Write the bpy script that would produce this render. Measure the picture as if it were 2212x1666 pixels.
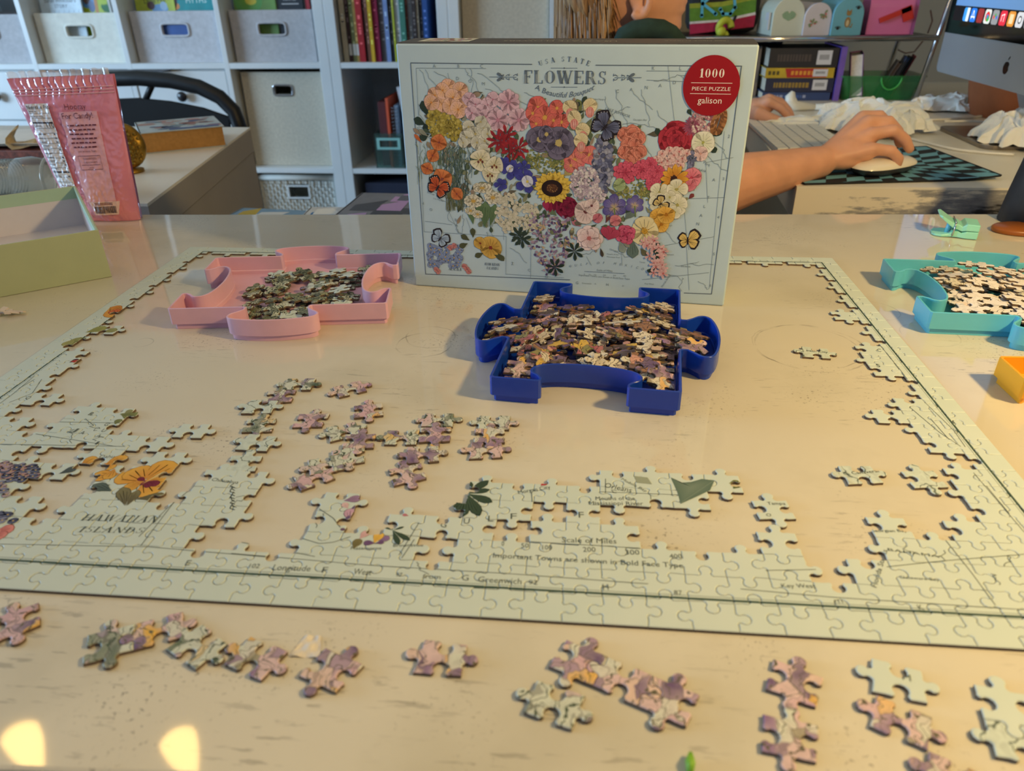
import bpy, bmesh, math, random
import numpy as np
from mathutils import Vector, Matrix, Euler
from mathutils import noise as mnoise
from math import sin, cos, pi, radians, sqrt, atan2, hypot

scene = bpy.context.scene
D = bpy.data
COL = scene.collection
for o in list(D.objects):
    D.objects.remove(o)

# ------------------------------------------------------------------ camera
CAM = Vector((0.42690, -0.24086, 0.25882))
PITCH, YAW, ROLL, FPX = 0.508141, -0.096802, -0.014543, 1590.0
_fw = Vector((sin(YAW) * cos(PITCH), cos(YAW) * cos(PITCH), -sin(PITCH)))
_rt0 = Vector((cos(YAW), -sin(YAW), 0))
_up0 = _rt0.cross(_fw)
_rt = cos(ROLL) * _rt0 + sin(ROLL) * _up0
_up = -sin(ROLL) * _rt0 + cos(ROLL) * _up0
cam_d = D.cameras.new('camera')
cam = D.objects.new('camera', cam_d)
COL.objects.link(cam)
cam.matrix_world = Matrix(((_rt.x, _up.x, -_fw.x, CAM.x), (_rt.y, _up.y, -_fw.y, CAM.y),
                           (_rt.z, _up.z, -_fw.z, CAM.z), (0, 0, 0, 1)))
cam_d.sensor_width = 36
cam_d.lens = FPX / 2212 * 36
cam_d.clip_start = 0.02
cam_d.dof.use_dof = True
cam_d.dof.focus_distance = 0.62
cam_d.dof.aperture_fstop = 10.0
scene.camera = cam

# ------------------------------------------------------------------ colour management, world, lights
vs = scene.view_settings
vs.view_transform = 'Standard'
vs.look = 'None'
vs.exposure = 0.0
vs.gamma = 1.0
vs.use_curve_mapping = False
wd = D.worlds.new('room_ambience')
scene.world = wd
wd.use_nodes = True
wd.node_tree.nodes['Background'].inputs[0].default_value = (0.55, 0.68, 0.9, 1)
wd.node_tree.nodes['Background'].inputs[1].default_value = 0.12


def lamp(name, kind, loc, power, rgb, size=0.1, target=None, size_y=None):
    l = D.lights.new(name, kind)
    l.energy = power
    l.color = rgb
    if kind == 'AREA':
        l.size = size
        if size_y:
            l.shape = 'RECTANGLE'
            l.size_y = size_y
    else:
        l.shadow_soft_size = size
    o = D.objects.new(name, l)
    COL.objects.link(o)
    o.location = loc
    if target is not None:
        o.rotation_euler = (Vector(target) - Vector(loc)).to_track_quat('-Z', 'Y').to_euler()
    return o


# warm task lamp standing beyond the right edge of the table
lamp('task_lamp_light', 'POINT', (1.03, 0.015, 0.525), 23.5, (1.0, 0.70, 0.28), 0.035)
# daylight through the big window on the left side of the room
lamp('window_light', 'AREA', (-4.0, 0.25, 0.52), 150, (0.47, 0.72, 1.0), 1.7, target=(-0.5, 1.9, 0.1), size_y=0.9)
# weak cool fill light added behind the camera, no window known there
lamp('back_fill_light', 'AREA', (0.0, -2.2, 1.1), 4, (0.42, 0.62, 1.0), 1.8, target=(0.3, 0.8, 0.1), size_y=1.2)


# ------------------------------------------------------------------ places in the room from directions of sight
def sight(px, py):
    return _fw + _rt * ((px - 1106) / FPX) - _up * ((py - 833) / FPX)


def G(px, py, z=0.0):
    d = sight(px, py)
    return CAM + d * ((z - CAM.z) / d.z)


def VY(px, py, y):
    d = sight(px, py)
    return CAM + d * ((y - CAM.y) / d.y)


# ------------------------------------------------------------------ materials
def lin(c):
    r = []
    for v in c[:3]:
        v = v / 255.0
        r.append(v / 12.92 if v <= 0.04045 else ((v + 0.055) / 1.055) ** 2.4)
    return tuple(r)


MATS = {}


class NT:
    def __init__(s, m):
        s.t = m.node_tree
        s.n = s.t.nodes
        s.l = s.t.links

    def new(s, kind, **kw):
        n = s.n.new(kind)
        for k, v in kw.items():
            if k.startswith('i_'):
                key = k[2:]
                n.inputs[int(key) if key.isdigit() else key.replace('_', ' ')].default_value = v
            else:
                setattr(n, k, v)
        return n

    def link(s, a, b):
        s.l.new(a, b)

    def math(s, op, a, b=None, c=None):
        n = s.n.new('ShaderNodeMath')
        n.operation = op
        for i, v in enumerate((a, b, c)):
            if v is None:
                continue
            if isinstance(v, (int, float)):
                n.inputs[i].default_value = v
            else:
                s.l.new(v, n.inputs[i])
        return n.outputs[0]

    def mix(s, f, a, b):
        n = s.n.new('ShaderNodeMix')
        n.data_type = 'RGBA'
        for i, v in ((0, f), (6, a), (7, b)):
            if isinstance(v, (int, float)):
                n.inputs[i].default_value = v
            elif isinstance(v, tuple):
                n.inputs[i].default_value = (*v[:3], 1)
            else:
                s.l.new(v, n.inputs[i])
        return n.outputs[2]

    def ramp(s, fac, stops, const=False):
        n = s.n.new('ShaderNodeValToRGB')
        cr = n.color_ramp
        if const:
            cr.interpolation = 'CONSTANT'
        while len(cr.elements) < len(stops):
            cr.elements.new(0.5)
        for e, (p, c) in zip(cr.elements, stops):
            e.position = p
            e.color = (*c[:3], 1)
        s.l.new(fac, n.inputs[0])
        return n.outputs[0]


def mat(name, rgb, rough=0.5, metal=0.0, spec=0.5, noise=(18, 0.05), bump=None, coat=0.0, trans=0.0,
        emit=None, sub=0.0, alpha=1.0, ior=1.5):
    if name in MATS:
        return MATS[name]
    m = D.materials.new(name)
    m.use_nodes = True
    nt = NT(m)
    b = nt.n['Principled BSDF']
    b.inputs['Roughness'].default_value = rough
    b.inputs['Metallic'].default_value = metal
    b.inputs['Specular IOR Level'].default_value = spec
    b.inputs['Coat Weight'].default_value = coat
    b.inputs['Coat Roughness'].default_value = 0.08
    b.inputs['Transmission Weight'].default_value = trans
    b.inputs['Subsurface Weight'].default_value = sub
    b.inputs['IOR'].default_value = ior
    b.inputs['Alpha'].default_value = alpha
    if sub:
        b.inputs['Subsurface Radius'].default_value = (0.012, 0.005, 0.003)
    base = lin(rgb)
    tc = nt.new('ShaderNodeTexCoord')
    if noise:
        nz = nt.new('ShaderNodeTexNoise', i_Scale=noise[0], i_Detail=4.0)
        nt.link(tc.outputs['Object'], nz.inputs['Vector'])
        k = noise[1]
        lo = tuple(max(0, c * (1 - k * 1.6)) for c in base)
        hi = tuple(min(1, c * (1 + k * 1.6)) for c in base)
        nt.link(nt.ramp(nz.outputs[0], [(0.25, lo), (0.75, hi)]), b.inputs['Base Color'])
    else:
        b.inputs['Base Color'].default_value = (*base, 1)
    if bump:
        nb = nt.new('ShaderNodeTexNoise', i_Scale=bump[0], i_Detail=3.0)
        nt.link(tc.outputs['Object'], nb.inputs['Vector'])
        bp = nt.new('ShaderNodeBump', i_Strength=bump[1], i_Distance=0.002)
        nt.link(nb.outputs[0], bp.inputs['Height'])
        nt.link(bp.outputs[0], b.inputs['Normal'])
    if emit:
        b.inputs['Emission Color'].default_value = (*lin(emit[0]), 1)
        b.inputs['Emission Strength'].default_value = emit[1]
    MATS[name] = m
    return m


def attr_mat(name, rough=0.5, spec=0.5, emit=0.0):
    """flat print: the colour of each printed shape is stored on its faces"""
    if name in MATS:
        return MATS[name]
    m = D.materials.new(name)
    m.use_nodes = True
    nt = NT(m)
    b = nt.n['Principled BSDF']
    a = nt.new('ShaderNodeAttribute', attribute_name='Col')
    nt.link(a.outputs['Color'], b.inputs['Base Color'])
    b.inputs['Roughness'].default_value = rough
    b.inputs['Specular IOR Level'].default_value = spec
    if emit:
        nt.link(a.outputs['Color'], b.inputs['Emission Color'])
        b.inputs['Emission Strength'].default_value = emit
    MATS[name] = m
    return m


# ------------------------------------------------------------------ mesh builder
class MB:
    def __init__(s):
        s.v, s.f, s.mi, s.c = [], [], [], []

    def add(s, vs_, fs, mi=0, col=None):
        o = len(s.v)
        s.v += [tuple(p) for p in vs_]
        for f in fs:
            s.f.append(tuple(i + o for i in f))
            s.mi.append(mi)
            s.c.append(col)
        return s

    def box(s, x0, x1, y0, y1, z0, z1, mi=0, M=None):
        v = [(x0, y0, z0), (x1, y0, z0), (x1, y1, z0), (x0, y1, z0), (x0, y0, z1), (x1, y0, z1), (x1, y1, z1), (x0, y1, z1)]
        if M is not None:
            v = [M @ Vector(p) for p in v]
        return s.add(v, [(3, 2, 1, 0), (4, 5, 6, 7), (0, 1, 5, 4), (1, 2, 6, 5), (2, 3, 7, 6), (3, 0, 4, 7)], mi)

    def prism(s, poly, z0, z1, mi=0, M=None):
        n = len(poly)
        v = [Vector((x, y, z0)) for x, y in poly] + [Vector((x, y, z1)) for x, y in poly]
        if M is not None:
            v = [M @ p for p in v]
        f = [tuple(range(n - 1, -1, -1)), tuple(range(n, 2 * n))] + [(i, (i + 1) % n, n + (i + 1) % n, n + i) for i in range(n)]
        return s.add(v, f, mi)

    def loft(s, rings, cap0=True, cap1=True, mi=0, closed=True):
        n = len(rings[0])
        v = [p for r in rings for p in r]
        f = []
        for k in range(len(rings) - 1):
            for i in range(n if closed else n - 1):
                j = (i + 1) % n
                f.append((k * n + i, k * n + j, (k + 1) * n + j, (k + 1) * n + i))
        if cap0:
            f.append(tuple(range(n - 1, -1, -1)))
        if cap1:
            f.append(tuple(range((len(rings) - 1) * n, len(rings) * n)))
        return s.add(v, f, mi)

    def tube(s, path, r, n=8, mi=0, cap=True, flat=1.0):
        path = [Vector(p) for p in path]
        rr = r if isinstance(r, (list, tuple)) else [r] * len(path)
        rings = []
        prev = None
        for i, p in enumerate(path):
            t = (path[min(i + 1, len(path) - 1)] - path[max(i - 1, 0)]).normalized()
            if prev is None:
                a = t.cross(Vector((0, 0, 1)))
                if a.length < 1e-3:
                    a = Vector((1, 0, 0))
                a.normalize()
            else:
                a = (prev - t * prev.dot(t)).normalized()
            prev = a
            b = t.cross(a)
            rings.append([p + (a * cos(2 * pi * k / n) + b * sin(2 * pi * k / n) * flat) * rr[i] for k in range(n)])
        return s.loft(rings, cap, cap, mi)

    def lathe(s, prof, c=(0, 0, 0), n=24, mi=0, M=None, cap=True):
        rings = [[Vector((r * cos(2 * pi * k / n), r * sin(2 * pi * k / n), z)) for k in range(n)] for r, z in prof]
        rings = [[(M @ p if M is not None else p) + Vector(c) for p in r] for r in rings]
        return s.loft(rings, cap, cap, mi)

    def ball(s, c, r, n=12, m=8, mi=0, M=None):
        rx, ry, rz = r if isinstance(r, (tuple, list)) else (r, r, r)
        rings = []
        for j in range(m + 1):
            a = -pi / 2 + pi * (0.02 + 0.96 * j / m)
            rings.append([Vector((rx * cos(a) * cos(2 * pi * k / n), ry * cos(a) * sin(2 * pi * k / n), rz * sin(a))) for k in range(n)])
        rings = [[(M @ p if M is not None else p) + Vector(c) for p in q] for q in rings]
        return s.loft(rings, True, True, mi)

    def grid(s, fn, nu, nv, mi=0):
        v = [fn(i / nu, j / nv) for j in range(nv + 1) for i in range(nu + 1)]
        f = [(j * (nu + 1) + i, j * (nu + 1) + i + 1, (j + 1) * (nu + 1) + i + 1, (j + 1) * (nu + 1) + i) for j in range(nv) for i in range(nu)]
        return s.add(v, f, mi)

    def mesh(s, name, mats, smooth=False):
        me = D.meshes.new(name)
        me.from_pydata(s.v, [], s.f)
        for m in (mats if isinstance(mats, (list, tuple)) else [mats]):
            me.materials.append(m)
        if any(s.mi):
            me.polygons.foreach_set('material_index', s.mi)
        if any(c is not None for c in s.c):
            at = me.color_attributes.new('Col', 'FLOAT_COLOR', 'CORNER')
            data = []
            for f, c in zip(s.f, s.c):
                if c is None:
                    c = (0.5, 0.5, 0.5)
                if isinstance(c, list):
                    for q in c:
                        data += [*q[:3], 1]
                else:
                    data += [*c[:3], 1] * len(f)
            at.data.foreach_set('color', data)
        if smooth:
            me.polygons.foreach_set('use_smooth', [True] * len(me.polygons))
        me.update()
        return me

    def build(s, name, mats, parent=None, smooth=False, bev=0, world=True, seg=2):
        o = D.objects.new(name, s.mesh(name, mats, smooth))
        COL.objects.link(o)
        if parent is not None:
            o.parent = parent
            if world:
                o.matrix_parent_inverse = Matrix.LocRotScale(parent.location, parent.rotation_euler, parent.scale).inverted()
        if bev:
            b = o.modifiers.new('Bevel', 'BEVEL')
            b.width = bev
            b.segments = seg
            b.limit_method = 'ANGLE'
            b.angle_limit = radians(40)
            if smooth is None:
                pass
        return o


def tag(o, label=None, cat=None, group=None, kind=None):
    if label:
        o['label'] = label
    if cat:
        o['category'] = cat
    if group:
        o['group'] = group
    if kind:
        o['kind'] = kind
    return o


def thing(name, label, cat, loc=(0, 0, 0), rz=0.0, group=None):
    o = D.objects.new(name, None)
    o.empty_display_size = 0.02
    COL.objects.link(o)
    o.location = loc
    o.rotation_euler = (0, 0, rz)
    return tag(o, label, cat, group)


def smoothed(poly, it=1):
    for _ in range(it):
        q = []
        n = len(poly)
        for i in range(n):
            a, b = poly[i], poly[(i + 1) % n]
            q.append((a[0] * .75 + b[0] * .25, a[1] * .75 + b[1] * .25))
            q.append((a[0] * .25 + b[0] * .75, a[1] * .25 + b[1] * .75))
        poly = q
    return poly


def inset(poly, d):
    """offset a counter-clockwise outline inwards by d"""
    n = len(poly)
    out = []
    for i in range(n):
        p0, p1, p2 = poly[i - 1], poly[i], poly[(i + 1) % n]
        a = (p1[0] - p0[0], p1[1] - p0[1])
        b = (p2[0] - p1[0], p2[1] - p1[1])
        la, lb = hypot(*a) or 1e-9, hypot(*b) or 1e-9
        nx, ny = -(a[1] / la + b[1] / lb), a[0] / la + b[0] / lb
        l = hypot(nx, ny) or 1e-9
        k = min(1.6, 2 / max(l * l, 0.3) * l / 1.0 / 1.0) if l > 0.2 else 1
        out.append((p1[0] + nx / l * d * min(k, 1.5), p1[1] + ny / l * d * min(k, 1.5)))
    return out


def inpoly(x, y, poly):
    c = False
    n = len(poly)
    j = n - 1
    for i in range(n):
        x1, y1 = poly[i]
        x2, y2 = poly[j]
        if (y1 > y) != (y2 > y) and x < (x2 - x1) * (y - y1) / (y2 - y1) + x1:
            c = not c
        j = i
    return c


# ------------------------------------------------------------------ lettering
_TEXT = {}


def prepare_text(strings):
    obs = []
    for t in strings:
        c = D.curves.new('t', 'FONT')
        c.body = t
        c.size = 1.0
        c.resolution_u = 2
        o = D.objects.new('t', c)
        COL.objects.link(o)
        obs.append((t, o, c))
    dg = bpy.context.evaluated_depsgraph_get()
    for t, o, c in obs:
        me = o.evaluated_get(dg).to_mesh()
        v = [(p.co.x, p.co.y) for p in me.vertices]
        f = [tuple(p.vertices) for p in me.polygons]
        w = max([p[0] for p in v] or [0.1])
        h = max([p[1] for p in v] or [0.7])
        _TEXT[t] = (v, f, w, h)
        o.evaluated_get(dg).to_mesh_clear()
    for t, o, c in obs:
        D.objects.remove(o)
        D.curves.remove(c)


# hairline-and-stem letters with serifs for the old-style headings (unit height)
GL = {
    'F': (.66, ['s.16,0,.16,1,.2', 's.1,.97,.62,.97,.06', 's.16,.52,.44,.52,.06', 's0,.02,.34,.02,.045', 's.6,.76,.6,1,.06', 's.44,.42,.44,.62,.05']),
    'L': (.66, ['s.16,0,.16,1,.2', 's.1,.03,.62,.03,.06', 's0,.98,.34,.98,.045', 's0,.02,.2,.02,.045', 's.6,0,.6,.26,.06']),
    'O': (.82, ['o.4,.5,.36,.48,.2,.05']),
    '0': (.68, ['o.33,.5,.28,.48,.19,.05']),
    '1': (.5, ['s.25,0,.25,1,.2', 's.05,.02,.46,.02,.045', 's.06,.8,.25,.97,.07']),
    'W': (1.12, ['s.1,1,.34,0,.2', 's.34,0,.55,.9,.06', 's.5,1,.76,0,.2', 's.76,0,1.0,1,.06', 's0,.98,.28,.98,.045', 's.42,.98,.64,.98,.045', 's.88,.98,1.12,.98,.045']),
    'E': (.7, ['s.16,0,.16,1,.2', 's.1,.97,.64,.97,.06', 's.16,.52,.46,.52,.06', 's.1,.03,.66,.03,.06', 's0,.02,.2,.02,.045', 's0,.98,.2,.98,.045', 's.62,.76,.62,1,.06', 's.64,0,.64,.26,.06', 's.46,.42,.46,.62,.05']),
    'R': (.8, ['s.16,0,.16,1,.2', 's0,.02,.34,.02,.045', 's.1,.97,.42,.97,.06', 's.16,.5,.42,.5,.06', 'h.4,.735,.2,.26,.18,.05', 's.42,.5,.66,.02,.17', 's.58,.02,.8,.02,.045']),
    'S': (.62, ['c.3,.74,.22,.24,40,270,.1', 'c.3,.26,.24,.25,-140,90,.12', 's.5,.7,.5,.98,.05', 's.08,.02,.08,.3,.05']),
    'U': (.82, ['s.16,.3,.16,1,.2', 's.64,.3,.64,1,.06', 'c.4,.3,.25,.28,180,360,.08', 's0,.98,.34,.98,.045', 's.52,.98,.78,.98,.045']),
    'A': (.84, ['s.12,0,.4,1,.06', 's.4,1,.68,0,.2', 's.22,.34,.56,.34,.05', 's0,.02,.26,.02,.045', 's.52,.02,.86,.02,.045']),
    'T': (.74, ['s.36,0,.36,1,.2', 's.02,.97,.7,.97,.06', 's.2,.02,.54,.02,.045', 's.04,.74,.04,1,.06', 's.68,.74,.68,1,.06']),
    'H': (.9, ['s.16,0,.16,1,.2', 's.7,0,.7,1,.2', 's.16,.5,.7,.5,.06', 's0,.02,.34,.02,.045', 's0,.98,.34,.98,.045', 's.54,.02,.88,.02,.045', 's.54,.98,.88,.98,.045']),
    'I': (.44, ['s.2,0,.2,1,.2', 's.02,.02,.38,.02,.045', 's.02,.98,.38,.98,.045']),
    'N': (.9, ['s.14,0,.14,1,.06', 's.7,0,.7,1,.06', 's.14,1,.68,0,.2', 's.02,.02,.28,.02,.045', 's.56,.98,.84,.98,.045']),
    'D': (.84, ['s.16,0,.16,1,.2', 's.1,.97,.4,.97,.06', 's.1,.03,.4,.03,.06', 'h.38,.5,.3,.48,.2,.05', 's0,.02,.2,.02,.045', 's0,.98,.2,.98,.045']),
    'K': (.84, ['s.16,0,.16,1,.2', 's.2,.4,.68,.98,.06', 's.36,.58,.66,.02,.18', 's0,.02,.34,.02,.045', 's0,.98,.34,.98,.045', 's.54,.02,.84,.02,.045']),
    'M': (1.06, ['s.14,0,.14,1,.06', 's.14,1,.48,.1,.18', 's.48,.1,.82,1,.06', 's.84,0,.84,1,.2', 's0,.02,.28,.02,.045', 's.68,.02,1,.02,.045']),
    'G': (.84, ['c.42,.5,.32,.46,50,320,.12', 's.66,.1,.66,.42,.14', 's.52,.42,.8,.42,.05']),
    ' ': (.45, []),
}


def serif_polys(text, tracking=0.06, wt=1.0):
    """list of convex polygons, total width"""
    x = 0.0
    out = []
    for ch in text:
        w, strokes = GL[ch]
        for st in strokes:
            k, p = st[0], [float(a) for a in st[1:].split(',')]
            if k == 's':
                x0, y0, x1, y1, t = p
                t = t * wt if t > .09 else t * max(wt, .8)
                dx, dy = x1 - x0, y1 - y0
                l = hypot(dx, dy)
                if abs(dy) < 0.01:
                    nx, ny = 0, t / 2
                elif abs(dx) < 0.01:
                    nx, ny = t / 2, 0
                else:
                    nx, ny = t / 2 * 1.1, 0
                out.append([(x + x0 - nx, y0 - ny), (x + x1 - nx, y1 - ny), (x + x1 + nx, y1 + ny), (x + x0 + nx, y0 + ny)])
            else:
                if k == 'o':
                    cx, cy, rx, ry, tk, tn = p
                    a0, a1 = 0, 360
                elif k == 'h':
                    cx, cy, rx, ry, tk, tn = p
                    a0, a1 = -90, 90
                else:
                    cx, cy, rx, ry, a0, a1, tk = p
                    tn = 0.06
                N = max(8, int(abs(a1 - a0) / 18))
                pr = None
                tk, tn = tk * wt, tn * max(wt, .8)
                for i in range(N + 1):
                    a = radians(a0 + (a1 - a0) * i / N)
                    t = tn + (tk - tn) * abs(cos(a)) ** 1.5
                    po = (x + cx + (rx + 0) * cos(a), cy + ry * sin(a))
                    pi_ = (x + cx + (rx - t) * cos(a), cy + (ry - t * (1 if tk == tn else .6)) * sin(a))
                    if pr:
                        out.append([pr[0], po, pi_, pr[1]])
                    pr = (po, pi_)
        x += w + tracking
    return out, x


class Canvas:
    """flat print as polygons: (points, colour or per-point colours)"""

    def __init__(s):
        s.p = []
        s.layer = 0

    def poly(s, pts, col):
        s.p.append((pts, col, s.layer))

    def nxt(s):
        s.layer += 1

    def line(s, pts, w, col):
        for a, b in zip(pts[:-1], pts[1:]):
            dx, dy = b[0] - a[0], b[1] - a[1]
            l = hypot(dx, dy)
            if l < 1e-9:
                continue
            nx, ny = -dy / l * w / 2, dx / l * w / 2
            ex, ey = dx / l * w * .25, dy / l * w * .25
            s.poly([(a[0] - ex - nx, a[1] - ey - ny), (b[0] + ex - nx, b[1] + ey - ny), (b[0] + ex + nx, b[1] + ey + ny), (a[0] - ex + nx, a[1] - ey + ny)], col)

    def text(s, t, x, y, h, col, rot=0.0, shear=0.0, align=0.5, ysgn=1, xs=1.0, bend=0.0):
        v, f, w, hh = _TEXT[t]
        k = h / 0.72
        c, sn = cos(rot), sin(rot)

        def tr(p):
            a = (p[0] - w * align) * k * xs + p[1] * k * shear
            b = p[1] * k
            if bend:
                b += bend * a * a
            return (x + a * c - b * sn * ysgn, y + (a * sn * ysgn + b * c) * ysgn if ysgn == 1 else y - (a * sn + b * c))
        q = [tr(p) for p in v]
        for g in f:
            s.poly([q[i] for i in g], col)

    def serif(s, t, x, y, h, col, rot=0.0, shear=0.0, align=0.5, ysgn=1, xs=1.0, arc=0.0, track=0.08, wt=1.0):
        ps, w = serif_polys(t, track, wt)
        c, sn = cos(rot), sin(rot)
        for pl in ps:
            q = []
            for p in pl:
                a = (p[0] - w * align) * h * xs + p[1] * h * shear
                b = p[1] * h
                if arc:
                    R = 1 / arc
                    th = a / R
                    a, b = (R + b) * sin(th), (R + b) * cos(th) - R
                q.append((x + a * c - b * sn, y + ysgn * (a * sn + b * c)))
            s.poly(q, col)

    def ell(s, x, y, rx, ry, col, n=14, rot=0, edge=None):
        pts = [(x + rx * cos(2 * pi * k / n) * cos(rot) - ry * sin(2 * pi * k / n) * sin(rot), y + rx * cos(2 * pi * k / n) * sin(rot) + ry * sin(2 * pi * k / n) * cos(rot)) for k in range(n)]
        if edge:
            for k in range(n):
                s.poly([(x, y), pts[k], pts[(k + 1) % n]], [col, edge, edge])
        else:
            s.poly(pts, col)

    def petal(s, x, y, ang, L, W, c0, c1, tip=0.5, notch=0.0):
        """petal from (x,y) along ang, colour c0 at base to c1 at the rim"""
        ca, sa = cos(ang), sin(ang)
        prof = [(0.0, 0.05), (.18, .3), (.4, .72), (.62, 1.0), (.8, .92), (.94, .55 * (1 - tip) + .3), (1.0 - notch, 0.0)]
        rim = [(t * L, w * W / 2) for t, w in prof] + [(t * L, -w * W / 2) for t, w in prof[-2::-1]]
        T = lambda p: (x + p[0] * ca - p[1] * sa, y + p[0] * sa + p[1] * ca)
        ctr = T((L * .55, 0))
        rim = [T(p) for p in rim]
        n = len(rim)
        cm = tuple((a + b) / 2 for a, b in zip(c0, c1))
        cr = []
        for i in range(n):
            t = prof[i][0] if i < 7 else prof[12 - i][0]
            t = max(0, min(1, t)) ** .8
            cr.append(tuple(a * (1 - t) + b * t for a, b in zip(c0, c1)))
        dk = tuple(v * .72 for v in c1)
        for i in range(n - 1):
            s.poly([ctr, rim[i], rim[i + 1]], [cm, cr[i], cr[i + 1]])
        if L > .0012:
            ow = min(W * .05, .00035)
            s.line(rim[2:-2], ow, tuple(v * .74 for v in cm))
            for q in (-.22, .22):
                s.line([T((L * .22, q * W * .5)), T((L * .7, q * W * 1.1))], W * .025, dk)
        s.line([T((L * .1, 0)), T((L * .8, 0))], W * .035, dk)

    def flower(s, x, y, r, n, c0, c1, wid=None, rot=0.0, ctr=None, cr=.16, sq=1.0, rings=1, tip=.5, rng=random):
        W = (wid or 2.2 * sin(pi / n) * 1.05) * r
        for k in range(rings):
            rr = r * (1 - k * .28)
            s.nxt()
            for i in range(n):
                a = rot + 2 * pi * i / n + k * pi / n + rng.uniform(-.08, .08)
                l = rr * rng.uniform(.9, 1.08)
                sh = rng.uniform(.88, 1.06)
                cc0 = tuple(min(1, v * sh) for v in c0)
                cc1 = tuple(min(1, v * sh) for v in c1)
                e = sqrt((cos(a)) ** 2 + (sin(a) * sq) ** 2)
                s.petal(x, y, atan2(sin(a) * sq, cos(a)), l * e, W * (1 - .2 * k), cc0, cc1, tip)
                if i % 2:
                    s.nxt()
        if ctr:
            s.nxt()
            s.ell(x, y, r * cr, r * cr * sq, ctr, 10)
            for i in range(7):
                a = rng.uniform(0, 6.28)
                s.ell(x + cos(a) * r * cr * 1.1, y + sin(a) * r * cr * 1.1, r * .035, r * .035, tuple(v * .7 for v in ctr), 6)

    def dots(s, x, y, rx, ry, n, r, cols, rng, jit=1.0):
        for i in range(n):
            a = rng.uniform(0, 2 * pi)
            q = sqrt(rng.random())
            if i % 12 == 0:
                s.nxt()
            px, py = x + cos(a) * q * rx, y + sin(a) * q * ry
            c = rng.choice(cols)
            k = r * rng.uniform(.6, 1.25)
            s.ell(px, py, k, k, tuple(min(1, v * 1.12) for v in c), 7, edge=tuple(v * .72 for v in c))

    def leaf(s, x, y, ang, L, W, col):
        s.nxt()
        s.petal(x, y, ang, L, W, tuple(v * .8 for v in col), col, tip=1.0)

    def mesh_into(s, fn, step=1.2e-5, keep=None, maxlen=None, mb=None, compact=None):
        mb = mb or MB()
        # printed layers sit only as high as what they overlap
        lev, high, cell = {}, {}, compact
        if compact:
            groups = {}
            for pts, col, lay in s.p:
                groups.setdefault(lay, []).append(pts)
            for lay in sorted(groups):
                cells_ = set()
                for pts in groups[lay]:
                    a0, a1 = min(p[0] for p in pts), max(p[0] for p in pts)
                    b0, b1 = min(p[1] for p in pts), max(p[1] for p in pts)
                    for i in range(int(a0 // cell), int(a1 // cell) + 1):
                        for j in range(int(b0 // cell), int(b1 // cell) + 1):
                            cells_.add((i, j))
                k = 1 + max(high.get(c, 0) for c in cells_) if lay else 0
                lev[lay] = k
                for c in cells_:
                    high[c] = max(k, high.get(c, 0))
        for pts, col, lay in s.p:
            lay = lev.get(lay, lay)
            todo = [(pts, col)]
            if maxlen:
                tris = []
                for i in range(1, len(pts) - 1):
                    tc = [col[0], col[i], col[i + 1]] if isinstance(col, list) else col
                    tris.append(([pts[0], pts[i], pts[i + 1]], tc))
                todo = []
                stack = tris
                while stack:
                    t, c = stack.pop()
                    ls = [hypot(t[i][0] - t[(i + 1) % 3][0], t[i][1] - t[(i + 1) % 3][1]) for i in range(3)]
                    k = ls.index(max(ls))
                    if ls[k] > maxlen:
                        a, b, d = k, (k + 1) % 3, (k + 2) % 3
                        m = ((t[a][0] + t[b][0]) / 2, (t[a][1] + t[b][1]) / 2)
                        if isinstance(c, list):
                            cm = tuple((u + w) / 2 for u, w in zip(c[a], c[b]))
                            stack.append(([t[a], m, t[d]], [c[a], cm, c[d]]))
                            stack.append(([m, t[b], t[d]], [cm, c[b], c[d]]))
                        else:
                            stack.append(([t[a], m, t[d]], c))
                            stack.append(([m, t[b], t[d]], c))
                    else:
                        todo.append((t, c))
            for t, c in todo:
                if keep:
                    cx = sum(p[0] for p in t) / len(t)
                    cy = sum(p[1] for p in t) / len(t)
                    if not keep(cx, cy):
                        continue
                mb.add([fn(p[0], p[1], lay * step) for p in t], [tuple(range(len(t)))], 0, c)
        return mb
prepare_text(['galison', 'PIECE PUZZLE', 'A Beautiful Bouquet', 'ALASKA', 'Scale of Miles', 'Important Towns are shown in Bold Face Type', '0', '50', '100', '200', '300', '400',
              'Longitude', 'West', 'from', 'Greenwich', '102', '97', '92', '87', 'E', 'F', 'G', 'H', 'K', 'U', 'L', 'N', 'A', 'D', 'O', 'M', 'I', 'C', 'X', 'Z', 'T', 'B', 'J', 'Q', '2', '3', '4', '5', '6',
              'Orleans', 'Mouths of the', 'Mississippi River', 'Mobile Bay', 'Morgan City', 'Chihuahua', 'Matamoros', 'Brownsville', 'Key West', 'Tampa', 'C. Canaveral', 'beth City', 'Oahu',
              'Nutrition Facts', 'Hooray', 'For Candy!', 'GUARANTEED', 'TO BE A FAVORITE', 'Serving size', 'Amount per serving', 'Calories', '110', 'just because. Yeah.', 'a sweet treat', 'you love', 'BEST BY', 'product',
              "Sarah Whitcher's", 'STORY', 'Little Pea', 'MYTHS', 'Florida Straits', 'BAHAMA', 'LAKE SUPERIOR', 'Lake Nipigon', '1000 PIECE PUZZLE', 'USA STATE FLOWERS', 'Georgian Bay', 'New York', 'Philadelphia', 'Delaware Bay', 'San Diego', 'Los Angeles', 'Savannah', 'Charleston', 'A BEAUTIFUL BOUQUET', 'KJ', '111', '7', '77', 'ROUTES'])

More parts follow.
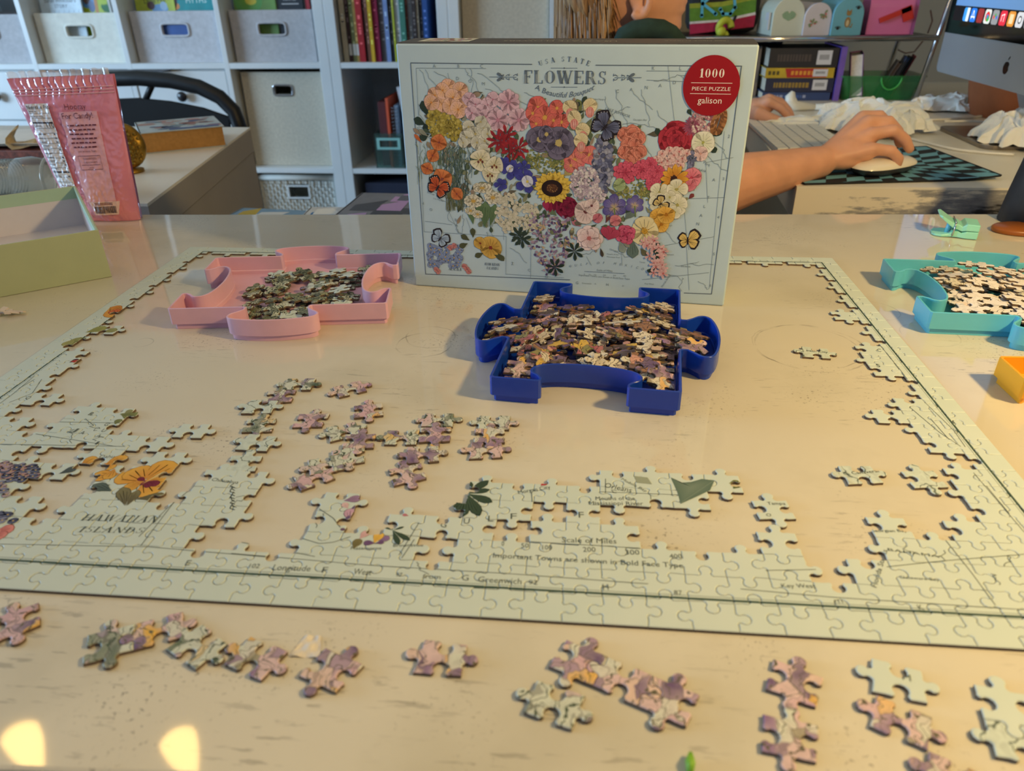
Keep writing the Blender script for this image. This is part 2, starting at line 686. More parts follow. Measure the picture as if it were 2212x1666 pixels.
# ================================================================== ROOM
FLOOR = -0.735
m_wall = mat('wall_paint', (158, 150, 132), 0.8, noise=(3, .03))
m_ceil = mat('ceiling_paint', (225, 222, 214), 0.9, noise=(3, .02))
m_floor = mat('floor_wood', (120, 96, 74), 0.5, noise=(6, .25))
m_white = mat('white_lacquer', (222, 226, 226), 0.35, noise=(9, .02))
m_black = mat('black_plastic', (16, 16, 18), 0.45, noise=(30, .1))


def struct(name, mb, m):
    o = mb.build(name, m)
    o['kind'] = 'structure'
    return o


struct('floor', MB().box(-4.3, 3.2, -2.6, 2.95, FLOOR - .05, FLOOR), m_floor)
struct('ceiling', MB().box(-4.3, 3.2, -2.6, 2.95, 1.68, 1.73), m_ceil)
struct('wall_back', MB().box(-4.3, 3.2, 2.83, 2.95, FLOOR, 1.68), m_wall)
struct('wall_right', MB().box(3.1, 3.2, -2.6, 2.83, FLOOR, 1.68), m_wall)
wl = MB()
X0, X1, YW0, YW1 = -4.3, -4.2, -.75, 1.25
wl.box(X0, X1, -2.6, 2.83, FLOOR, 0.0).box(X0, X1, -2.6, 2.83, 1.5, 1.68).box(X0, X1, -2.6, YW0, 0, 1.5).box(X0, X1, YW1, 2.83, 0, 1.5)
struct('wall_left', wl, m_wall)
wf = MB()
wf.box(X0 + .02, X1 + .02, YW0, YW0 + .06, 0, 1.5).box(X0 + .02, X1 + .02, YW1 - .06, YW1, 0, 1.5).box(X0 + .02, X1 + .02, YW0 + .06, YW1 - .06, 0, .06).box(X0 + .02, X1 + .02, YW0 + .06, YW1 - .06, 1.44, 1.5).box(X0 + .03, X1, .22, .28, .06, 1.44)
struct('window_1', wf, m_white)
struct('baseboard_back', MB().box(-4.2, 3.1, 2.81, 2.83, FLOOR, FLOOR + .1), mat('brown_trim', (92, 74, 58), .5))

# ------------------------------------------------------------------ the table
def table_material():
    m = D.materials.new('scuffed_cream_laminate')
    m.use_nodes = True
    nt = NT(m)
    b = nt.n['Principled BSDF']
    tc = nt.new('ShaderNodeTexCoord')
    co = tc.outputs['Object']

    def noise(scale, detail=4, rough=.6, vec=None):
        n = nt.new('ShaderNodeTexNoise', i_Scale=scale, i_Detail=float(detail), i_Roughness=rough)
        nt.link(vec or co, n.inputs['Vector'])
        return n.outputs[0]
    base = nt.ramp(noise(3.5, 3), [(.3, lin((210, 200, 178))), (.55, lin((217, 209, 189))), (.8, lin((200, 193, 172)))])
    # worn greenish stains
    st = nt.ramp(noise(7, 5, .65), [(.50, (0, 0, 0)), (.72, (1, 1, 1))])
    base = nt.mix(nt.math('MULTIPLY', st, .32), base, lin((176, 166, 140)))
    # fine grime specks, gathered in patches
    sp = nt.ramp(noise(420, 2, .5), [(.62, (0, 0, 0)), (.67, (1, 1, 1))])
    pt = nt.ramp(noise(11, 3), [(.54, (0, 0, 0)), (.68, (1, 1, 1))])
    base = nt.mix(nt.math('MULTIPLY', nt.math('MULTIPLY', sp, pt), .65), base, lin((84, 72, 60)))
    # scribble strokes: strongly stretched noise
    for ang, sc in ((.5, 1.0), (-.9, 1.3), (1.9, .8)):
        mp = nt.new('ShaderNodeMapping')
        mp.inputs['Rotation'].default_value = (0, 0, ang)
        mp.inputs['Scale'].default_value = (46 * sc, 300 * sc, 1)
        nt.link(co, mp.inputs['Vector'])
        n1 = noise(1.0, 3, .6, mp.outputs[0])
        a = nt.ramp(n1, [(.60, (0, 0, 0)), (.65, (1, 1, 1))])
        p2 = nt.ramp(noise(9 * sc, 2), [(.57, (0, 0, 0)), (.68, (1, 1, 1))])
        base = nt.mix(nt.math('MULTIPLY', nt.math('MULTIPLY', a, p2), .38), base, lin((98, 88, 74)))
    # pencil and cup rings
    sx = nt.new('ShaderNodeSeparateXYZ')
    nt.link(co, sx.inputs[0])
    wob = noise(40, 2)
    brk = nt.ramp(noise(28, 3), [(.42, (0, 0, 0)), (.6, (1, 1, 1))])
    for c, r, w, k in ((G(1750, 750), .042, .0007, .5), (G(1738, 748), .040, .0005, .4), (G(915, 745), .022, .0006, .45), (G(2010, 722), .022, .0006, .4), (G(1890, 672), .02, .0005, .35), (G(930, 728), .02, .0005, .35), (G(310, 740), .008, .0005, .4), (G(470, 1050), .012, .0006, .3)):
        dx = nt.math('SUBTRACT', sx.outputs[0], c.x)
        dy = nt.math('SUBTRACT', sx.outputs[1], c.y)
        d = nt.math('SQRT', nt.math('ADD', nt.math('MULTIPLY', dx, dx), nt.math('MULTIPLY', dy, dy)))
        e = nt.math('ABSOLUTE', nt.math('ADD', nt.math('SUBTRACT', d, r), nt.math('MULTIPLY', nt.math('SUBTRACT', wob, .5), .006)))
        l = nt.math('LESS_THAN', e, w)
        base = nt.mix(nt.math('MULTIPLY', nt.math('MULTIPLY', l, brk), k), base, lin((104, 92, 74)))
    nt.link(base, b.inputs['Base Color'])
    b.inputs['Roughness'].default_value = .42
    b.inputs['Specular IOR Level'].default_value = .3
    b.inputs['Coat Weight'].default_value = 1.0
    b.inputs['Coat Roughness'].default_value = .045
    b.inputs['Coat IOR'].default_value = 1.5
    bp = nt.new('ShaderNodeBump', i_Strength=.22, i_Distance=.004)
    nt.link(noise(5.5, 2, .4), bp.inputs['Height'])
    nt.link(bp.outputs[0], b.inputs['Coat Normal'])
    return m


m_table = table_material()


def ty(x, back):
    return (.6413 + .0475 * x) if back else (-.0868 + .0475 * (x - .23))


tb = thing('craft_table', 'scuffed glossy cream table with the unfinished jigsaw puzzle on it', 'table', (.45, .28, FLOOR))
TX0, TX1 = -.62, 1.55
top = [(TX0, ty(TX0, 0)), (TX1, ty(TX1, 0)), (TX1, ty(TX1, 1)), (TX0, ty(TX0, 1))]
MB().prism(top, -.03, 0).build('tabletop', m_table, tb, bev=.002)
MB().prism([(TX0 - .001, ty(TX0, 0) - .0025), (TX1, ty(TX1, 0) - .0025), (TX1, ty(TX1, 0) + .001), (TX0, ty(TX0, 0) + .001)], -.028, -.0015).build('edge_band', mat('grey_edge_band', (150, 146, 140), .5), tb)
for x in (TX0 + .08, TX1 - .08):
    for bk in (0, 1):
        y = ty(x, bk) + (-.07 if bk else .07)
        MB().box(x - .03, x + .03, y - .03, y + .03, FLOOR, -.03).build('leg', m_white, tb, bev=.003)

# ------------------------------------------------------------------ cube shelves at the back
YS = 2.40
KD = .39


def shelf_unit(name, label, x0, x1, divs, t_out=.036):
    o = thing(name, label, 'shelf', ((x0 + x1) / 2, YS + .19, FLOOR))
    zt = .75
    for x in (x0, x1 - t_out):
        MB().box(x, x + t_out, YS, YS + KD, FLOOR, zt).build('side_panel', m_white, o, bev=.0015)
    MB().box(x0, x1, YS, YS + KD, zt, zt + .036).build('top_board', m_white, o, bev=.0015)
    MB().box(x0 + t_out, x1 - t_out, YS, YS + KD, FLOOR, FLOOR + .036).build('bottom_board', m_white, o, bev=.0015)
    xs_ = [x0 + t_out] + divs + [x1 - t_out]
    for z in (-.343, .009, .362):
        MB().box(x0 + t_out, x1 - t_out, YS + .001, YS + KD, z - .018, z).build('shelf_board', m_white, o, bev=.0012)
    for d in divs:
        MB().box(d - .009, d + .009, YS + .0005, YS + KD, FLOOR + .036, zt).build('divider', m_white, o, bev=.0012)
    MB().box(x0 + .01, x1 - .01, YS + KD - .012, YS + KD - .002, FLOOR + .04, zt).build('back_panel', mat('shelf_back', (190, 192, 190), .6), o)
    return o


DIV = [-1.493, -1.148, -.797]
shelf_unit('cube_shelf', 'white cube shelf of fabric bins, drawers and a wicker basket', -1.875, -.434, DIV)
shelf_unit('cube_shelf', 'white single-column cube shelf packed with upright books', -.433, -.022, [])
shelf_unit('cube_shelf', 'white cube shelf holding a tall beige bin behind the child', -.021, .345, [])

m_cream_f = mat('cream_felt', (226, 224, 212), .9, noise=(60, .05))
m_grey_f = mat('grey_felt', (196, 196, 200), .9, noise=(80, .07))
m_greyd_f = mat('dark_grey_felt', (182, 180, 182), .9, noise=(80, .07))
m_linen = mat('beige_linen', (196, 188, 170), .9, noise=(120, .08))


def fabric_bin(name, label, x0, x1, z0, h, m, y0=YS + .042, hole=None, hole_m=None, ring_m=None, depth=.31, hole_z=None):
    o = thing(name, label, 'bin', ((x0 + x1) / 2, y0 + depth / 2, z0), group=None)
    b = MB()
    tk = .006
    cx = (x0 + x1) / 2
    hw, hh = hole or (.045, .016)
    hz = hole_z if hole_z is not None else z0 + h * .64
    b.box(x0, cx - hw, y0, y0 + tk, z0, z0 + h).box(cx + hw, x1, y0, y0 + tk, z0, z0 + h)
    b.box(cx - hw, cx + hw, y0, y0 + tk, z0, hz - hh).box(cx - hw, cx + hw, y0, y0 + tk, hz + hh, z0 + h)
    b.box(x0, x0 + tk, y0 + tk, y0 + depth, z0, z0 + h).box(x1 - tk, x1, y0 + tk, y0 + depth, z0, z0 + h)
    b.box(x0 + tk, x1 - tk, y0 + depth - tk, y0 + depth, z0, z0 + h).box(x0 + tk, x1 - tk, y0 + tk, y0 + depth - tk, z0, z0 + tk)
    b.build('bin_body', m, o)
    r = MB()
    path = []
    for k in range(24):
        a = 2 * pi * k / 24
        ca, sa = cos(a), sin(a)
        e = .35
        path.append((cx + (hw + .004) * math.copysign(abs(ca) ** e, ca), y0 - .001, hz + (hh + .004) * math.copysign(abs(sa) ** e, sa)))
    path.append(path[0])
    r.tube(path, .0042, 6, cap=False)
    r.build('handle_frame', ring_m or m, o, smooth=True)
    return o


SZ = .009


def xat(px, py):
    return VY(px, py, YS).x


fabric_bin('fabric_bin', 'grey felt bin partly cut off beside the white bin', -1.835, -1.51, SZ, .155, m_greyd_f)
fabric_bin('fabric_bin', 'cream white felt bin of picture books with a cut-out handle', -1.475, -1.168, SZ, .157, m_cream_f)
fabric_bin('fabric_bin', 'pale grey felt bin with a blue book showing through its handle', -1.128, -.822, SZ, .16, m_grey_f)
fabric_bin('fabric_bin', 'grey felt bin with a yellow-green book in its handle hole', -.775, -.49, SZ, .16, m_greyd_f)
fabric_bin('storage_bin', 'tall linen bin with an oval chrome handle ring', -.772, -.482, -.342, .318, m_linen, hole=(.03, .013), ring_m=mat('chrome', (200, 200, 205), .15, 1.0), hole_z=-.083)
fabric_bin('storage_bin', 'tall beige bin seen behind the blond child', -.001 + .02, .305, SZ, .33, m_linen, hole=(.03, .013), hole_z=.3)

# drawer inserts in the second row
m_knob = mat('black_knob', (30, 30, 34), .3)
for i, (x0, x1) in enumerate(((-1.835, -1.504), (-1.482, -1.159), (-1.137, -.808))):
    o = thing('drawer_unit', ('white two-drawer insert below the cut-off grey bin', 'white two-drawer insert below the cream bin', 'white two-drawer insert behind the black chair')[i], 'drawers', ((x0 + x1) / 2, YS + .19, -.343))
    MB().box(x0, x1, YS + .022, YS + .36, -.342, -.012).build('carcass', m_white, o)
    for z0, z1 in ((-.339, -.182), (-.177, -.016)):
        d = MB().box(x0 + .002, x1 - .002, YS + .004, YS + .022, z0, z1).build('drawer', m_white, o, bev=.001)
        cx = (x0 + x1) / 2
        k = MB().lathe([(.002, 0), (.006, .002), (.007, .012), (.017, .016), (.017, .022), (.012, .026), (.002, .027)], (cx, YS + .004, (z0 + z1) / 2), 16, M=Matrix.Rotation(pi / 2, 3, 'X'))
        k.build('knob', m_knob, d, smooth=True, world=False)
# wicker basket
o = thing('wicker_basket', 'white woven basket with a dark handle slot on the low shelf', 'basket', (-.627, YS + .19, -.699))
x0, x1, z0, z1, y0 = -.772, -.482, -.698, -.377, YS + .035
b = MB()
hx0, hx1, hz0, hz1 = -.66, -.585, -.458, -.418
rows = 26
for k in range(rows):
    z = z0 + (z1 - z0 - .02) * k / rows
    zz = z + (z1 - z0 - .02) / rows * .9
    segs = [(x0, hx0), (hx1, x1)] if (zz > hz0 and z < hz1) else [(x0, x1)]
    for a, c in segs:
        n = max(2, int((c - a) / .0125))
        for i in range(n):
            u0, u1 = a + (c - a) * i / n, a + (c - a) * (i + 1) / n
            d = .005 if (i + k) % 2 else 0
            b.add([(u0, y0 + .004, z), ((u0 + u1) / 2, y0 - d, z), (u1, y0 + .004, z), (u1, y0 + .004, zz), ((u0 + u1) / 2, y0 - d, zz), (u0, y0 + .004, zz)], [(0, 1, 4, 5), (1, 2, 3, 4)])
wv = b.build('woven_front', mat('white_wicker', (214, 214, 206), .7), o)
b = MB()
b.box(x0, x0 + .008, y0 + .004, y0 + .32, z0, z1).box(x1 - .008, x1, y0 + .004, y0 + .32, z0, z1).box(x0, x1, y0 + .31, y0 + .32, z0, z1).box(x0, x1, y0 + .004, y0 + .32, z0, z0 + .006)
b.build('basket_body', mat('white_wicker', (214, 214, 206), .7), o)
b = MB()
b.tube([(x0, y0, z1 - .008), (x1, y0, z1 - .008)], .011, 8)
b.build('rim', mat('white_wicker', (214, 214, 206), .7), o, smooth=True)
b = MB()
b.box(hx0 - .004, hx1 + .004, y0 - .004, y0 + .006, hz1, hz1 + .005).box(hx0 - .004, hx1 + .004, y0 - .004, y0 + .006, hz0 - .005, hz0).box(hx0 - .005, hx0, y0 - .004, y0 + .006, hz0, hz1).box(hx1, hx1 + .005, y0 - .004, y0 + .006, hz0, hz1)
b.build('handle_frame', m_white, o)


# ------------------------------------------------------------------ books
def book(label, w, h, t, rgb, M, pages=(214, 206, 186), name='book', cat='book', group=None, art=None, rough=.45, spine=None):
    """closed book in its own axes: x width from the spine, y height, z thickness"""
    o = thing(name, label, cat, group=group)
    o.matrix_world = M
    c = MB()
    c.box(0, w, 0, h, 0, .0012).box(0, w, 0, h, t - .0012, t).box(-.0012, .0015, 0, h, 0, t)
    c.build('cover', mat('cover_%d_%d_%d' % rgb, rgb, rough, noise=(25, .12)), o, world=False)
    p = MB().box(.0015, w - .003, .003, h - .003, .0012, t - .0012)
    p.build('pages', mat('pages_%d_%d_%d' % pages, pages, .9, noise=(200, .08)), o, world=False)
    if art:
        cv = Canvas()
        art(cv)
        mb = cv.mesh_into(lambda x, y, l: (x, y, t + .0002 + l), step=2e-5)
        mb.build('cover_print', attr_mat('cover_ink', .45), o, world=False)
    return o


def frameM(origin, ex, ey):
    ex = Vector(ex).normalized()
    ey = Vector(ey)
    ey = (ey - ex * ey.dot(ex)).normalized()
    ez = ex.cross(ey)
    M = Matrix(((ex.x, ey.x, ez.x, origin[0]), (ex.y, ey.y, ez.y, origin[1]), (ex.z, ey.z, ez.z, origin[2]), (0, 0, 0, 1)))
    return M


def upright(x, y, z, rz=0, tilt=0.0, lean=0.0):
    """book standing with its cover towards the room (-y)"""
    return Matrix.Translation((x, y, z)) @ Euler((pi / 2 + tilt, lean, rz)).to_matrix().to_4x4()


rgb = lin
# picture books standing in the bins, covers to the front
zb = SZ + .008


def art_sarah(c):
    c.text("Sarah Whitcher's", .075, .181, .012, rgb((70, 80, 96)))
    c.text('STORY', .075, .164, .011, rgb((70, 80, 96)))
    for i in range(7):
        c.line([(.02 + .018 * i, .10), (.03 + .018 * i, .158)], .001, rgb((130, 140, 150)))


def art_lion(c):
    c.ell(.03, .19, .03, .028, rgb((90, 140, 190)), 16)
    c.ell(.03, .19, .014, .016, rgb((120, 80, 50)), 12)
    c.nxt()
    c.line([(.062, .12), (.062, .25)], .012, rgb((190, 130, 60)))
    c.ell(.045, .168, .012, .018, rgb((90, 110, 150)), 12)
    c.nxt()
    rng = random.Random(4)
    for i in range(26):
        c.leaf(.118 + rng.uniform(-.03, .03), .15, rng.uniform(.3, 2.8), rng.uniform(.02, .045), .012, rgb((30, 110, 50)))


def art_pea(c):
    c.text('Little Pea', .07, .176, .015, rgb((50, 70, 60)), rot=.06)
    c.ell(.085, .158, .03, .014, rgb((120, 170, 220)), 18)
    c.nxt()
    c.ell(.055, .168, .014, .013, rgb((90, 60, 60)), 12)
    c.ell(.1, .166, .013, .014, rgb((170, 200, 230)), 12)


def art_myth(c):
    c.text('MYTHS', .1, .176, .017, rgb((220, 240, 236)), rot=.03)
    c.ell(.018, .19, .016, .035, rgb((60, 50, 60)), 14)
    c.ell(.02, .165, .02, .012, rgb((220, 140, 70)), 12)
    for i in range(6):
        c.line([(.01 + .004 * i, .16 + .01 * i), (.03 + .003 * i, .168 + .012 * i)], .002, rgb((150, 140, 150)))


def art_green(c):
    c.ell(.05, .18, .05, .04, rgb((120, 170, 60)), 18, edge=rgb((90, 160, 90)))
    c.nxt()
    c.ell(.06, .178, .02, .012, rgb((220, 210, 80)), 12)


book('white picture book with grey lettering standing in the cream bin', .15, .225, .008, (206, 222, 232), upright(-1.462, YS + .065, zb, tilt=-.10), art=art_sarah)
book('lime picture book with jungle leaves standing in the cream bin', .155, .23, .008, (168, 186, 40), upright(-1.335, YS + .085, zb, tilt=-.08, lean=.03), art=art_lion)
for i, (x, cc) in enumerate(((-1.205, (196, 190, 180)), (-1.193, (150, 140, 130)), (-1.181, (205, 200, 190)))):
    book(('thin grey-white book', 'thin taupe book', 'thin pale book')[i] + ' edge-on at the end of the cream bin', .2, .21, .008, cc, Matrix.Translation((x, YS + .06, zb)) @ Euler((pi / 2, 0, pi / 2)).to_matrix().to_4x4())
book('lime green picture book titled Little Pea in the grey bin', .14, .225, .008, (180, 196, 70), upright(-1.118, YS + 0.070, zb, tilt=-.1), art=art_pea)
book('teal book titled MYTHS standing in the grey bin', .16, .228, .012, (30, 142, 146), upright(-1.005, YS + 0.080, zb, tilt=-.08, lean=.02), art=art_myth)
book('pale patterned book leaning at the end of the grey bin', .05, .22, .01, (170, 176, 150), upright(-.868, YS + 0.090, zb, tilt=-.08))
book('blue book low inside the pale grey bin', .12, .12, .01, (50, 84, 150), upright(-1.035, YS + 0.060, zb))
book('olive book cover with a yellow leaf shape in the right grey bin', .145, .222, .01, (110, 150, 80), upright(-.765, YS + 0.070, zb, tilt=-.08), art=art_green)
book('black book with white lettering in the right grey bin', .085, .222, .01, (36, 40, 48), upright(-.612, YS + 0.075, zb, tilt=-.08), art=lambda c: (c.text('ROUTES', .04, .178, .009, rgb((210, 210, 210))), c.line([(.012, .168), (.07, .168)], .003, rgb((190, 190, 190)))))
book('red and blue book edge at the end of the grey bin', .012, .22, .012, (170, 50, 60), upright(-.51, YS + 0.070, zb))

# upright books on the single-column shelf (spines outwards)
spines = [((196, 186, 160), .017), ((64, 38, 36), .012), ((120, 124, 78), .013), ((170, 140, 70), .009), ((172, 34, 40), .021), ((70, 40, 40), .009), ((116, 70, 50), .010), ((212, 170, 40), .012), ((150, 30, 70), .018), ((96, 92, 92), .019), ((128, 150, 200), .014), ((40, 44, 60), .012), ((190, 196, 60), .006), ((196, 204, 210), .018), ((70, 130, 112), .018), ((110, 70, 60), .006), ((140, 150, 160), .013), ((60, 50, 48), .014), ((180, 170, 150), .007), ((40, 44, 52), .012), ((44, 84, 150), .016)]
cname = ['cream', 'dark brown', 'olive', 'tan', 'thick red', 'maroon', 'brown', 'yellow', 'crimson', 'grey', 'light blue', 'navy', 'thin lime', 'white', 'green', 'thin brown', 'silver grey', 'dark', 'thin beige', 'black', 'blue']
x = -.391
rng = random.Random(3)
for k, ((c, t), nm) in enumerate(zip(spines, cname)):
    h = .255 + rng.uniform(-.03, .03)
    M = Matrix.Translation((x + .0012, YS + .02 + rng.uniform(0, .02), SZ)) @ Matrix(((0, 0, 1, 0), (1, 0, 0, 0), (0, 1, 0, 0), (0, 0, 0, 1)))
    nb = cname[k - 1] if k else None
    o = book('upright %s-spined book %s' % (nm, 'at the start of the upright row' if not nb else 'beside the %s one in the upright row' % nb), .19, h, t, c, M, group='upright books on the narrow shelf')
    cv = Canvas()
    cc = tuple(min(1, v * 2.2 + .12) for v in lin(c))
    for i in range(rng.randint(5, 9)):
        z = rng.uniform(.05, .2)
        cv.poly([(t * .3, z), (t * .7, z), (t * .7, z + .006), (t * .3, z + .006)], cc)
    if k in (1, 2, 3):
        cv.poly([(t * .1, .02), (t * .9, .02), (t * .9, .055), (t * .1, .055)], lin((220, 220, 214)))
    cv.mesh_into(lambda a, b_, l: (-.0014, b_, a)).build('spine_print', attr_mat('cover_ink', .45), o, world=False)
    x += t + .001
# second level of the narrow shelf
z2 = -.343
o = thing('spiral_notebook', 'spiral notebook standing beside the orange folder', 'notebook', (-.225, YS + .05, z2))
MB().box(-.235, -.222, YS + .04, YS + .22, z2, z2 + .21).build('cover', mat('notebook_blue', (130, 150, 170), .5), o)
w = MB()
for k in range(17):
    w.tube([(-.238 + .010 * cos(a), YS + .04 - .006 * abs(sin(a)) - .001, z2 + .012 + .0118 * k + .003 * sin(a)) for a in np.linspace(0, 2 * pi, 9)], .0012, 5)
w.build('wire_binding', mat('chrome', (200, 200, 205), .15, 1.0), o)
o = MB().box(-.262, -.252, YS + .03, YS + .24, z2, z2 + .235).build('folder', mat('folder_orange', (222, 92, 56), .5), bev=.001)
tag(o, 'thin orange folder standing upright on the narrow shelf', 'folder')
o = MB().box(-.296, -.268, YS + .05, YS + .26, z2, z2 + .22).build('book', mat('maroon_book', (92, 40, 44), .6), bev=.002)
tag(o, 'dark maroon book standing behind the clear file holder', 'book')
o = thing('file_holder', 'clear acrylic file holder with a rectangular cut-out', 'file holder', (-.26, YS + .03, z2))
m_acr = mat('clear_acrylic', (190, 230, 224), .05, trans=.95, ior=1.45, noise=None)
MB().box(-.31, -.205, YS + .01, YS + .013, z2 + .001, z2 + .12).box(-.31, -.307, YS + .013, YS + .24, z2 + .001, z2 + .12).box(-.208, -.205, YS + .013, YS + .24, z2 + .001, z2 + .12).build('holder_body', m_acr, o)
r = MB()
for a, b_, c, d in ((-.3, -.215, z2 + .066, z2 + .074), (-.3, -.215, z2 + .098, z2 + .106), (-.3, -.29, z2 + .074, z2 + .098), (-.225, -.215, z2 + .074, z2 + .098)):
    r.box(a, b_, YS + .006, YS + .0098, c, d)
r.build('pull_frame', mat('aqua_plastic', (150, 205, 198), .3), o)
for i, (x, lean, c, lb) in enumerate(((-.175, .16, (206, 208, 214), 'white binder leaning on the narrow shelf'), (-.128, .17, (56, 40, 92), 'purple binder leaning against the white one'), (-.16, .2, (20, 70, 84), 'dark teal folder leaning under the binders'))):
    M = Matrix.Translation((x + (.035 if i == 2 else 0), YS + .03 + .02 * i, z2 + .004)) @ Euler((0, -lean, 0)).to_matrix().to_4x4() @ Matrix(((0, 0, 1, 0), (1, 0, 0, 0), (0, 1, 0, 0), (0, 0, 0, 1)))
    book(lb, .22, .27, .03 if i < 2 else .008, c, M, name='binder' if i < 2 else 'folder', cat='binder' if i < 2 else 'folder')
o = thing('storage_box', 'navy blue box filling the low cell of the narrow shelf', 'box', (-.22, YS + .2, FLOOR + .036))
MB().box(-.36, -.06, YS + .03, YS + .34, FLOOR + .037, -.44).build('box_body', mat('navy_fabric', (28, 38, 74), .8), o, bev=.004)
MB().box(-.365, -.055, YS + .025, YS + .345, -.44, -.40).build('lid', mat('navy_fabric2', (34, 40, 62), .8), o, bev=.004)
# speckled board lying over the drawers
o = MB().box(-1.44, -1.0, YS - .06, YS + .2, -.0115, -.0095).build('speckled_board', mat('speckled_black', (60, 60, 66), .5, noise=(90, .5)))
tag(o, 'black speckled board lying on top of the drawers', 'board')
# ================================================================== JIGSAW PIECES
TH = 0.0020
XS = np.interp(np.arange(35), [0, 8, 13, 18, 22, 30, 33, 34], [0, .169, .2673, .3686, .4433, .605, .6645, .686])
YSR = np.interp(np.arange(31), [0, 4, 18, 28, 29, 30], [0, .070, .3005, .468, .4875, .508])
OCC = '''##################################
#................................#
#................................#
#................................#
#................................#
#................................#
#................................#
#................................#
#...............................##
#................................#
#................................#
#................................#
##..............................##
#...............................##
#...............................##
##...............................#
##...............................#
##..............................##
##.............................###
###.............................##
##..##..........................##
###.##..#........................#
########........................##
####..#.#.............####......##
######.##.##......#######.......##
#####..##.##..#...##.#.......#.###
######.#####..#.###.###...#..#####
###########...###.#########.######
##################################
##################################'''.split('\n')[::-1]


PALE = (202, 213, 204)


def print_pale_mat(name, border):
    m = D.materials.new(name)
    m.use_nodes = True
    nt = NT(m)
    b = nt.n['Principled BSDF']
    tc = nt.new('ShaderNodeTexCoord')
    nz = nt.new('ShaderNodeTexNoise', i_Scale=25.0)
    nt.link(tc.outputs['Object'], nz.inputs['Vector'])
    col = nt.ramp(nz.outputs[0], [(.3, lin((199, 211, 203))), (.7, lin((204, 214, 206)))])
    if border:
        s = nt.new('ShaderNodeSeparateXYZ')
        nt.link(tc.outputs['Object'], s.inputs[0])
        x0 = nt.math('SUBTRACT', s.outputs[0], .0030)
        x1 = nt.math('ADD', nt.math('SUBTRACT', .686, s.outputs[0]), .0040)
        y0 = nt.math('SUBTRACT', s.outputs[1], 0)
        y1 = nt.math('ADD', nt.math('SUBTRACT', .508, s.outputs[1]), .004)
        d = nt.math('MINIMUM', nt.math('MINIMUM', x0, x1), nt.math('MINIMUM', y0, y1))
        l1 = nt.math('LESS_THAN', nt.math('ABSOLUTE', nt.math('SUBTRACT', d, .0188)), .00075)
        l2 = nt.math('LESS_THAN', nt.math('ABSOLUTE', nt.math('SUBTRACT', d, .0206)), .00022)
        col = nt.mix(l1, col, lin((64, 84, 74)))
        col = nt.mix(nt.math('MULTIPLY', l2, .7), col, lin((84, 98, 90)))
    nt.link(col, b.inputs['Base Color'])
    b.inputs['Roughness'].default_value = .5
    b.inputs['Specular IOR Level'].default_value = .3
    return m


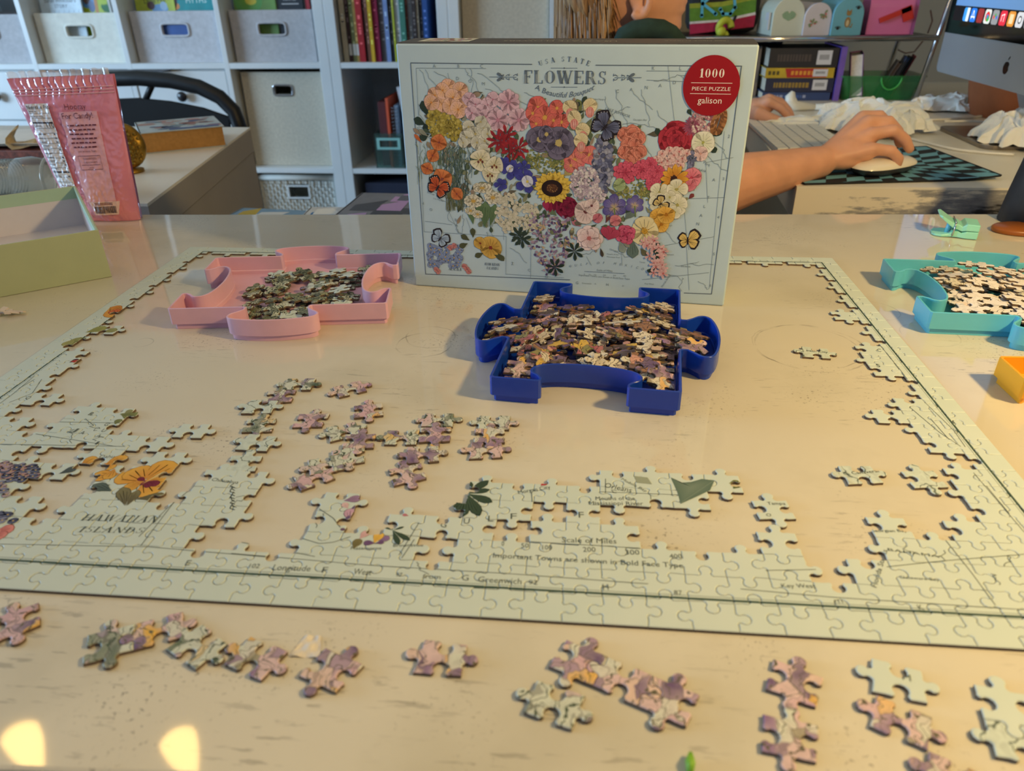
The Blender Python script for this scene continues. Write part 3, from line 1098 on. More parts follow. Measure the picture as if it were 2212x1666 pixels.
def floral_mat(name, stops, scale=95.0, warp=.012, lines=None, rim=(220, 198, 194), fade=.55, ink=.45):
    """flat flower print: irregular colour patches, different on every piece"""
    m = D.materials.new(name)
    m.use_nodes = True
    nt = NT(m)
    b = nt.n['Principled BSDF']
    tc = nt.new('ShaderNodeTexCoord')
    oi = nt.new('ShaderNodeObjectInfo')
    off = nt.new('ShaderNodeCombineXYZ')
    nt.link(nt.math('MULTIPLY', oi.outputs['Random'], 7.3), off.inputs[0])
    nt.link(nt.math('MULTIPLY', oi.outputs['Random'], -3.1), off.inputs[1])
    ad = nt.new('ShaderNodeVectorMath', operation='ADD')
    nt.link(tc.outputs['Object'], ad.inputs[0])
    nt.link(off.outputs[0], ad.inputs[1])
    nz = nt.new('ShaderNodeTexNoise', i_Scale=110.0, i_Detail=2.0)
    nt.link(ad.outputs[0], nz.inputs['Vector'])
    sb = nt.new('ShaderNodeVectorMath', operation='SUBTRACT')
    nt.link(nz.outputs['Color'], sb.inputs[0])
    sb.inputs[1].default_value = (.5, .5, .5)
    sc = nt.new('ShaderNodeVectorMath', operation='SCALE')
    nt.link(sb.outputs[0], sc.inputs[0])
    sc.inputs['Scale'].default_value = warp
    ad2 = nt.new('ShaderNodeVectorMath', operation='ADD')
    nt.link(ad.outputs[0], ad2.inputs[0])
    nt.link(sc.outputs[0], ad2.inputs[1])
    vo = nt.new('ShaderNodeTexVoronoi', i_Scale=scale)
    mp = nt.new('ShaderNodeMapping')
    mp.inputs['Scale'].default_value = (1, .62, 0)
    mp.inputs['Rotation'].default_value = (0, 0, .6)
    nt.link(ad2.outputs[0], mp.inputs['Vector'])
    nt.link(mp.outputs[0], vo.inputs['Vector'])
    sp = nt.new('ShaderNodeSeparateColor')
    nt.link(vo.outputs['Color'], sp.inputs[0])
    col = nt.ramp(sp.outputs[0], [(p, lin(c)) for p, c in stops], const=True)
    # petals pale towards their rim and are outlined in ink
    fd = nt.ramp(vo.outputs['Distance'], [(.12, (0, 0, 0)), (.62, (1, 1, 1))])
    col = nt.mix(nt.math('MULTIPLY', fd, fade), col, lin(rim))
    st = nt.new('ShaderNodeTexNoise', i_Scale=420.0, i_Detail=3.0)
    nt.link(mp.outputs[0], st.inputs['Vector'])
    col = nt.mix(nt.math('MULTIPLY', nt.ramp(st.outputs[0], [(.4, (0, 0, 0)), (.7, (1, 1, 1))]), .28), col, lin(tuple(v * .62 for v in rim)))
    ve = nt.new('ShaderNodeTexVoronoi', i_Scale=scale, feature='DISTANCE_TO_EDGE')
    nt.link(mp.outputs[0], ve.inputs['Vector'])
    col = nt.mix(nt.math('MULTIPLY', nt.math('LESS_THAN', ve.outputs['Distance'], .035), ink), col, lin((74, 66, 60)))
    if lines:
        wv = nt.new('ShaderNodeTexWave', i_Scale=lines[1], i_Distortion=9.0, i_Detail=2.0)
        wv.inputs['Detail Scale'].default_value = 2.2
        nt.link(ad2.outputs[0], wv.inputs['Vector'])
        ln = nt.ramp(wv.outputs['Fac'], [(lines[2], (0, 0, 0)), (min(.999, lines[2] + .03), (1, 1, 1))])
        col = nt.mix(ln, col, lin(lines[0]))
    nt.link(col, b.inputs['Base Color'])
    b.inputs['Roughness'].default_value = .5
    b.inputs['Specular IOR Level'].default_value = .3
    return m


m_pale = print_pale_mat('print_pale', False)
m_edgep = print_pale_mat('print_pale_border', True)
m_card = mat('cardboard_edge', (104, 86, 70), .9, noise=(300, .15))
m_lup = floral_mat('print_lupine', [(0, (214, 184, 186)), (.15, (110, 84, 128)), (.30, (206, 166, 178)), (.42, (226, 178, 78)), (.50, (142, 112, 150)), (.62, (208, 212, 196)), (.78, (220, 190, 174)), (.90, (126, 130, 88)), (.94, (98, 74, 116))], 150, .014, ((96, 92, 74), 60, .955), fade=.38, ink=.35)
m_lupg = floral_mat('print_lupine_leaf', [(0, (206, 212, 196)), (.30, (74, 92, 72)), (.42, (206, 212, 196)), (.60, (96, 112, 84)), (.68, (210, 180, 182)), (.80, (120, 94, 134)), (.88, (222, 186, 110)), (.93, (206, 212, 196))], 130, .014, ((70, 84, 66), 60, .94), rim=(208, 208, 196), fade=.4)
m_map = floral_mat('print_map_lines', [(0, PALE), (.97, (200, 206, 190))], 60, .01, ((92, 104, 96), 26, .975), rim=PALE, fade=.3, ink=0)
m_olive = floral_mat('print_olive_sketch', [(0, (196, 200, 176)), (.18, (88, 92, 62)), (.36, (150, 146, 96)), (.5, (206, 208, 188)), (.62, (66, 78, 58)), (.76, (176, 176, 150)), (.9, (122, 128, 84))], 120, .014, ((52, 60, 48), 95, .70), rim=(186, 188, 164), fade=.35, ink=.3)
m_mix = floral_mat('print_mixed_flowers', [(0, (92, 66, 84)), (.11, (222, 212, 190)), (.25, (140, 96, 70)), (.34, (92, 74, 128)), (.46, (206, 150, 140)), (.54, (52, 44, 60)), (.63, (214, 176, 70)), (.71, (214, 210, 194)), (.82, (168, 92, 102)), (.89, (128, 128, 80)), (.94, (150, 120, 170))], 115, .014, ((60, 50, 52), 70, .93), rim=(190, 170, 152), fade=.16, ink=.4)
m_mixl = floral_mat('print_pale_flowers', [(0, (216, 208, 192)), (.5, (200, 186, 166)), (.64, (150, 134, 140)), (.76, (214, 210, 194)), (.9, (190, 158, 140))], 80, .014, ((84, 76, 74), 60, .90), rim=(216, 206, 190), fade=.4, ink=.2)
m_teal = floral_mat('print_pale_pink', [(0, (236, 228, 226)), (.6, (230, 224, 222)), (.84, (206, 204, 212)), (.93, (160, 150, 132)), (.96, (236, 216, 204))], 55, .012, ((96, 92, 96), 30, .985), rim=(234, 228, 226), fade=.4, ink=0)


def seam(A, B, d, rng, knob=True):
    """points from A up to (not with) B; the knob bulges to the left of A->B for d=+1, to the right for -1"""
    dx, dy = B[0] - A[0], B[1] - A[1]
    L = hypot(dx, dy)
    ux, uy = dx / L, dy / L
    nx, ny = -uy * d, ux * d
    if not knob:
        return [A, (A[0] + dx * .5, A[1] + dy * .5)]
    c = L * (.5 + rng.uniform(-.05, .05))
    k = min(1.0, L / .0178) * rng.uniform(.94, 1.04)
    R, hc, nw = .0031 * k, .0038 * k, .0023 * k
    w = rng.uniform(-.0005, .0005)
    pts = [(0, 0), (c * .45, w * .8), (c - .0036 * k, -.0002 + w * .4), (c - .0026 * k, .0006 * k)]
    for a in (222, 190, 158, 125, 90, 55, 22, -10, -42):
        pts.append((c + R * cos(radians(a)) * 1.04, hc + R * sin(radians(a)) * .96))
    pts += [(c + .0026 * k, .0006 * k), (c + .0036 * k, -.0002 - w * .4), (c + (L - c) * .55, -w * .8)]
    return [(A[0] + ux * t + nx * h, A[1] + uy * t + ny * h) for t, h in pts]


def lattice(xs, ys, cells, rng, par=0, flat=None, jit=.0004):
    """outlines (counter-clockwise) of the wanted cells of a jigsaw lattice"""
    nx, ny = len(xs) - 1, len(ys) - 1
    V = {}
    for i in range(nx + 1):
        for j in range(ny + 1):
            jx = rng.uniform(-jit, jit) if flat is None or (0 < i < nx and 0 < j < ny) else 0
            jy = rng.uniform(-jit, jit) if flat is None or (0 < i < nx and 0 < j < ny) else 0
            V[i, j] = (float(xs[i]) + jx, float(ys[j]) + jy)
    H, W_ = {}, {}
    for j in range(ny + 1):
        for i in range(nx):
            k = not (flat and j in (0, ny))
            d = -1 if (i + j + par) % 2 else 1
            H[i, j] = seam(V[i, j], V[i + 1, j], d, rng, k) + [V[i + 1, j]]
    for i in range(nx + 1):
        for j in range(ny):
            k = not (flat and i in (0, nx))
            d = -1 if (i + j + par) % 2 else 1      # to the right of bottom->top is +x
            W_[i, j] = seam(V[i, j], V[i, j + 1], d, rng, k) + [V[i, j + 1]]
    out = {}
    for i, j in cells:
        o = H[i, j][:-1] + W_[i + 1, j][:-1] + H[i, j + 1][:0:-1] + W_[i, j][:0:-1]
        out[i, j] = o
    return out


def piece_mesh(name, outline, mats, centre=(0, 0), th=TH):
    ol = [(x - centre[0], y - centre[1]) for x, y in outline]
    r0 = inset(ol, .00010)
    r2 = inset(ol, .00058)
    n = len(ol)
    b = MB()
    b.v = [(x, y, 0) for x, y in r0] + [(x, y, th - .00038) for x, y in r0] + [(x, y, th) for x, y in r2]
    for k, mi in ((0, 1), (1, 0)):
        for i in range(n):
            j = (i + 1) % n
            b.f.append((k * n + i, k * n + j, (k + 1) * n + j, (k + 1) * n + i))
            b.mi.append(mi)
            b.c.append(None)
    b.f.append(tuple(range(2 * n, 3 * n)))
    b.mi.append(0)
    b.c.append(None)
    b.f.append(tuple(range(n - 1, -1, -1)))
    b.mi.append(1)
    b.c.append(None)
    return b.mesh(name, mats)


# ------------------------------------------------------------------ the assembled frame
rngp = random.Random(11)
cells = [(c, r) for r in range(30) for c in range(34) if OCC[r][c] == '#']
OUT = lattice(XS, YSR, cells, rngp, 0, flat=True)
puz = thing('jigsaw_puzzle', 'half assembled pale map jigsaw with complete border lying on the cream table', 'puzzle', (.343, .254, 0))
for (c, r), ol in OUT.items():
    edge = c in (0, 33) or r in (0, 29) or c in (1, 32) or r == 1
    me = piece_mesh('puzzle_piece', ol, [m_edgep if edge else m_pale, m_card])
    o = D.objects.new('puzzle_piece', me)
    COL.objects.link(o)
    o.parent = puz
    o.matrix_parent_inverse = Matrix.Translation((-.343, -.254, 0))
    o.location = (0, 0, rngp.uniform(0, .00012))


def on_puzzle(x, y):
    if not (0 <= x <= .686 and 0 <= y <= .508):
        return False
    c = int(np.searchsorted(XS, x) - 1)
    r = int(np.searchsorted(YSR, y) - 1)
    for dc in (0, -1, 1):
        for dr in (0, -1, 1):
            ol = OUT.get((c + dc, r + dr))
            if ol and abs(dc) + abs(dr) < 2 and inpoly(x, y, ol):
                return True
    return False


INK = lin((86, 96, 88))
INKD = lin((66, 78, 70))
ZP = TH + .00016


def g2(px, py):
    p = G(px, py, TH)
    return (p.x, p.y)


def ptext(cv, t, x0, y0, x1, y1, h, col=INK, shear=0.0, serif=False):
    a, b = g2(x0, y0), g2(x1, y1)
    L = hypot(b[0] - a[0], b[1] - a[1])
    rot = atan2(b[1] - a[1], b[0] - a[0])
    if h > 0:
        u = g2(x0, y0 - h)
        H = max(.0012, abs(u[1] - a[1]))
    else:
        H = -h
    if serif:
        w = serif_polys(t, .08)[1]
        H *= .7
        cv.serif(t, a[0], a[1], H, col, rot=rot, shear=shear, align=0, xs=L / (w * H), wt=.7)
    else:
        w = _TEXT[t][2]
        cv.text(t, a[0], a[1], H, col, rot=rot, shear=shear, align=0, xs=L / (w * H / .72))


cv = Canvas()
ptext(cv, 'HAWAIIAN', 173, 1125, 340, 1129.5, 20, INKD, .2, True)
ptext(cv, 'ISLANDS', 167, 1150, 308, 1152.6, 18, INKD, .2, True)
for t, a, b, c, d, h in (('E', 397, 1222, 409, 1222, 12), ('102', 533, 1227.5, 559, 1228, 10), ('Longitude', 586, 1232, 669, 1235, 13), ('F', 692, 1238, 706, 1238, 13), ('West', 762, 1241, 801, 1243, 13), ('97', 854, 1246, 867, 1247, 9), ('from', 912, 1250, 951, 1252, 10),
                         ('G', 996, 1255, 1012, 1255, 13), ('Greenwich', 1031, 1258, 1126, 1263, 13), ('92', 1141, 1263, 1161, 1264, 10), ('H', 1301, 1275, 1315, 1275, 13), ('87', 1456, 1286, 1474, 1287, 11), ('K', 1985, 1319, 1998, 1319, 12), ('111', 1802, 1304, 1822, 1304, 8),
                         ('G', 950, 1140, 964, 1140, 12), ('U', 1000, 1132, 1014, 1132, 12), ('L', 1052, 1127, 1066, 1127, 13), ('F', 1100, 1122, 1116, 1122, 13), ('F', 1248, 1119, 1262, 1119, 13),
                         ('Scale of Miles', 1213, 1172, 1332, 1175, 11), ('0', 1083, 1180, 1089, 1180, 10), ('50', 1125, 1184, 1142, 1184, 10), ('100', 1168, 1188, 1193, 1188, 10), ('200', 1259, 1193, 1287, 1193, 11), ('300', 1350, 1199, 1382, 1199, 11), ('400', 1447, 1207, 1474, 1207, 10),
                         ('Important Towns are shown in Bold Face Type', 1063, 1205, 1476, 1228, 11), ('Orleans', 1304, 1053, 1363, 1065, 11), ('Mouths of the', 1286, 1081, 1372, 1081, 8), ('Mississippi River', 1271, 1091, 1390, 1092, 8), ('Morgan City', 1120, 1068, 1190, 1056, 8),
                         ('Chihuahua', 455, 1039, 513, 1046, 7), ('Matamoros', 756, 1188, 823, 1188, 7), ('Brownsville', 848, 1182, 914, 1181, 7), ('Key West', 1688, 1270, 1763, 1271, 9), ('Oahu', 212, 990, 245, 990, 7)):
    ptext(cv, t, a, b, c, d, h)
ptext(cv, 'Mobile Bay', 1340, 1036, 1395, 1064, -.0022)
ptext(cv, 'Florida Straits', 1893, 1272, 1917, 1190, -.0026)
ptext(cv, 'BAHAMA', 1916, 1190, 2030, 1206, 6)
ptext(cv, 'Georgian Bay', 1880, 1150, 1960, 1150, 6)
ptext(cv, 'Delaware Bay', 1945, 1250, 2030, 1256, 6)
for t, x, y in (('E', 1875, 728), ('5', 1893, 793), ('C', 1895, 760), ('Z', 1925, 908), ('4', 2055, 915), ('5', 2077, 1078), ('Q', 52, 862), ('B', 188, 897), ('J', 155, 932), ('A', 170, 938), ('G', 222, 920), ('U', 216, 933), ('A', 205, 945), ('I', 200, 960)):
    ptext(cv, t, x, y, x + 9, y + 1, 7)
LN = lambda pts, w=.0004, col=INK: cv.line([g2(*p) for p in pts], w, col)
for pts in ([(1131, 1170), (1250, 1177), (1382, 1185)], [(2043, 1168), (2100, 1240), (2150, 1308)], [(1916, 1225), (2040, 1212), (2212, 1198)], [(2103, 1022), (2212, 1150)], [(1654, 1233), (1762, 1231)], [(0, 1176), (320, 1182), (600, 1206)], [(300, 1160), (360, 1100), (420, 1050)], [(304, 1180), (380, 1080)], [(500, 1168), (680, 1203)],
            [(862, 1200), (905, 1130)], [(868, 1206), (895, 1166)], [(640, 1160), (690, 1175), (720, 1172), (757, 1160)], [(690, 1100), (720, 1120), (735, 1140)], [(1148, 1065), (1150, 1085)], [(1308, 1035), (1308, 1065)], [(1295, 1063), (1475, 1070)], [(1405, 1070), (1408, 1095)],
            [(1600, 1325 - 52), (1800, 1291), (2212, 1318)], [(500, 1196), (800, 1222), (1100, 1240), (1400, 1262)], [(1900, 745), (1945, 800), (1960, 820)], [(1965, 880), (2030, 935), (2075, 965)], [(1998, 870), (2060, 930), (2085, 966)], [(2010, 905), (2050, 950)], [(2130, 1050), (2180, 1110)],
            [(130, 912), (300, 915)], [(78, 938), (250, 965)], [(0, 960), (270, 965)], [(20, 870), (70, 850), (90, 820)], [(40, 840), (75, 820)], [(0, 872), (30, 850), (75, 812)]):
    LN(pts)
rl = random.Random(5)
for x, y, n in ((185, 905, 11), (150, 930, 9), (215, 945, 8), (510, 1075, 9), (700, 1110, 8), (1330, 1060, 6), (2040, 1190, 9), (1960, 1180, 8), (2140, 1240, 8), (2180, 1200, 7), (900, 1215, 6), (1600, 1075, 4)):
    pts = [(x, y)]
    for k in range(n):
        pts.append((pts[-1][0] + rl.uniform(-10, 12), pts[-1][1] + rl.uniform(-2, 6)))
    LN(pts, .00035)
for k in range(9):
    LN([(505 - 3 * (k % 3), 1045 + 6 * k), (497 + 4 * (k % 2), 1051 + 6 * k), (507, 1054 + 6 * k)], .0006)
# hibiscus
YEL, ORA, MAR = lin((226, 172, 66)), lin((206, 132, 44)), lin((120, 30, 52))


def pet(cx, cy, tx, ty_, wf, c0, c1, tip=.4):
    a, b = g2(cx, cy), g2(tx, ty_)
    L = hypot(b[0] - a[0], b[1] - a[1])
    cv.nxt()
    cv.petal(a[0], a[1], atan2(b[1] - a[1], b[0] - a[0]), L, L * wf, c0, c1, tip)


K4 = lambda a, b: (a / 3.471, 840 + b / 3.471)
for t, w in (((900, 640), .9), ((1000, 600), 1.0), ((1300, 545), .8), ((1160, 790), 1.0), ((1250, 700), .7), ((930, 760), .7)):
    pet(*K4(1080, 690), *K4(*t), w, ORA, YEL)
for t in ((1040, 670), (1060, 725), (1190, 720), (1120, 740)):
    pet(*K4(1090, 695), *K4(*t), .6, MAR, MAR)
pet(*K4(1060, 720), *K4(1240, 620), .12, YEL, lin((240, 214, 150)))
for a, t in (((900, 640), (690, 660)), ((860, 600), (800, 680)), ((600, 580), (720, 510)), ((640, 590), (720, 530)), ((760, 590), (960, 510)), ((780, 560), (850, 600))):
    pet(*K4(*a), *K4(*t), .7, ORA, YEL)
for a, t in (((830, 720), (660, 760)), ((840, 770), (700, 720))):
    pet(*K4(*a), *K4(*t), .5, lin((70, 84, 78)), lin((90, 104, 96)), .9)
for a, t in (((940, 880), (920, 740)), ((950, 880), (1040, 760)), ((1010, 830), (1250, 800)), ((1310, 850), (1390, 820))):
    pet(*K4(*a), *K4(*t), .4, lin((92, 84, 62)), lin((128, 120, 78)), .9)
pet(*K4(440, 640), *K4(580, 590), .6, lin((64, 74, 74)), lin((84, 92, 90)), .9)
# forget-me-nots and a pink flower at the left edge
rf = random.Random(9)
for (x0, x1, y0, y1, n, cols) in ((-220, 270, 575, 690, 90, [(120, 124, 158), (150, 150, 176), (96, 100, 130), (190, 150, 150)]), (-220, 110, 560, 610, 20, [(206, 150, 140), (190, 160, 170)]), (-220, 110, 940, 1000, 26, [(120, 124, 158), (150, 150, 176), (96, 100, 130)]), (-160, 60, 690, 800, 18, [(196, 170, 176), (150, 150, 176)])):
    for k in range(n):
        p = g2(*K4(rf.uniform(x0, x1), rf.uniform(y0, y1)))
        c = lin(rf.choice(cols))
        cv.nxt()
        cv.flower(p[0], p[1], .0026, 5, tuple(v * .7 for v in c), c, ctr=lin((206, 170, 80)), rng=rf, cr=.2)
for t in ((110, 1040), (40, 1110), (10, 1060)):
    pet(*K4(-60, 1090), *K4(*t), .8, lin((190, 90, 90)), lin((222, 140, 128)))
# palmate leaves
K6 = lambda a, b: (920 + a / 3.072, 980 + b / 3.072)
K5 = lambda a, b: (480 + a / 3.205, 800 + b / 3.205)
DG, DG2 = lin((52, 70, 56)), lin((72, 92, 72))
for t, w in (((225, 430), .34), ((355, 415), .3), ((440, 325), .34), ((425, 240), .3), ((415, 180), .3), ((300, 190), .3), ((140, 375), .28)):
    pet(*K6(275, 268), *K6(*t), w * 1.05, DG2, DG, .9)
for t in ((1120, 1085), (1170, 1060), (1260, 1085), (1300, 1180), (1225, 1210)):
    pet(*K5(1180, 1110), *K5(*t), .24, DG2, DG, .9)
for a, t, c in (((950, 1170), (1010, 1115), (214, 170, 170)), ((1060, 1200), (980, 1195), (110, 80, 120)), ((1070, 1180), (1160, 1160), (140, 110, 150)), ((1050, 1200), (1100, 1125), (226, 180, 80)), ((1060, 1200), (1120, 1190), (110, 80, 120)), ((905, 1240), (950, 1170), (120, 110, 70)),
                ((840, 905), (960, 885), (150, 120, 150)), ((880, 970), (960, 940), (104, 82, 120)), ((870, 960), (840, 920), (214, 180, 180)), ((880, 1050), (890, 960), (190, 150, 170)), ((930, 960), (1010, 950), (90, 104, 76)), ((850, 1050), (890, 1010), (104, 82, 120)), ((860, 1110), (820, 1100), (110, 84, 110)), ((1290, 1010), (1250, 1000), (190, 120, 130))):
    pet(*K5(*a), *K5(*t), .62, lin(c), tuple(min(1, v * 1.15) for v in lin(c)))
cv.nxt()
GL1, GL2 = lin((92, 112, 100)), lin((118, 134, 120))
lf = [g2(*K6(*p)) for p in ((1625, 160), (1690, 195), (1760, 190), (1830, 170), (1915, 180), (1885, 245), (1800, 285), (1690, 335), (1670, 260))]
lc = (sum(p[0] for p in lf) / len(lf), sum(p[1] for p in lf) / len(lf))
for k in range(len(lf)):
    cv.poly([lc, lf[k], lf[(k + 1) % len(lf)]], [GL2, GL1, GL1])
cv.nxt()
cv.line([g2(*K6(1905, 185)), g2(*K6(1690, 330))], .0005, GL2)
cv.poly([g2(*K6(*p)) for p in ((1380, 150), (1470, 160), (1500, 205), (1400, 195))], lin((150, 158, 140)))
for a, t, c in (((2010, 200), (2080, 190), (128, 130, 60)), ((2040, 235), (2075, 200), (90, 100, 50)), ((760, 215), (800, 195), (190, 60, 66))):
    pet(*K6(*a), *K6(*t), .7, lin(c), lin(c))
# scraps of poppy along the left border
K2 = lambda a, b: (a / 3.471, 520 + b / 3.471)
for a, t, c in (((835, 495), (880, 570), (214, 150, 56)), ((915, 520), (850, 495), (206, 132, 44)), ((880, 560), (850, 520), (196, 96, 40)), ((640, 690), (800, 650), (150, 150, 80)), ((760, 690), (880, 665), (150, 150, 90)), ((870, 690), (905, 690), (210, 140, 70)), ((470, 800), (640, 730), (140, 140, 76)), ((560, 740), (480, 790), (160, 156, 90)), ((620, 760), (665, 750), (214, 150, 70)), ((520, 915), (590, 890), (60, 40, 44)), ((530, 905), (590, 905), (190, 60, 44)), ((560, 870), (630, 860), (150, 150, 80)),
                ((900, 1300), (1030, 1320), (120, 124, 70)), ((860, 1380), (900, 1340), (120, 124, 70)), ((930, 1300), (990, 1270), (140, 140, 90))):
    pet(*K2(*a), *K2(*t), .7, lin(c), tuple(min(1, v * 1.1) for v in lin(c)))
mbp = cv.mesh_into(lambda x, y, l: (x, y, ZP + l), step=4e-6, keep=on_puzzle, maxlen=.0016, compact=.002)
mbp.build('printed_picture', attr_mat('puzzle_ink', .5, .3), puz)

# ------------------------------------------------------------------ loose pieces and small joined groups
CW, CH = .0200, .0168
rngl = random.Random(21)
VAR = []
for k in range(10):
    ol = lattice([0, CW, 2 * CW], [0, CH, 2 * CH], [(k % 2, (k // 2) % 2)], rngl, k % 3, jit=.0008)
    ((i, j), o_), = ol.items()
    VAR.append(([(x - (i + .5) * CW, y - (j + .5) * CH) for x, y in o_], k))
_pm = {}


def piece_data(var, m):
    key = (var, m.name)
    if key not in _pm:
        _pm[key] = piece_mesh('puzzle_piece', VAR[var][0], [m, m_card])
    return _pm[key]


def single(px, py, rot, m, label, var=0, group=None, txt=None):
    p = G(px, py, .001)
    o = D.objects.new('puzzle_piece', piece_data(var, m))
    COL.objects.link(o)
    o.location = (p.x, p.y, 0.00002)
    o.rotation_euler = (0, 0, radians(rot))
    tag(o, label, 'puzzle piece', group)
    if txt:
        c = Canvas()
        for t, x, y, h, r in txt:
            c.text(t, x, y, h, INKD, rot=r)
        c.mesh_into(lambda x, y, l: (x, y, TH + .0001 + l), keep=lambda x, y: inpoly(x, y, VAR[var][0]), maxlen=.001).build('printed_lettering', attr_mat('puzzle_ink', .5, .3), o, world=False)
    return o


def cluster(px, py, rot, cells_, label, mats, par=0):
    """joined pieces: cell (0,0) is centred on the place seen at (px,py)"""
    p = G(px, py, .001)
    t = thing('joined_pieces', label, 'puzzle pieces', (p.x, p.y, 0.00002), radians(rot))
    i0, j0 = min(c[0] for c in cells_), min(c[1] for c in cells_)
    i1, j1 = max(c[0] for c in cells_), max(c[1] for c in cells_)
    xs_ = [(i - .5) * CW for i in range(i0, i1 + 2)]
    ys_ = [(j - .5) * CH for j in range(j0, j1 + 2)]
    ol = lattice(xs_, ys_, [(i - i0, j - j0) for i, j in cells_], rngl, par)
    for n_, ((i, j), c) in enumerate(zip([(c[0] - i0, c[1] - j0) for c in cells_], cells_)):
        cx, cy = c[0] * CW, c[1] * CH
        m = mats[n_ % len(mats)]
        o = D.objects.new('puzzle_piece', piece_mesh('puzzle_piece', ol[i, j], [m, m_card], (cx, cy)))
        COL.objects.link(o)
        o.parent = t
        o.location = (cx, cy, rngl.uniform(0, .0001))
    return t


LU, LG = m_lup, m_lupg


def chain(pcs, label):
    """pieces hooked together at their knobs, not quite in line: (place seen at, turn, print, outline)"""
    P = [G(K5(x, y)[0], K5(x, y)[1], .001) for x, y, r, m, v in pcs]
    t = thing('joined_pieces', label, 'puzzle pieces', (P[0].x, P[0].y, 0.00002))
    for k, (p, (x, y, r, m, v)) in enumerate(zip(P, pcs)):
        o = D.objects.new('puzzle_piece', piece_data(v, m))
        COL.objects.link(o)
        o.parent = t
        o.location = (p.x - P[0].x, p.y - P[0].y, .00032 * (k % 2))
        o.rotation_euler = (0, 0, radians(r))
    return t


mm_ = m_map
chain([(145, 652, 2, mm_, 4), (245, 512, -4, mm_, 1), (258, 388, 6, LG, 4), (268, 262, 2, mm_, 1), (400, 186, 10, LU, 6), (535, 104, 6, LG, 3)], 'winding column of joined leafy pieces beside the Chihuahua corner of the jigsaw')
chain([(630, 750, 40, LU, 0), (722, 662, 24, LG, 3), (876, 602, 18, LG, 6), (950, 500, 6, LU, 4), (842, 428, 28, LG, 1), (1012, 288, 14, LU, 4)], 'zigzag column of joined lupine pieces in the middle of the frame')
chain([(1285, 724, 26, LU, 6), (1390, 592, 10, LU, 1), (1245, 470, 6, LG, 3), (1478, 452, 8, LU, 6), (1495, 350, 4, LG, 0)], 'largest joined group of purple lupine pieces inside the frame')
chain([(1830, 560, 6, LU, 1), (1850, 462, 4, LU, 4), (1885, 368, 4, LG, 3)], 'upright joined lupine group nearest the blue tray')
single(756, 842, 34, LU, 'single lupine piece lying alone below the pink tray', 3)
single(672, 910, 4, LU, 'single purple and yellow piece left of the zigzag lupine column', 5)
single(1762, 764, -8, m_map, 'single pale piece with town lettering inside the pencilled circle', 1, txt=[('beth City', .001, .0005, .0030, 0)])
single(1858, 1028, 6, m_map, 'single pale piece lettered C. Canaveral', 1, txt=[('C. Canaveral', .001, .0005, .0030, .1)])
single(1996, 1038, 6, m_map, 'single pale piece with one map line beside the Canaveral piece', 4)
single(1670, 1104, 4, m_pale, 'single pale piece lettered Tampa above the Florida pillar', 4, txt=[('Tampa', .003, .004, .0026, 0), ('O', -.004, -.006, .0026, 0)])
# row in front of the frame
single(34, 1347, 40, LU, 'single lupine piece cut off beside the near frame corner', 6)
cluster(240, 1392, 26, [(0, 0), (1, 0)], 'pair of joined cream and lilac pieces starting the front chain', [LG, LU], 1)
single(428, 1400, -30, LG, 'single striped piece in the middle of the front chain', 1)
single(554, 1424, -18, LU, 'single purple petal piece at the end of the front chain', 3)
single(716, 1450, -24, LU, 'single piece with a green leaf next to the white scrap', 5)
single(955, 1425, -3, LU, 'single wide pinkish piece alone in front of the frame', 1)
cluster(1250, 1432, -24, [(0, 0), (1, 0), (2, 0)], 'stepped chain of three joined lupine pieces in the front row', [LU, LU, LU], 1)
single(1198, 1524, -16, LG, 'single lilac and green piece below the chain of three', 3)
single(1717, 1478, -22, LU, 'single purple and yellow piece above another in the front row', 6)
single(1706, 1597, -12, LU, 'single yellow-centred piece nearest the photographer', 5)
o = single(1940, 1474, -14, m_pale, 'single pale piece lettered M above two lupine ones', 1, txt=[('M', .003, .001, .0036, 0)])
cluster(1945, 1562, -26, [(0, 0), (1, -1)], 'two joined lupine pieces under the pale M piece', [LU, LU], 1)
cluster(2172, 1528, -10, [(0, 0), (0, -1)], 'two joined pale pieces cut off by the picture edge', [m_pale, m_map], 0)
# ================================================================== SORTING TRAYS
TRH = .0195


def rounder(p):
    out = [p[0]]
    for a, b in zip(p[:-1], p[1:]):
        out += [(a[0] * .75 + b[0] * .25, a[1] * .75 + b[1] * .25), (a[0] * .25 + b[0] * .75, a[1] * .25 + b[1] * .75)]
    return out + [p[-1]]


def tray_outline():
    """long axis along x; knobs on the two long sides, sockets in the two short ones"""
    X, Y = .0915, .0645
    q = []
    # front long side, knob outwards (towards -y)
    q += [(-X, -Y), (-.0275, -Y)]
    knob = [(-.0275, -Y - .0045), (-.0312, -Y - .009), (-.0365, -Y - .0135), (-.0375, -Y - .019), (-.034, -Y - .0235), (-.026, -Y - .0262), (-.013, -Y - .0285), (0, -Y - .0292)]
    q += rounder(knob + [(-x, y) for x, y in knob[-2::-1]])
    q += [(.0275, -Y)]
    q += [(X, -Y)]
    sock = [(X, -.0290), (X - .0050, -.0290), (X - .0095, -.0320), (X - .0125, -.0365), (X - .0175, -.0372), (X - .0225, -.033), (X - .0255, -.024), (X - .0272, -.012), (X - .0278, 0)]
    q += sock[:1] + rounder(sock[1:] + [(x, -y) for x, y in sock[-2:0:-1]]) + [(X, .0290)]
    n = len(q)
    q += [(-x, -y) for x, y in q]
    return q


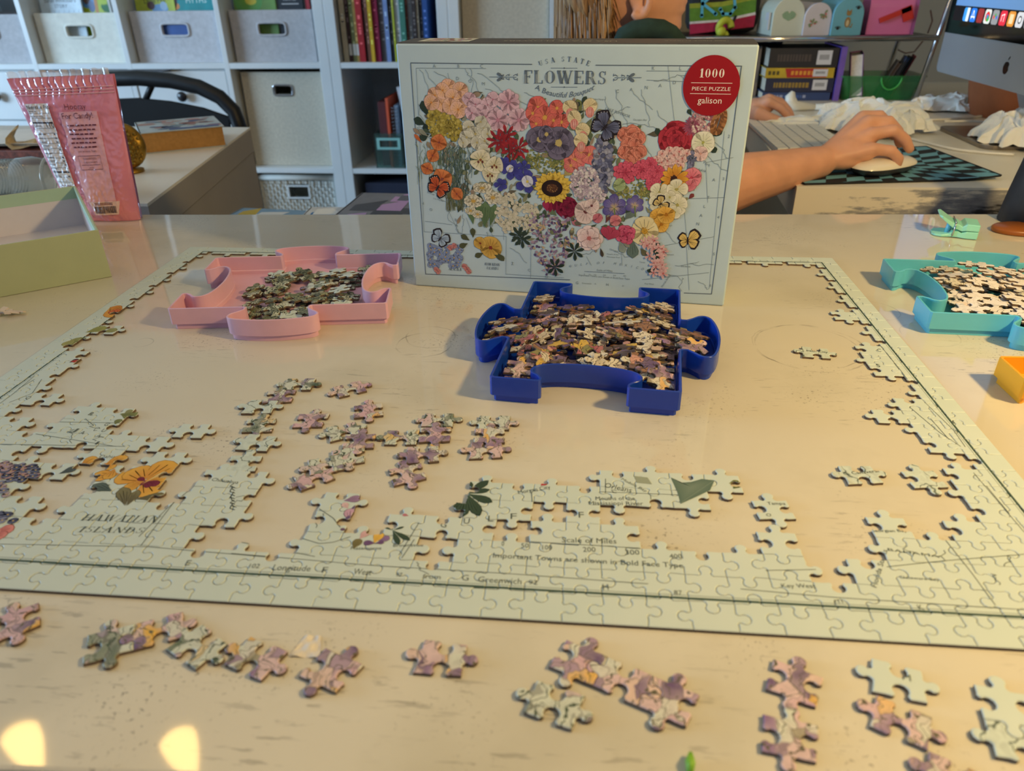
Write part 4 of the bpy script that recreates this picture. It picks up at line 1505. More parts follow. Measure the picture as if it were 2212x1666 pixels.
def round_outline(poly, keep_sharp=.0016):
    """chamfer sharp corners, soften the curves"""
    out = []
    n = len(poly)
    for i in range(n):
        a, b, c = Vector(poly[i - 1]), Vector(poly[i]), Vector(poly[(i + 1) % n])
        u, v = (a - b), (c - b)
        r = min(keep_sharp, u.length * .3, v.length * .3)
        out.append(tuple(b + u.normalized() * r))
        out.append(tuple(b + v.normalized() * r))
    return out


TRQ = tray_outline()
TRO = round_outline(TRQ)


def tray(label, m, loc, rz):
    o = thing('sorting_tray', label, 'tray', (loc[0], loc[1], .0001), rz)
    rings = [(-.0000 + .0022, 0), (.0022, .0046), (.0000, .0052), (0, TRH - .0003), (.0003, TRH), (.0014, TRH), (.0017, TRH - .0003), (.0019, .0062), (.0026, .0054), (.0026, .0022)]
    b = MB()
    b.loft([[(x, y, z) for x, y in round_outline(inset(TRQ, d))] for d, z in rings], True, True)
    tbd = b.build('tray_body', m, o, world=False, smooth=True)
    tbd.data.set_sharp_from_angle(angle=radians(33))
    return o


m_tp = mat('pink_plastic', (226, 178, 196), .32, noise=(60, .02), sub=.08)
m_tb = mat('royal_blue_plastic', (20, 62, 168), .25, noise=(60, .03))
m_tt = mat('turquoise_plastic', (100, 192, 216), .3, noise=(60, .02), sub=.06)
m_ty = mat('amber_plastic', (240, 170, 40), .3, noise=(60, .02), sub=.06)


def fit(pxs, locs, h=TRH):
    """place and turn an outline so that its known corners fall where the room shows them"""
    P = [complex(G(a, b, h).x, G(a, b, h).y) for a, b in pxs]
    Q = [complex(*l) for l in locs]
    pm, qm = sum(P) / len(P), sum(Q) / len(Q)
    s = sum((p - pm) * (q_ - qm).conjugate() for p, q_ in zip(P, Q))
    th = atan2(s.imag, s.real)
    c = pm - qm * complex(cos(th), sin(th))
    return (c.real, c.imag), th


X_, Y_ = .0915, .0645
pk_loc, pk_r = fit([(364, 665), (842, 656), (862, 547), (464, 557)], [(-X_, -Y_), (X_, -Y_), (X_, Y_), (-X_, Y_)])
bl_loc, bl_r = fit([(1057, 815), (1471, 848), (1474, 625), (1150, 607)], [(-X_, Y_), (-X_, -Y_), (X_, -Y_), (X_, Y_)])
tl_loc, tl_r = fit([(1905, 557), (2013, 677)], [(-X_, Y_), (-X_, -Y_)])
tray('pink plastic puzzle-shaped sorting tray with olive pieces', m_tp, pk_loc, pk_r)
tray('dark blue plastic puzzle-shaped sorting tray heaped with pieces', m_tb, bl_loc, bl_r)
tray('turquoise plastic puzzle-shaped sorting tray of pale pieces', m_tt, tl_loc, tl_r)
# only the left corner of the amber tray is in the picture
ye_r = radians(1.5)
yc = G(2157, 769, TRH)
c_, s_ = cos(ye_r), sin(ye_r)
ye_loc = (yc.x - (-X_ * c_ - Y_ * s_), yc.y - (-X_ * s_ + Y_ * c_))
tray('amber yellow plastic sorting tray cut off by the picture edge', m_ty, ye_loc, ye_r)

# ---- heaps of single pieces lying in the trays
TRF = inset(TRQ, .0030)


class Heap:
    def __init__(s, loc, rz, top=.02):
        s.loc, s.rz, s.h, s.top = loc, rz, {}, top

    def drop(s, u, v, rot, var, m, label, group, tilt=.05, rng=random):
        ol = VAR[var][0]
        c, sn = cos(rot), sin(rot)
        P = [(u + x * c - y * sn, v + x * sn + y * c) for x, y in ol]
        if not all(inpoly(a, b, TRF) for a, b in P[::2]):
            return False
        x0, x1 = min(p[0] for p in P), max(p[0] for p in P)
        y0, y1 = min(p[1] for p in P), max(p[1] for p in P)
        cellz = []
        g = .002
        for i in range(int(x0 / g) - 1, int(x1 / g) + 2):
            for j in range(int(y0 / g) - 1, int(y1 / g) + 2):
                if inpoly((i + .5) * g, (j + .5) * g, P):
                    cellz.append((i, j))
        # plane resting on what lies below: tilt a little towards the lower side
        hs = [(s.h.get(k, .0022), (k[0] + .5) * g - u, (k[1] + .5) * g - v) for k in cellz]
        tx = ty_ = 0.0
        if tilt:
            mean = sum(h for h, _, _ in hs) / len(hs)
            sxx = sum(a * a for _, a, _ in hs) or 1
            syy = sum(b * b for _, _, b in hs) or 1
            tx = max(-tilt, min(tilt, sum((h - mean) * a for h, a, _ in hs) / sxx))
            ty_ = max(-tilt, min(tilt, sum((h - mean) * b for h, _, b in hs) / syy))
        z = max(h - tx * a - ty_ * b for h, a, b in hs)
        z = z + .00008
        if z > s.top:
            return False
        for (i, j), (h, a, b) in zip(cellz, hs):
            s.h[i, j] = z + tx * a + ty_ * b + TH
        o = D.objects.new('puzzle_piece', piece_data(var, m))
        COL.objects.link(o)
        R = Matrix.Translation((s.loc[0], s.loc[1], 0)) @ Matrix.Rotation(s.rz, 4, 'Z')
        n = Vector((-tx, -ty_, 1)).normalized()
        ex = Vector((cos(rot), sin(rot), tx * cos(rot) + ty_ * sin(rot))).normalized()
        ey = n.cross(ex)
        o.matrix_world = R @ Matrix(((ex.x, ey.x, n.x, u), (ex.y, ey.y, n.y, v), (ex.z, ey.z, n.z, z), (0, 0, 0, 1)))
        tag(o, label, 'puzzle piece', group)
        return True


def heap(loc, rz, n, kinds, where, group, seed, tilt=.18, top=.02):
    rng = random.Random(seed)
    H = Heap(loc, rz, top)
    k = tries = 0
    while k < n and tries < n * 40:
        tries += 1
        u, v = where(rng)
        m, lb = rng.choice(kinds)
        if H.drop(u, v, rng.choice([0, pi / 2, pi, -pi / 2, None]) or rng.uniform(0, 6.28), rng.randrange(10), m, lb, group, tilt, rng):
            k += 1
    return H


def wpink(r):
    while True:
        u, v = r.uniform(-.07, .075), r.uniform(-.075, .055)
        # a bare channel is left at the left and across the middle
        if u > -.045 + .02 * abs(sin(v * 60)) and not (abs(v - (-.004 + .1 * u)) < .010 and u < .01):
            return u, v


heap(pk_loc, pk_r, 46, [(m_olive, 'olive sketch-printed piece in the pink tray'), (m_olive, 'olive sketch-printed piece in the pink tray'), (m_lupg, 'leaf-printed piece in the pink tray'), (m_map, 'pale piece in the pink tray')], wpink, 'loose pieces in the pink tray', 4, .12, .0085)


def wblue(r):
    while True:
        u, v = r.gauss(-.004, .050), r.gauss(0, .047)
        if abs(u) < .088 and abs(v) < .09:
            return u, v


heap(bl_loc, bl_r, 150, [(m_mix, 'dark flower-printed piece heaped in the blue tray'), (m_mix, 'dark flower-printed piece heaped in the blue tray'), (m_mix, 'dark flower-printed piece heaped in the blue tray'), (m_mixl, 'pale flower-printed piece heaped in the blue tray'), (m_lup, 'purple-printed piece heaped in the blue tray')], wblue, 'loose pieces in the blue tray', 8, .2, .0145)


def wteal(r):
    while True:
        u, v = r.gauss(.01, .045), r.gauss(0, .036)
        if u > -.066 + abs(v) * .1:
            return u, v


heap(tl_loc, tl_r, 85, [(m_teal, 'pinkish pale piece heaped in the turquoise tray'), (m_teal, 'pinkish pale piece heaped in the turquoise tray'), (m_mixl, 'pale flower-printed piece in the turquoise tray')], wteal, 'loose pieces in the turquoise tray', 15, .09, .0155)
heap(ye_loc, ye_r, 16, [(m_mixl, 'pale piece lying in the amber tray'), (m_olive, 'olive piece lying in the amber tray')], lambda r: (r.uniform(-.085, .0), r.uniform(.02, .06)), 'loose pieces in the amber tray', 22, .1)

# ================================================================== THE PUZZLE BOX
bl_ = G(897, 617)
br_ = G(1563, 662)
ex = Vector((br_.x - bl_.x, br_.y - bl_.y, 0)).normalized()
BW, BH, BD = .287, .212, .050
ey = Vector((-ex.y, ex.x, 0))
mid = (bl_ + br_) / 2
org = mid - ex * BW / 2
bx = thing('puzzle_box', 'upright pale green jigsaw box printed with a map of flowers', 'box', (mid.x, mid.y, .0001), atan2(ex.y, ex.x))
m_box = mat('box_mint_print', (186, 206, 216), .38, spec=.35, noise=(40, .015))
m_boxtop = mat('box_dark_grey', (78, 74, 72), .5, noise=(60, .05))
b = MB()
b.box(-BW / 2, BW / 2, 0, BD, 0, BH - .0008)
b.build('box_lid', m_box, bx, world=False, bev=.0014)
MB().box(-BW / 2 + .0009, BW / 2 - .0009, .0012, BD - .0006, BH - .0008, BH).build('top_side', m_boxtop, bx, world=False, bev=.0003)

# front print, laid out on the panel (x right, y up, metres from its lower left corner)
src = [(25, 115), (2140, 110), (1917, 1622), (150, 1505)]
dst = [(0, BH), (BW, BH), (BW, 0), (0, 0)]
A = []
for (x, y), (u, v) in zip(src, dst):
    A.append([x, y, 1, 0, 0, 0, -u * x, -u * y, -u])
    A.append([0, 0, 0, x, y, 1, -v * x, -v * y, -v])
Hm = np.linalg.svd(np.array(A, float))[2][-1].reshape(3, 3)


def B(x, y):
    p = Hm @ np.array([x, y, 1.0])
    return (p[0] / p[2], p[1] / p[2])


SC = BW / 1990


def bl2(pts, w, col):
    C.line([B(*p) for p in pts], w, col)


C = Canvas()
rb = random.Random(77)
INKB = lin((92, 104, 116))
INKL = lin((128, 142, 146))
# frame lines
bl2([(815, 237), (115, 232), (210, 1440), (1035, 1472)], .0006, INKB)
bl2([(1185, 240), (2033, 241), (1848, 1552), (1690, 1546)], .0006, INKB)
bl2([(550, 262), (147, 262), (200, 1200)], .0003, INKL)
bl2([(1480, 272), (1990, 272)], .0003, INKL)
bl2([(1930, 620), (1866, 1225), (1835, 1520)], .0003, INKL)
bl2([(200, 1200), (670, 1225), (668, 1440), (1000, 1460)], .0003, INKL)
bl2([(655, 1190), (655, 1245)], .0003, INKL)
bl2([(812, 1240), (810, 1465)], .0003, INKL)
for pts in ([(1300, 560), (1300, 640)], [(1605, 242), (1640, 560)], [(1680, 1010), (1930, 1000)], [(1130, 1340), (1158, 1390)], [(1680, 890), (1705, 1200), (1720, 1300)], [(1500, 1290), (1866, 1225)], [(1450, 1470), (1835, 1430)], [(1705, 1260), (1720, 1530)], [(1820, 790), (1830, 1030)], [(1480, 325), (1930, 340)], [(1820, 800), (1980, 770)], [(205, 1140), (360, 1160)], [(340, 1085), (400, 1210)], [(440, 1120), (470, 1200)], [(1330, 1290), (1335, 1390)], [(570, 1185), (600, 1235)]):
    bl2(pts, .0003, INKL)
for (x, y, n, dx, dy) in ((165, 270, 14, 14, 22), (200, 270, 14, 16, 20), (250, 280, 12, 18, 18), (430, 262, 14, 6, 16), (455, 262, 14, 8, 14), (330, 290, 8, 10, 20), (160, 470, 12, 6, 20), (170, 600, 8, 8, 16), (500, 290, 10, 20, 14), (545, 380, 10, 30, 10), (770, 400, 6, 20, 8), (1240, 420, 9, 8, 18), (1300, 380, 10, 8, 22), (1450, 380, 12, 2, 22), (1400, 390, 7, 12, 16), (1540, 500, 12, 12, 10), (1340, 580, 12, 16, 3), (1230, 560, 12, 10, -4), (1520, 330, 10, 18, -4), (1680, 300, 9, 4, 18), (1480, 640, 10, 6, 14), (1860, 640, 12, 6, 14), (1830, 760, 10, 8, 10), (1740, 780, 8, 6, 14), (240, 960, 10, 8, 10), (340, 1090, 12, 6, 12), (420, 1100, 12, 4, 12), (690, 1290, 9, 6, 10), (560, 1200, 8, 8, 10), (870, 1420, 8, 18, 4), (1080, 1340, 10, 14, -3), (1290, 1310, 9, 14, 4), (1550, 1170, 10, 10, 10), (1600, 1440, 8, 8, 8), (1640, 1390, 8, 14, 2), (1720, 1380, 8, 14, 4), (1680, 1460, 8, -2, 8), (1770, 1480, 8, 10, 6), (520, 440, 8, 6, 12)):
    p = [(x, y)]
    for k in range(n):
        p.append((p[-1][0] + dx + rb.uniform(-12, 12), p[-1][1] + dy + rb.uniform(-9, 9)))
    bl2(p, .00032, INKL)


def bt(t, x, y, h, col=INKL, rot=0, shear=0, ser=False, xs=1.0, align=.5, arc=0):
    u, v = B(x, y)
    if ser:
        C.serif(t, u, v, h * SC, col, rot=rot, shear=shear, xs=xs, align=align, arc=arc)
    else:
        C.text(t, u, v, h * SC, col, rot=rot, shear=shear, xs=xs, align=align)


for t, x, y, r in (('D', 385, 330, 0), ('O', 458, 345, 0), ('M', 535, 360, 0), ('C', 1310, 400, 0), ('A', 1390, 390, 0), ('N', 1476, 378, 0), ('A', 1558, 366, 0), ('D', 1640, 348, 0), ('K', 1518, 266, 0), ('L', 1675, 266, 0), ('A', 252, 258, 0), ('B', 390, 258, 0), ('C', 524, 258, 0), ('2', 1954, 658, 0), ('3', 1920, 902, 0), ('4', 1890, 1122, 0), ('5', 1862, 1332, 0), ('6', 1840, 1510, 0), ('2', 158, 620, 0), ('4', 192, 1046, 0), ('O', 238, 1082, 0), ('A', 1865, 908, 0), ('T', 1832, 1010, 0), ('L', 1810, 1060, 0), ('A', 1790, 1112, 0), ('N', 1770, 1160, 0), ('I', 704, 1384, 0), ('C', 800, 1424, 0), ('O', 900, 1462, 0), ('H', 1248, 1506, 0), ('G', 1075, 1496, 0), ('Z', 705, 1388, 0), ('B', 380, 1140, 0), ('A', 385, 1170, 0), ('J', 392, 1200, 0)):
    bt(t, x, y, 18, INKL, r)
for i, ch in enumerate('GULF OF MEXICO'):
    if ch in _TEXT:
        bt(ch, 1035 + i * 32, 1400 - 26 * sin(i / 13 * pi) + i * 1.2, 15, INKL, 0, .2)
for t, x, y, h, r in (('Lake Nipigon', 1205, 442, 9, 0), ('LAKE SUPERIOR', 1310, 520, 15, -.3), ('Georgian Bay', 1440, 560, 10, 0), ('New York', 1800, 800, 16, -.5), ('Philadelphia', 1765, 846, 16, -.15), ('San Diego', 235, 985, 9, -.3), ('Los Angeles', 280, 1020, 10, -.2), ('Savannah', 1600, 1165, 9, 0), ('Charleston', 1630, 1125, 9, 0), ('Scale of Miles', 1233, 1424, 13, 0), ('Important Towns are shown in Bold Face Type', 1230, 1460, 12, -.02), ('0', 1118, 1444, 9, 0), ('50', 1147, 1446, 9, 0), ('100', 1178, 1447, 9, 0), ('200', 1232, 1449, 9, 0), ('300', 1290, 1451, 9, 0), ('400', 1348, 1453, 9, 0), ('Florida Straits', 1590, 1480, 12, 1.1), ('Key West', 1490, 1498, 10, 0), ('BAHAMA', 1700, 1400, 10, 0), ('Greenwich', 1130, 1496, 10, 0), ('87', 1340, 1510, 9, 0), ('92', 1180, 1498, 8, 0), ('Mouths of the', 1280, 1330, 9, 0), ('Mississippi River', 1285, 1346, 9, 0), ('Orleans', 1285, 1308, 12, -.2), ('Delaware Bay', 1720, 1400 - 440, 9, 0), ('Tampa', 1450, 1375, 9, 0), ('C. Canaveral', 1600, 1330, 9, 0)):
    bt(t, x, y, h, INKL, r)
bl2([(1118, 1424), (1348, 1436)], .0003, INKB)
# title
GB = lin((100, 114, 128))
for i, ch in enumerate('USA STATE'):
    if ch == ' ':
        continue
    xx = [872, 905, 940, 0, 996, 1032, 1068, 1104, 1138][i]
    tt = (xx - 1005) / 150
    bt(ch, xx, 250 - 30 * (1 - tt * tt), 26, GB, rot=-tt * .42, ser=True)
bt('FLOWERS', 1008, 349, 68, GB, ser=True, xs=1.17)
C.nxt()
for k in range(13):
    y = 296 + k * 4.2
    for x0, x1 in ((762, 782), (836, 856), (886, 900), (955, 968), (1090, 1104), (1154, 1166)):
        bl2([(x0, y), (x1, y)], .00012, lin((206, 216, 212)))
C.text('A Beautiful Bouquet', *B(1000, 428), 30 * SC, GB, shear=.3, xs=.98, bend=11.0)
for y in (258, 368):
    bl2([(925, y), (1078, y)], .0003, GB)
    C.ell(*B(1002, y), .0006, .0006, GB, 6)
for sx in (-1, 1):
    c0 = 1010
    bl2([(c0 + sx * 285, 312), (c0 + sx * 440, 311)], .0004, GB)
    for a in (-.5, .5):
        C.petal(*B(c0 + sx * 360, 311), a if sx > 0 else pi - a, .006, .0022, GB, GB)
    for k, rr in ((300, 20), (345, 16), (375, 12)):
        for s in (-1, 1):
            pts = [(c0 + sx * (k + rr * .6 * cos(t * .9) - 10), 311 + s * (6 + rr * t / 4 * abs(sin(t)))) for t in np.linspace(0, 4, 9)]
            bl2(pts, .00045, GB)
bt('ALASKA', 378, 1420, 20, INKB, ser=True, shear=.15, xs=.86)
bt('HAWAIIAN', 590, 1392, 18, INKB, ser=True, shear=.15, xs=.8)
bt('ISLANDS', 592, 1414, 18, INKB, ser=True, shear=.15, xs=.8)


def fl(x, y, r, n, c0, c1, **k):
    u, v = B(x, y)
    C.flower(u, v, r * SC, n, lin(c0), lin(c1), rng=rb, rot=k.pop('rot', rb.uniform(0, 6)), **{a: (lin(b_) if a == 'ctr' and b_ else b_) for a, b_ in k.items()})


def dt(x, y, rx, ry, n, r, cols):
    u, v = B(x, y)
    C.dots(u, v, rx * SC, ry * SC, n, r * SC, [lin(c) for c in cols], rb)


def lf_(x, y, ang, L, W, col):
    u, v = B(x, y)
    C.leaf(u, v, ang, L * SC, W * SC, lin(col))


def strokes(x0, x1, y0, y1, n, cols, w=.0004, up=60):
    for i in range(n):
        if i % 14 == 0:
            C.nxt()
        x, y = rb.uniform(x0, x1), rb.uniform(y0 + up, y1)
        d = rb.uniform(-25, 25)
        c = lin(rb.choice(cols))
        bl2([(x, y), (x + d * .3, y - up * .6), (x + d, y - up)], w, c)
        if i % 2:
            bl2([(x + d * .3, y - up * .6), (x + d * .3 + rb.choice([-16, 16]), y - up * .85)], w, c)


DGR, MGR, OLV = (50, 66, 56), (82, 102, 78), (120, 128, 78)
# leaves and stems that lie behind
for x, y, a, L, W, c in ((215, 540, 1.9, 90, 50, DGR), (205, 590, 2.7, 80, 45, DGR), (225, 640, 3.6, 70, 45, DGR), (240, 600, 3.3, 60, 40, (44, 56, 50)), (430, 500, -.6, 70, 34, MGR), (410, 470, .3, 70, 36, MGR), (700, 610, -1.0, 70, 26, MGR), (650, 600, -1.6, 60, 24, MGR), (1040, 690, -1.4, 110, 44, OLV), (1100, 520, 1.9, 80, 40, OLV), (1160, 560, 4.4, 90, 40, OLV), (780, 680, .5, 70, 30, (70, 60, 56)), (640, 780, 3.7, 60, 24, MGR), (1480, 640, .1, 70, 30, (96, 92, 78)), (1560, 660, 2.1, 60, 30, DGR), (1760, 720, -.6, 80, 44, DGR), (1840, 650, .5, 80, 40, DGR), (1720, 740, -1.3, 70, 36, (46, 62, 56)), (1850, 700, -.9, 50, 34, DGR), (1740, 530, 2.2, 40, 22, DGR), (1395, 1240, -1.5, 120, 70, (104, 124, 116)), (1320, 1250, -1.2, 80, 44, (150, 162, 152)), (1350, 1130, .9, 80, 50, (112, 128, 118)), (1240, 1150, 1.2, 90, 40, (120, 70, 70)), (1210, 1290, -1.3, 60, 20, (80, 70, 60)), (1100, 1170, 2.6, 70, 34, (190, 120, 130)), (1470, 1260, -.4, 60, 34, (96, 96, 76)), (1440, 1290, -.9, 60, 34, (110, 108, 80)), (960, 1110, 2.4, 70, 40, (110, 130, 100)), (1000, 880, .8, 60, 50, (190, 170, 110)), (1180, 1000, 0, 50, 26, (140, 90, 100)), (1720, 1010, .9, 40, 24, (130, 60, 60)), (880, 1090, -2.4, 60, 26, MGR)):
    lf_(x, y, a, L, W, c)
# foliage that fills the bouquet between the blossoms
USA = [(200, 390), (440, 345), (760, 450), (1000, 460), (1200, 480), (1300, 610), (1480, 630), (1560, 690), (1700, 580), (1900, 520), (1890, 640), (1790, 760), (1740, 900), (1690, 1050), (1590, 1180), (1500, 1250), (1400, 1260), (1250, 1270), (1050, 1290), (940, 1380), (810, 1250), (610, 1180), (350, 1080), (220, 900), (180, 650)]
n_ = 0
while n_ < 520:
    x, y = rb.uniform(170, 1900), rb.uniform(345, 1380)
    if not inpoly(x, y, USA):
        continue
    n_ += 1
    lf_(x, y, rb.uniform(0, 6.28), rb.uniform(34, 70), rb.uniform(14, 28), rb.choice([(96, 110, 82), (120, 128, 96), (74, 90, 72), (142, 144, 112), (110, 104, 90), (150, 150, 132), (60, 74, 62), (160, 140, 120)]))
# columbia: sagebrush, goldenrod, cactus
strokes(285, 470, 690, 900, 90, [(70, 92, 82), (96, 112, 98), (54, 76, 70), (120, 132, 112)], .00042, 80)
strokes(330, 450, 820, 1080, 70, [(70, 92, 82), (96, 112, 98), (54, 76, 70)], .0004, 80)
strokes(320, 430, 960, 1090, 40, [(110, 110, 70), (90, 96, 70)], .0003, 110)
strokes(150, 300, 680, 960, 40, [(110, 124, 84), (134, 142, 100)], .0003, 70)
for x, y, r in ((860, 760, 80), (910, 820, 90), (820, 800, 50), (960, 800, 50)):
    dt(x, y, r, r * .8, 60, 7, [(140, 142, 84), (166, 160, 90), (110, 122, 74)])
for x, y, r in ((1420, 960, 70), (1380, 990, 50), (1470, 980, 40), (1330, 960, 34)):
    dt(x, y, r, r, 50, 7, [(140, 142, 84), (166, 160, 90), (110, 122, 74)])
for x, y, a, L, W in ((545, 1180, 1.5, 170, 70), (480, 1160, 1.7, 120, 50), (575, 1170, 1.3, 150, 46), (500, 1100, 1.2, 60, 34), (530, 1090, 1.8, 60, 40)):
    lf_(x, y, a, L, W, (104, 130, 90))
for k in range(10):
    bl2([(520 + k * 8, 1170), (516 + k * 9, 1060)], .0003, lin((76, 100, 70)))
for x, y, r, s in ((530, 950, 62, .45), (480, 1025, 58, .7), (592, 1005, 56, .75), (465, 1080, 36, .7), (505, 1100, 36, .7)):
    fl(x, y, r, 14, (210, 190, 130), (232, 226, 208), sq=s, ctr=(200, 160, 80), cr=.25, rings=2)
# washington and oregon
dt(270, 580, 62, 95, 150, 12, [(176, 156, 66), (196, 176, 88), (150, 132, 56)])
dt(360, 600, 52, 80, 110, 12, [(176, 156, 66), (196, 176, 88), (150, 132, 56)])
for x, y in ((255, 420), (300, 470), (235, 460), (330, 370), (300, 390), (400, 390), (360, 430), (410, 440), (345, 480), (420, 480), (390, 500)):
    fl(x, y, 46, 5, (236, 176, 110), (232, 186, 170), ctr=(214, 140, 70), cr=.12)
# montana / idaho pinks
for x, y in ((455, 440), (490, 470), (560, 470), (530, 510), (470, 520), (590, 440), (550, 540)):
    fl(x, y, 42, 7, (216, 170, 186), (226, 192, 204), ctr=(190, 120, 140), cr=.1)
for x, y, r in ((680, 455, 66), (620, 560, 68), (740, 560, 66)):
    fl(x, y, r, 13, (206, 150, 170), (224, 190, 202), ctr=(190, 130, 150), cr=.16)
for x, y, r in ((450, 600, 40), (490, 640, 46), (440, 660, 42), (540, 610, 42), (500, 690, 40), (545, 680, 42), (420, 690, 30), (520, 570, 36), (560, 640, 36), (540, 730, 34)):
    fl(x, y, r, 5, (196, 190, 160), (222, 218, 202), ctr=(190, 170, 110), cr=.14)
# paintbrush
for x, y in ((650, 690), (670, 650), (740, 720), (700, 730), (620, 680)):
    fl(x, y, 70, 8, (120, 28, 40), (176, 48, 54), wid=.26, tip=1.0)
bl2([(690, 800), (680, 700)], .0012, lin((90, 50, 40)))
bl2([(700, 800), (740, 720)], .0012, lin((90, 50, 40)))
# roses of north dakota, iowa
for x, y, r in ((850, 490, 62), (820, 520, 40), (890, 545, 66), (960, 490, 42), (985, 570, 46), (840, 580, 38), (940, 560, 40)):
    fl(x, y, r, 5, (214, 120, 90), (222, 104, 104), ctr=(214, 160, 80), cr=.2)
for x, y, r in ((1060, 790, 62), (1150, 760, 56), (1100, 740, 40), (1180, 790, 40), (1040, 820, 40)):
    fl(x, y, r, 5, (222, 150, 120), (216, 104, 112), ctr=(214, 160, 80), cr=.2)
# pasque flowers
for x, y, r in ((860, 670, 76), (970, 690, 92), (900, 640, 50)):
    fl(x, y, r, 6, (78, 72, 92), (120, 112, 136), ctr=(190, 170, 110), cr=.22, rings=2)
# lady slippers
for x, y in ((1035, 510), (1060, 570), (1150, 500), (1110, 640), (1100, 700)):
    fl(x, y - 25, 40, 5, (222, 200, 150), (230, 216, 176))
    C.nxt()
    u, v = B(x, y + 12)
    C.ell(u, v, 24 * SC, 30 * SC, lin((232, 190, 180)), 14, edge=lin((214, 130, 120)))
    for d in (-12, 0, 12):
        bl2([(x + d, y - 8), (x + d * .7, y + 36)], .0004, lin((190, 60, 76)))
# butterflies
def butterfly(x, y, s, rot, c0, c1, body=(40, 34, 40), spots=None, fold=1.0):
    u, v = B(x, y)
    for a, L, W in ((.7, 1.0, .8), (-.5, .8, .75), (pi - .7, 1.0, .8), (pi + .5, .8, .75)):
        k = fold if cos(a) < 0 else 1
        C.nxt()
        C.petal(u, v, a + rot, s * SC * L * k, s * SC * W * 1.08 * k, lin(body), lin(body), .1)
        C.nxt()
        C.petal(u, v, a + rot, s * SC * L * .86 * k, s * SC * W * .8 * k, lin(c0), lin(c1), .1)
        for q in (-.18, 0, .18):
            C.line([(u, v), (u + cos(a + rot + q) * s * SC * L * .8 * k, v + sin(a + rot + q) * s * SC * L * .8 * k)], .0003, lin(body))
        if spots:
            for q in (-.3, -.1, .1, .3):
                C.ell(u + cos(a + rot + q) * s * SC * L * .88 * k, v + sin(a + rot + q) * s * SC * L * .88 * k, s * SC * .035, s * SC * .035, lin(spots), 6)
    C.nxt()
    C.ell(u, v, s * SC * .07, s * SC * .3, lin(body), 10, rot=rot)
# delphinium spike
dt(1225, 820, 55, 175, 210, 15, [(110, 114, 146), (134, 138, 166), (88, 92, 122), (160, 160, 176)])
butterfly(1235, 600, 95, -.7, (66, 66, 92), (104, 110, 140), spots=(170, 170, 180))
# snapdragon, roses of the north-east
for x, y, r in ((1350, 640, 40), (1400, 630, 44), (1430, 660, 40), (1370, 690, 40), (1410, 700, 44), (1350, 740, 40), (1400, 760, 48), (1440, 740, 38), (1380, 790, 30)):
    fl(x, y, r, 5, (196, 100, 80), (222, 144, 124), rings=2)
for r, n in ((95, 7), (72, 6), (50, 5), (30, 4)):
    fl(1645, 665, r, n, (110, 20, 40), (188, 56, 72), wid=1.3)
fl(1745, 590, 54, 22, (110, 50, 80), (160, 84, 110), wid=.18, rings=2)
dt(1810, 570, 70, 80, 170, 8, [(206, 172, 176), (186, 140, 150), (220, 196, 190), (150, 96, 110)])
for k in range(14):
    hw = 34 * sin(pi * (k + 2) / 17)
    for d in (-1, -.35, .35, 1):
        lf_(1918 + d * hw * .7 - k * 3, 492 + k * 9.5, -1.6 + d * .7, 26, 18, rb.choice([(150, 100, 60), (176, 124, 80), (120, 80, 50)]))
fl(1805, 685, 62, 5, (206, 210, 170), (236, 232, 216), ctr=(170, 170, 90), cr=.12)
fl(1790, 750, 40, 6, (214, 170, 170), (232, 206, 200), ctr=(200, 150, 140))
for i in range(26):
    a, q = rb.uniform(0, 6.28), sqrt(rb.random())
    fl(1625 + cos(a) * q * 100, 775 + sin(a) * q * 55, 24, 5, (214, 150, 150), (234, 208, 202), ctr=(180, 90, 90), cr=.16)
dt(1738, 800, 24, 60, 40, 9, [(130, 130, 160), (100, 104, 130)])
# carnations
for x, y, r in ((1355, 860, 72), (1450, 840, 60), (1500, 810, 40), (1520, 880, 56), (1540, 850, 40), (1510, 930, 40)):
    for q in (1.0, .75, .5):
        fl(x, y, r * q, 11, (170, 40, 70), (218, 96, 120), wid=.5)
fl(1735, 890, 56, 5, (206, 90, 110), (226, 140, 150), ctr=(190, 60, 80))
fl(1730, 930, 36, 5, (206, 90, 110), (226, 140, 150))
fl(1635, 895, 84, 12, (190, 100, 30), (232, 176, 66), wid=.34, tip=1.0, ctr=(56, 32, 26), cr=.24)
# columbine
for x, y, r in ((690, 840, 62), (660, 810, 44), (640, 930, 44), (785, 910, 74), (770, 830, 40), (720, 850, 40)):
    fl(x, y, r, 5, (52, 50, 120), (76, 78, 166), wid=.7, tip=1.0)
fl(790, 912, 34, 5, (200, 200, 220), (226, 226, 236), ctr=(214, 190, 90), cr=.24)
fl(690, 838, 22, 5, (200, 200, 220), (226, 226, 236), ctr=(214, 190, 90), cr=.24)
# sego lilies
for x, y, r in ((520, 790, 60), (575, 870, 46), (600, 820, 50)):
    fl(x, y, r, 3, (206, 190, 130), (234, 226, 204), wid=1.7, ctr=(150, 90, 50), cr=.12)
    for d in (-12, 12):
        C.ell(*B(x + d, y + 10), 7 * SC, 9 * SC, lin((110, 60, 50)), 8)
# poppies and monarch
for x, y, r in ((280, 690, 46), (245, 765, 38), (215, 838, 36), (300, 900, 62), (385, 985, 38)):
    fl(x, y, r, 4, (190, 84, 40), (228, 142, 84), wid=1.6, ctr=(140, 70, 60), cr=.14)
lf_(185, 695, 2.3, 70, 22, (206, 110, 60))
butterfly(275, 950, 80, -.55, (190, 70, 40), (206, 96, 54), spots=(230, 220, 210))
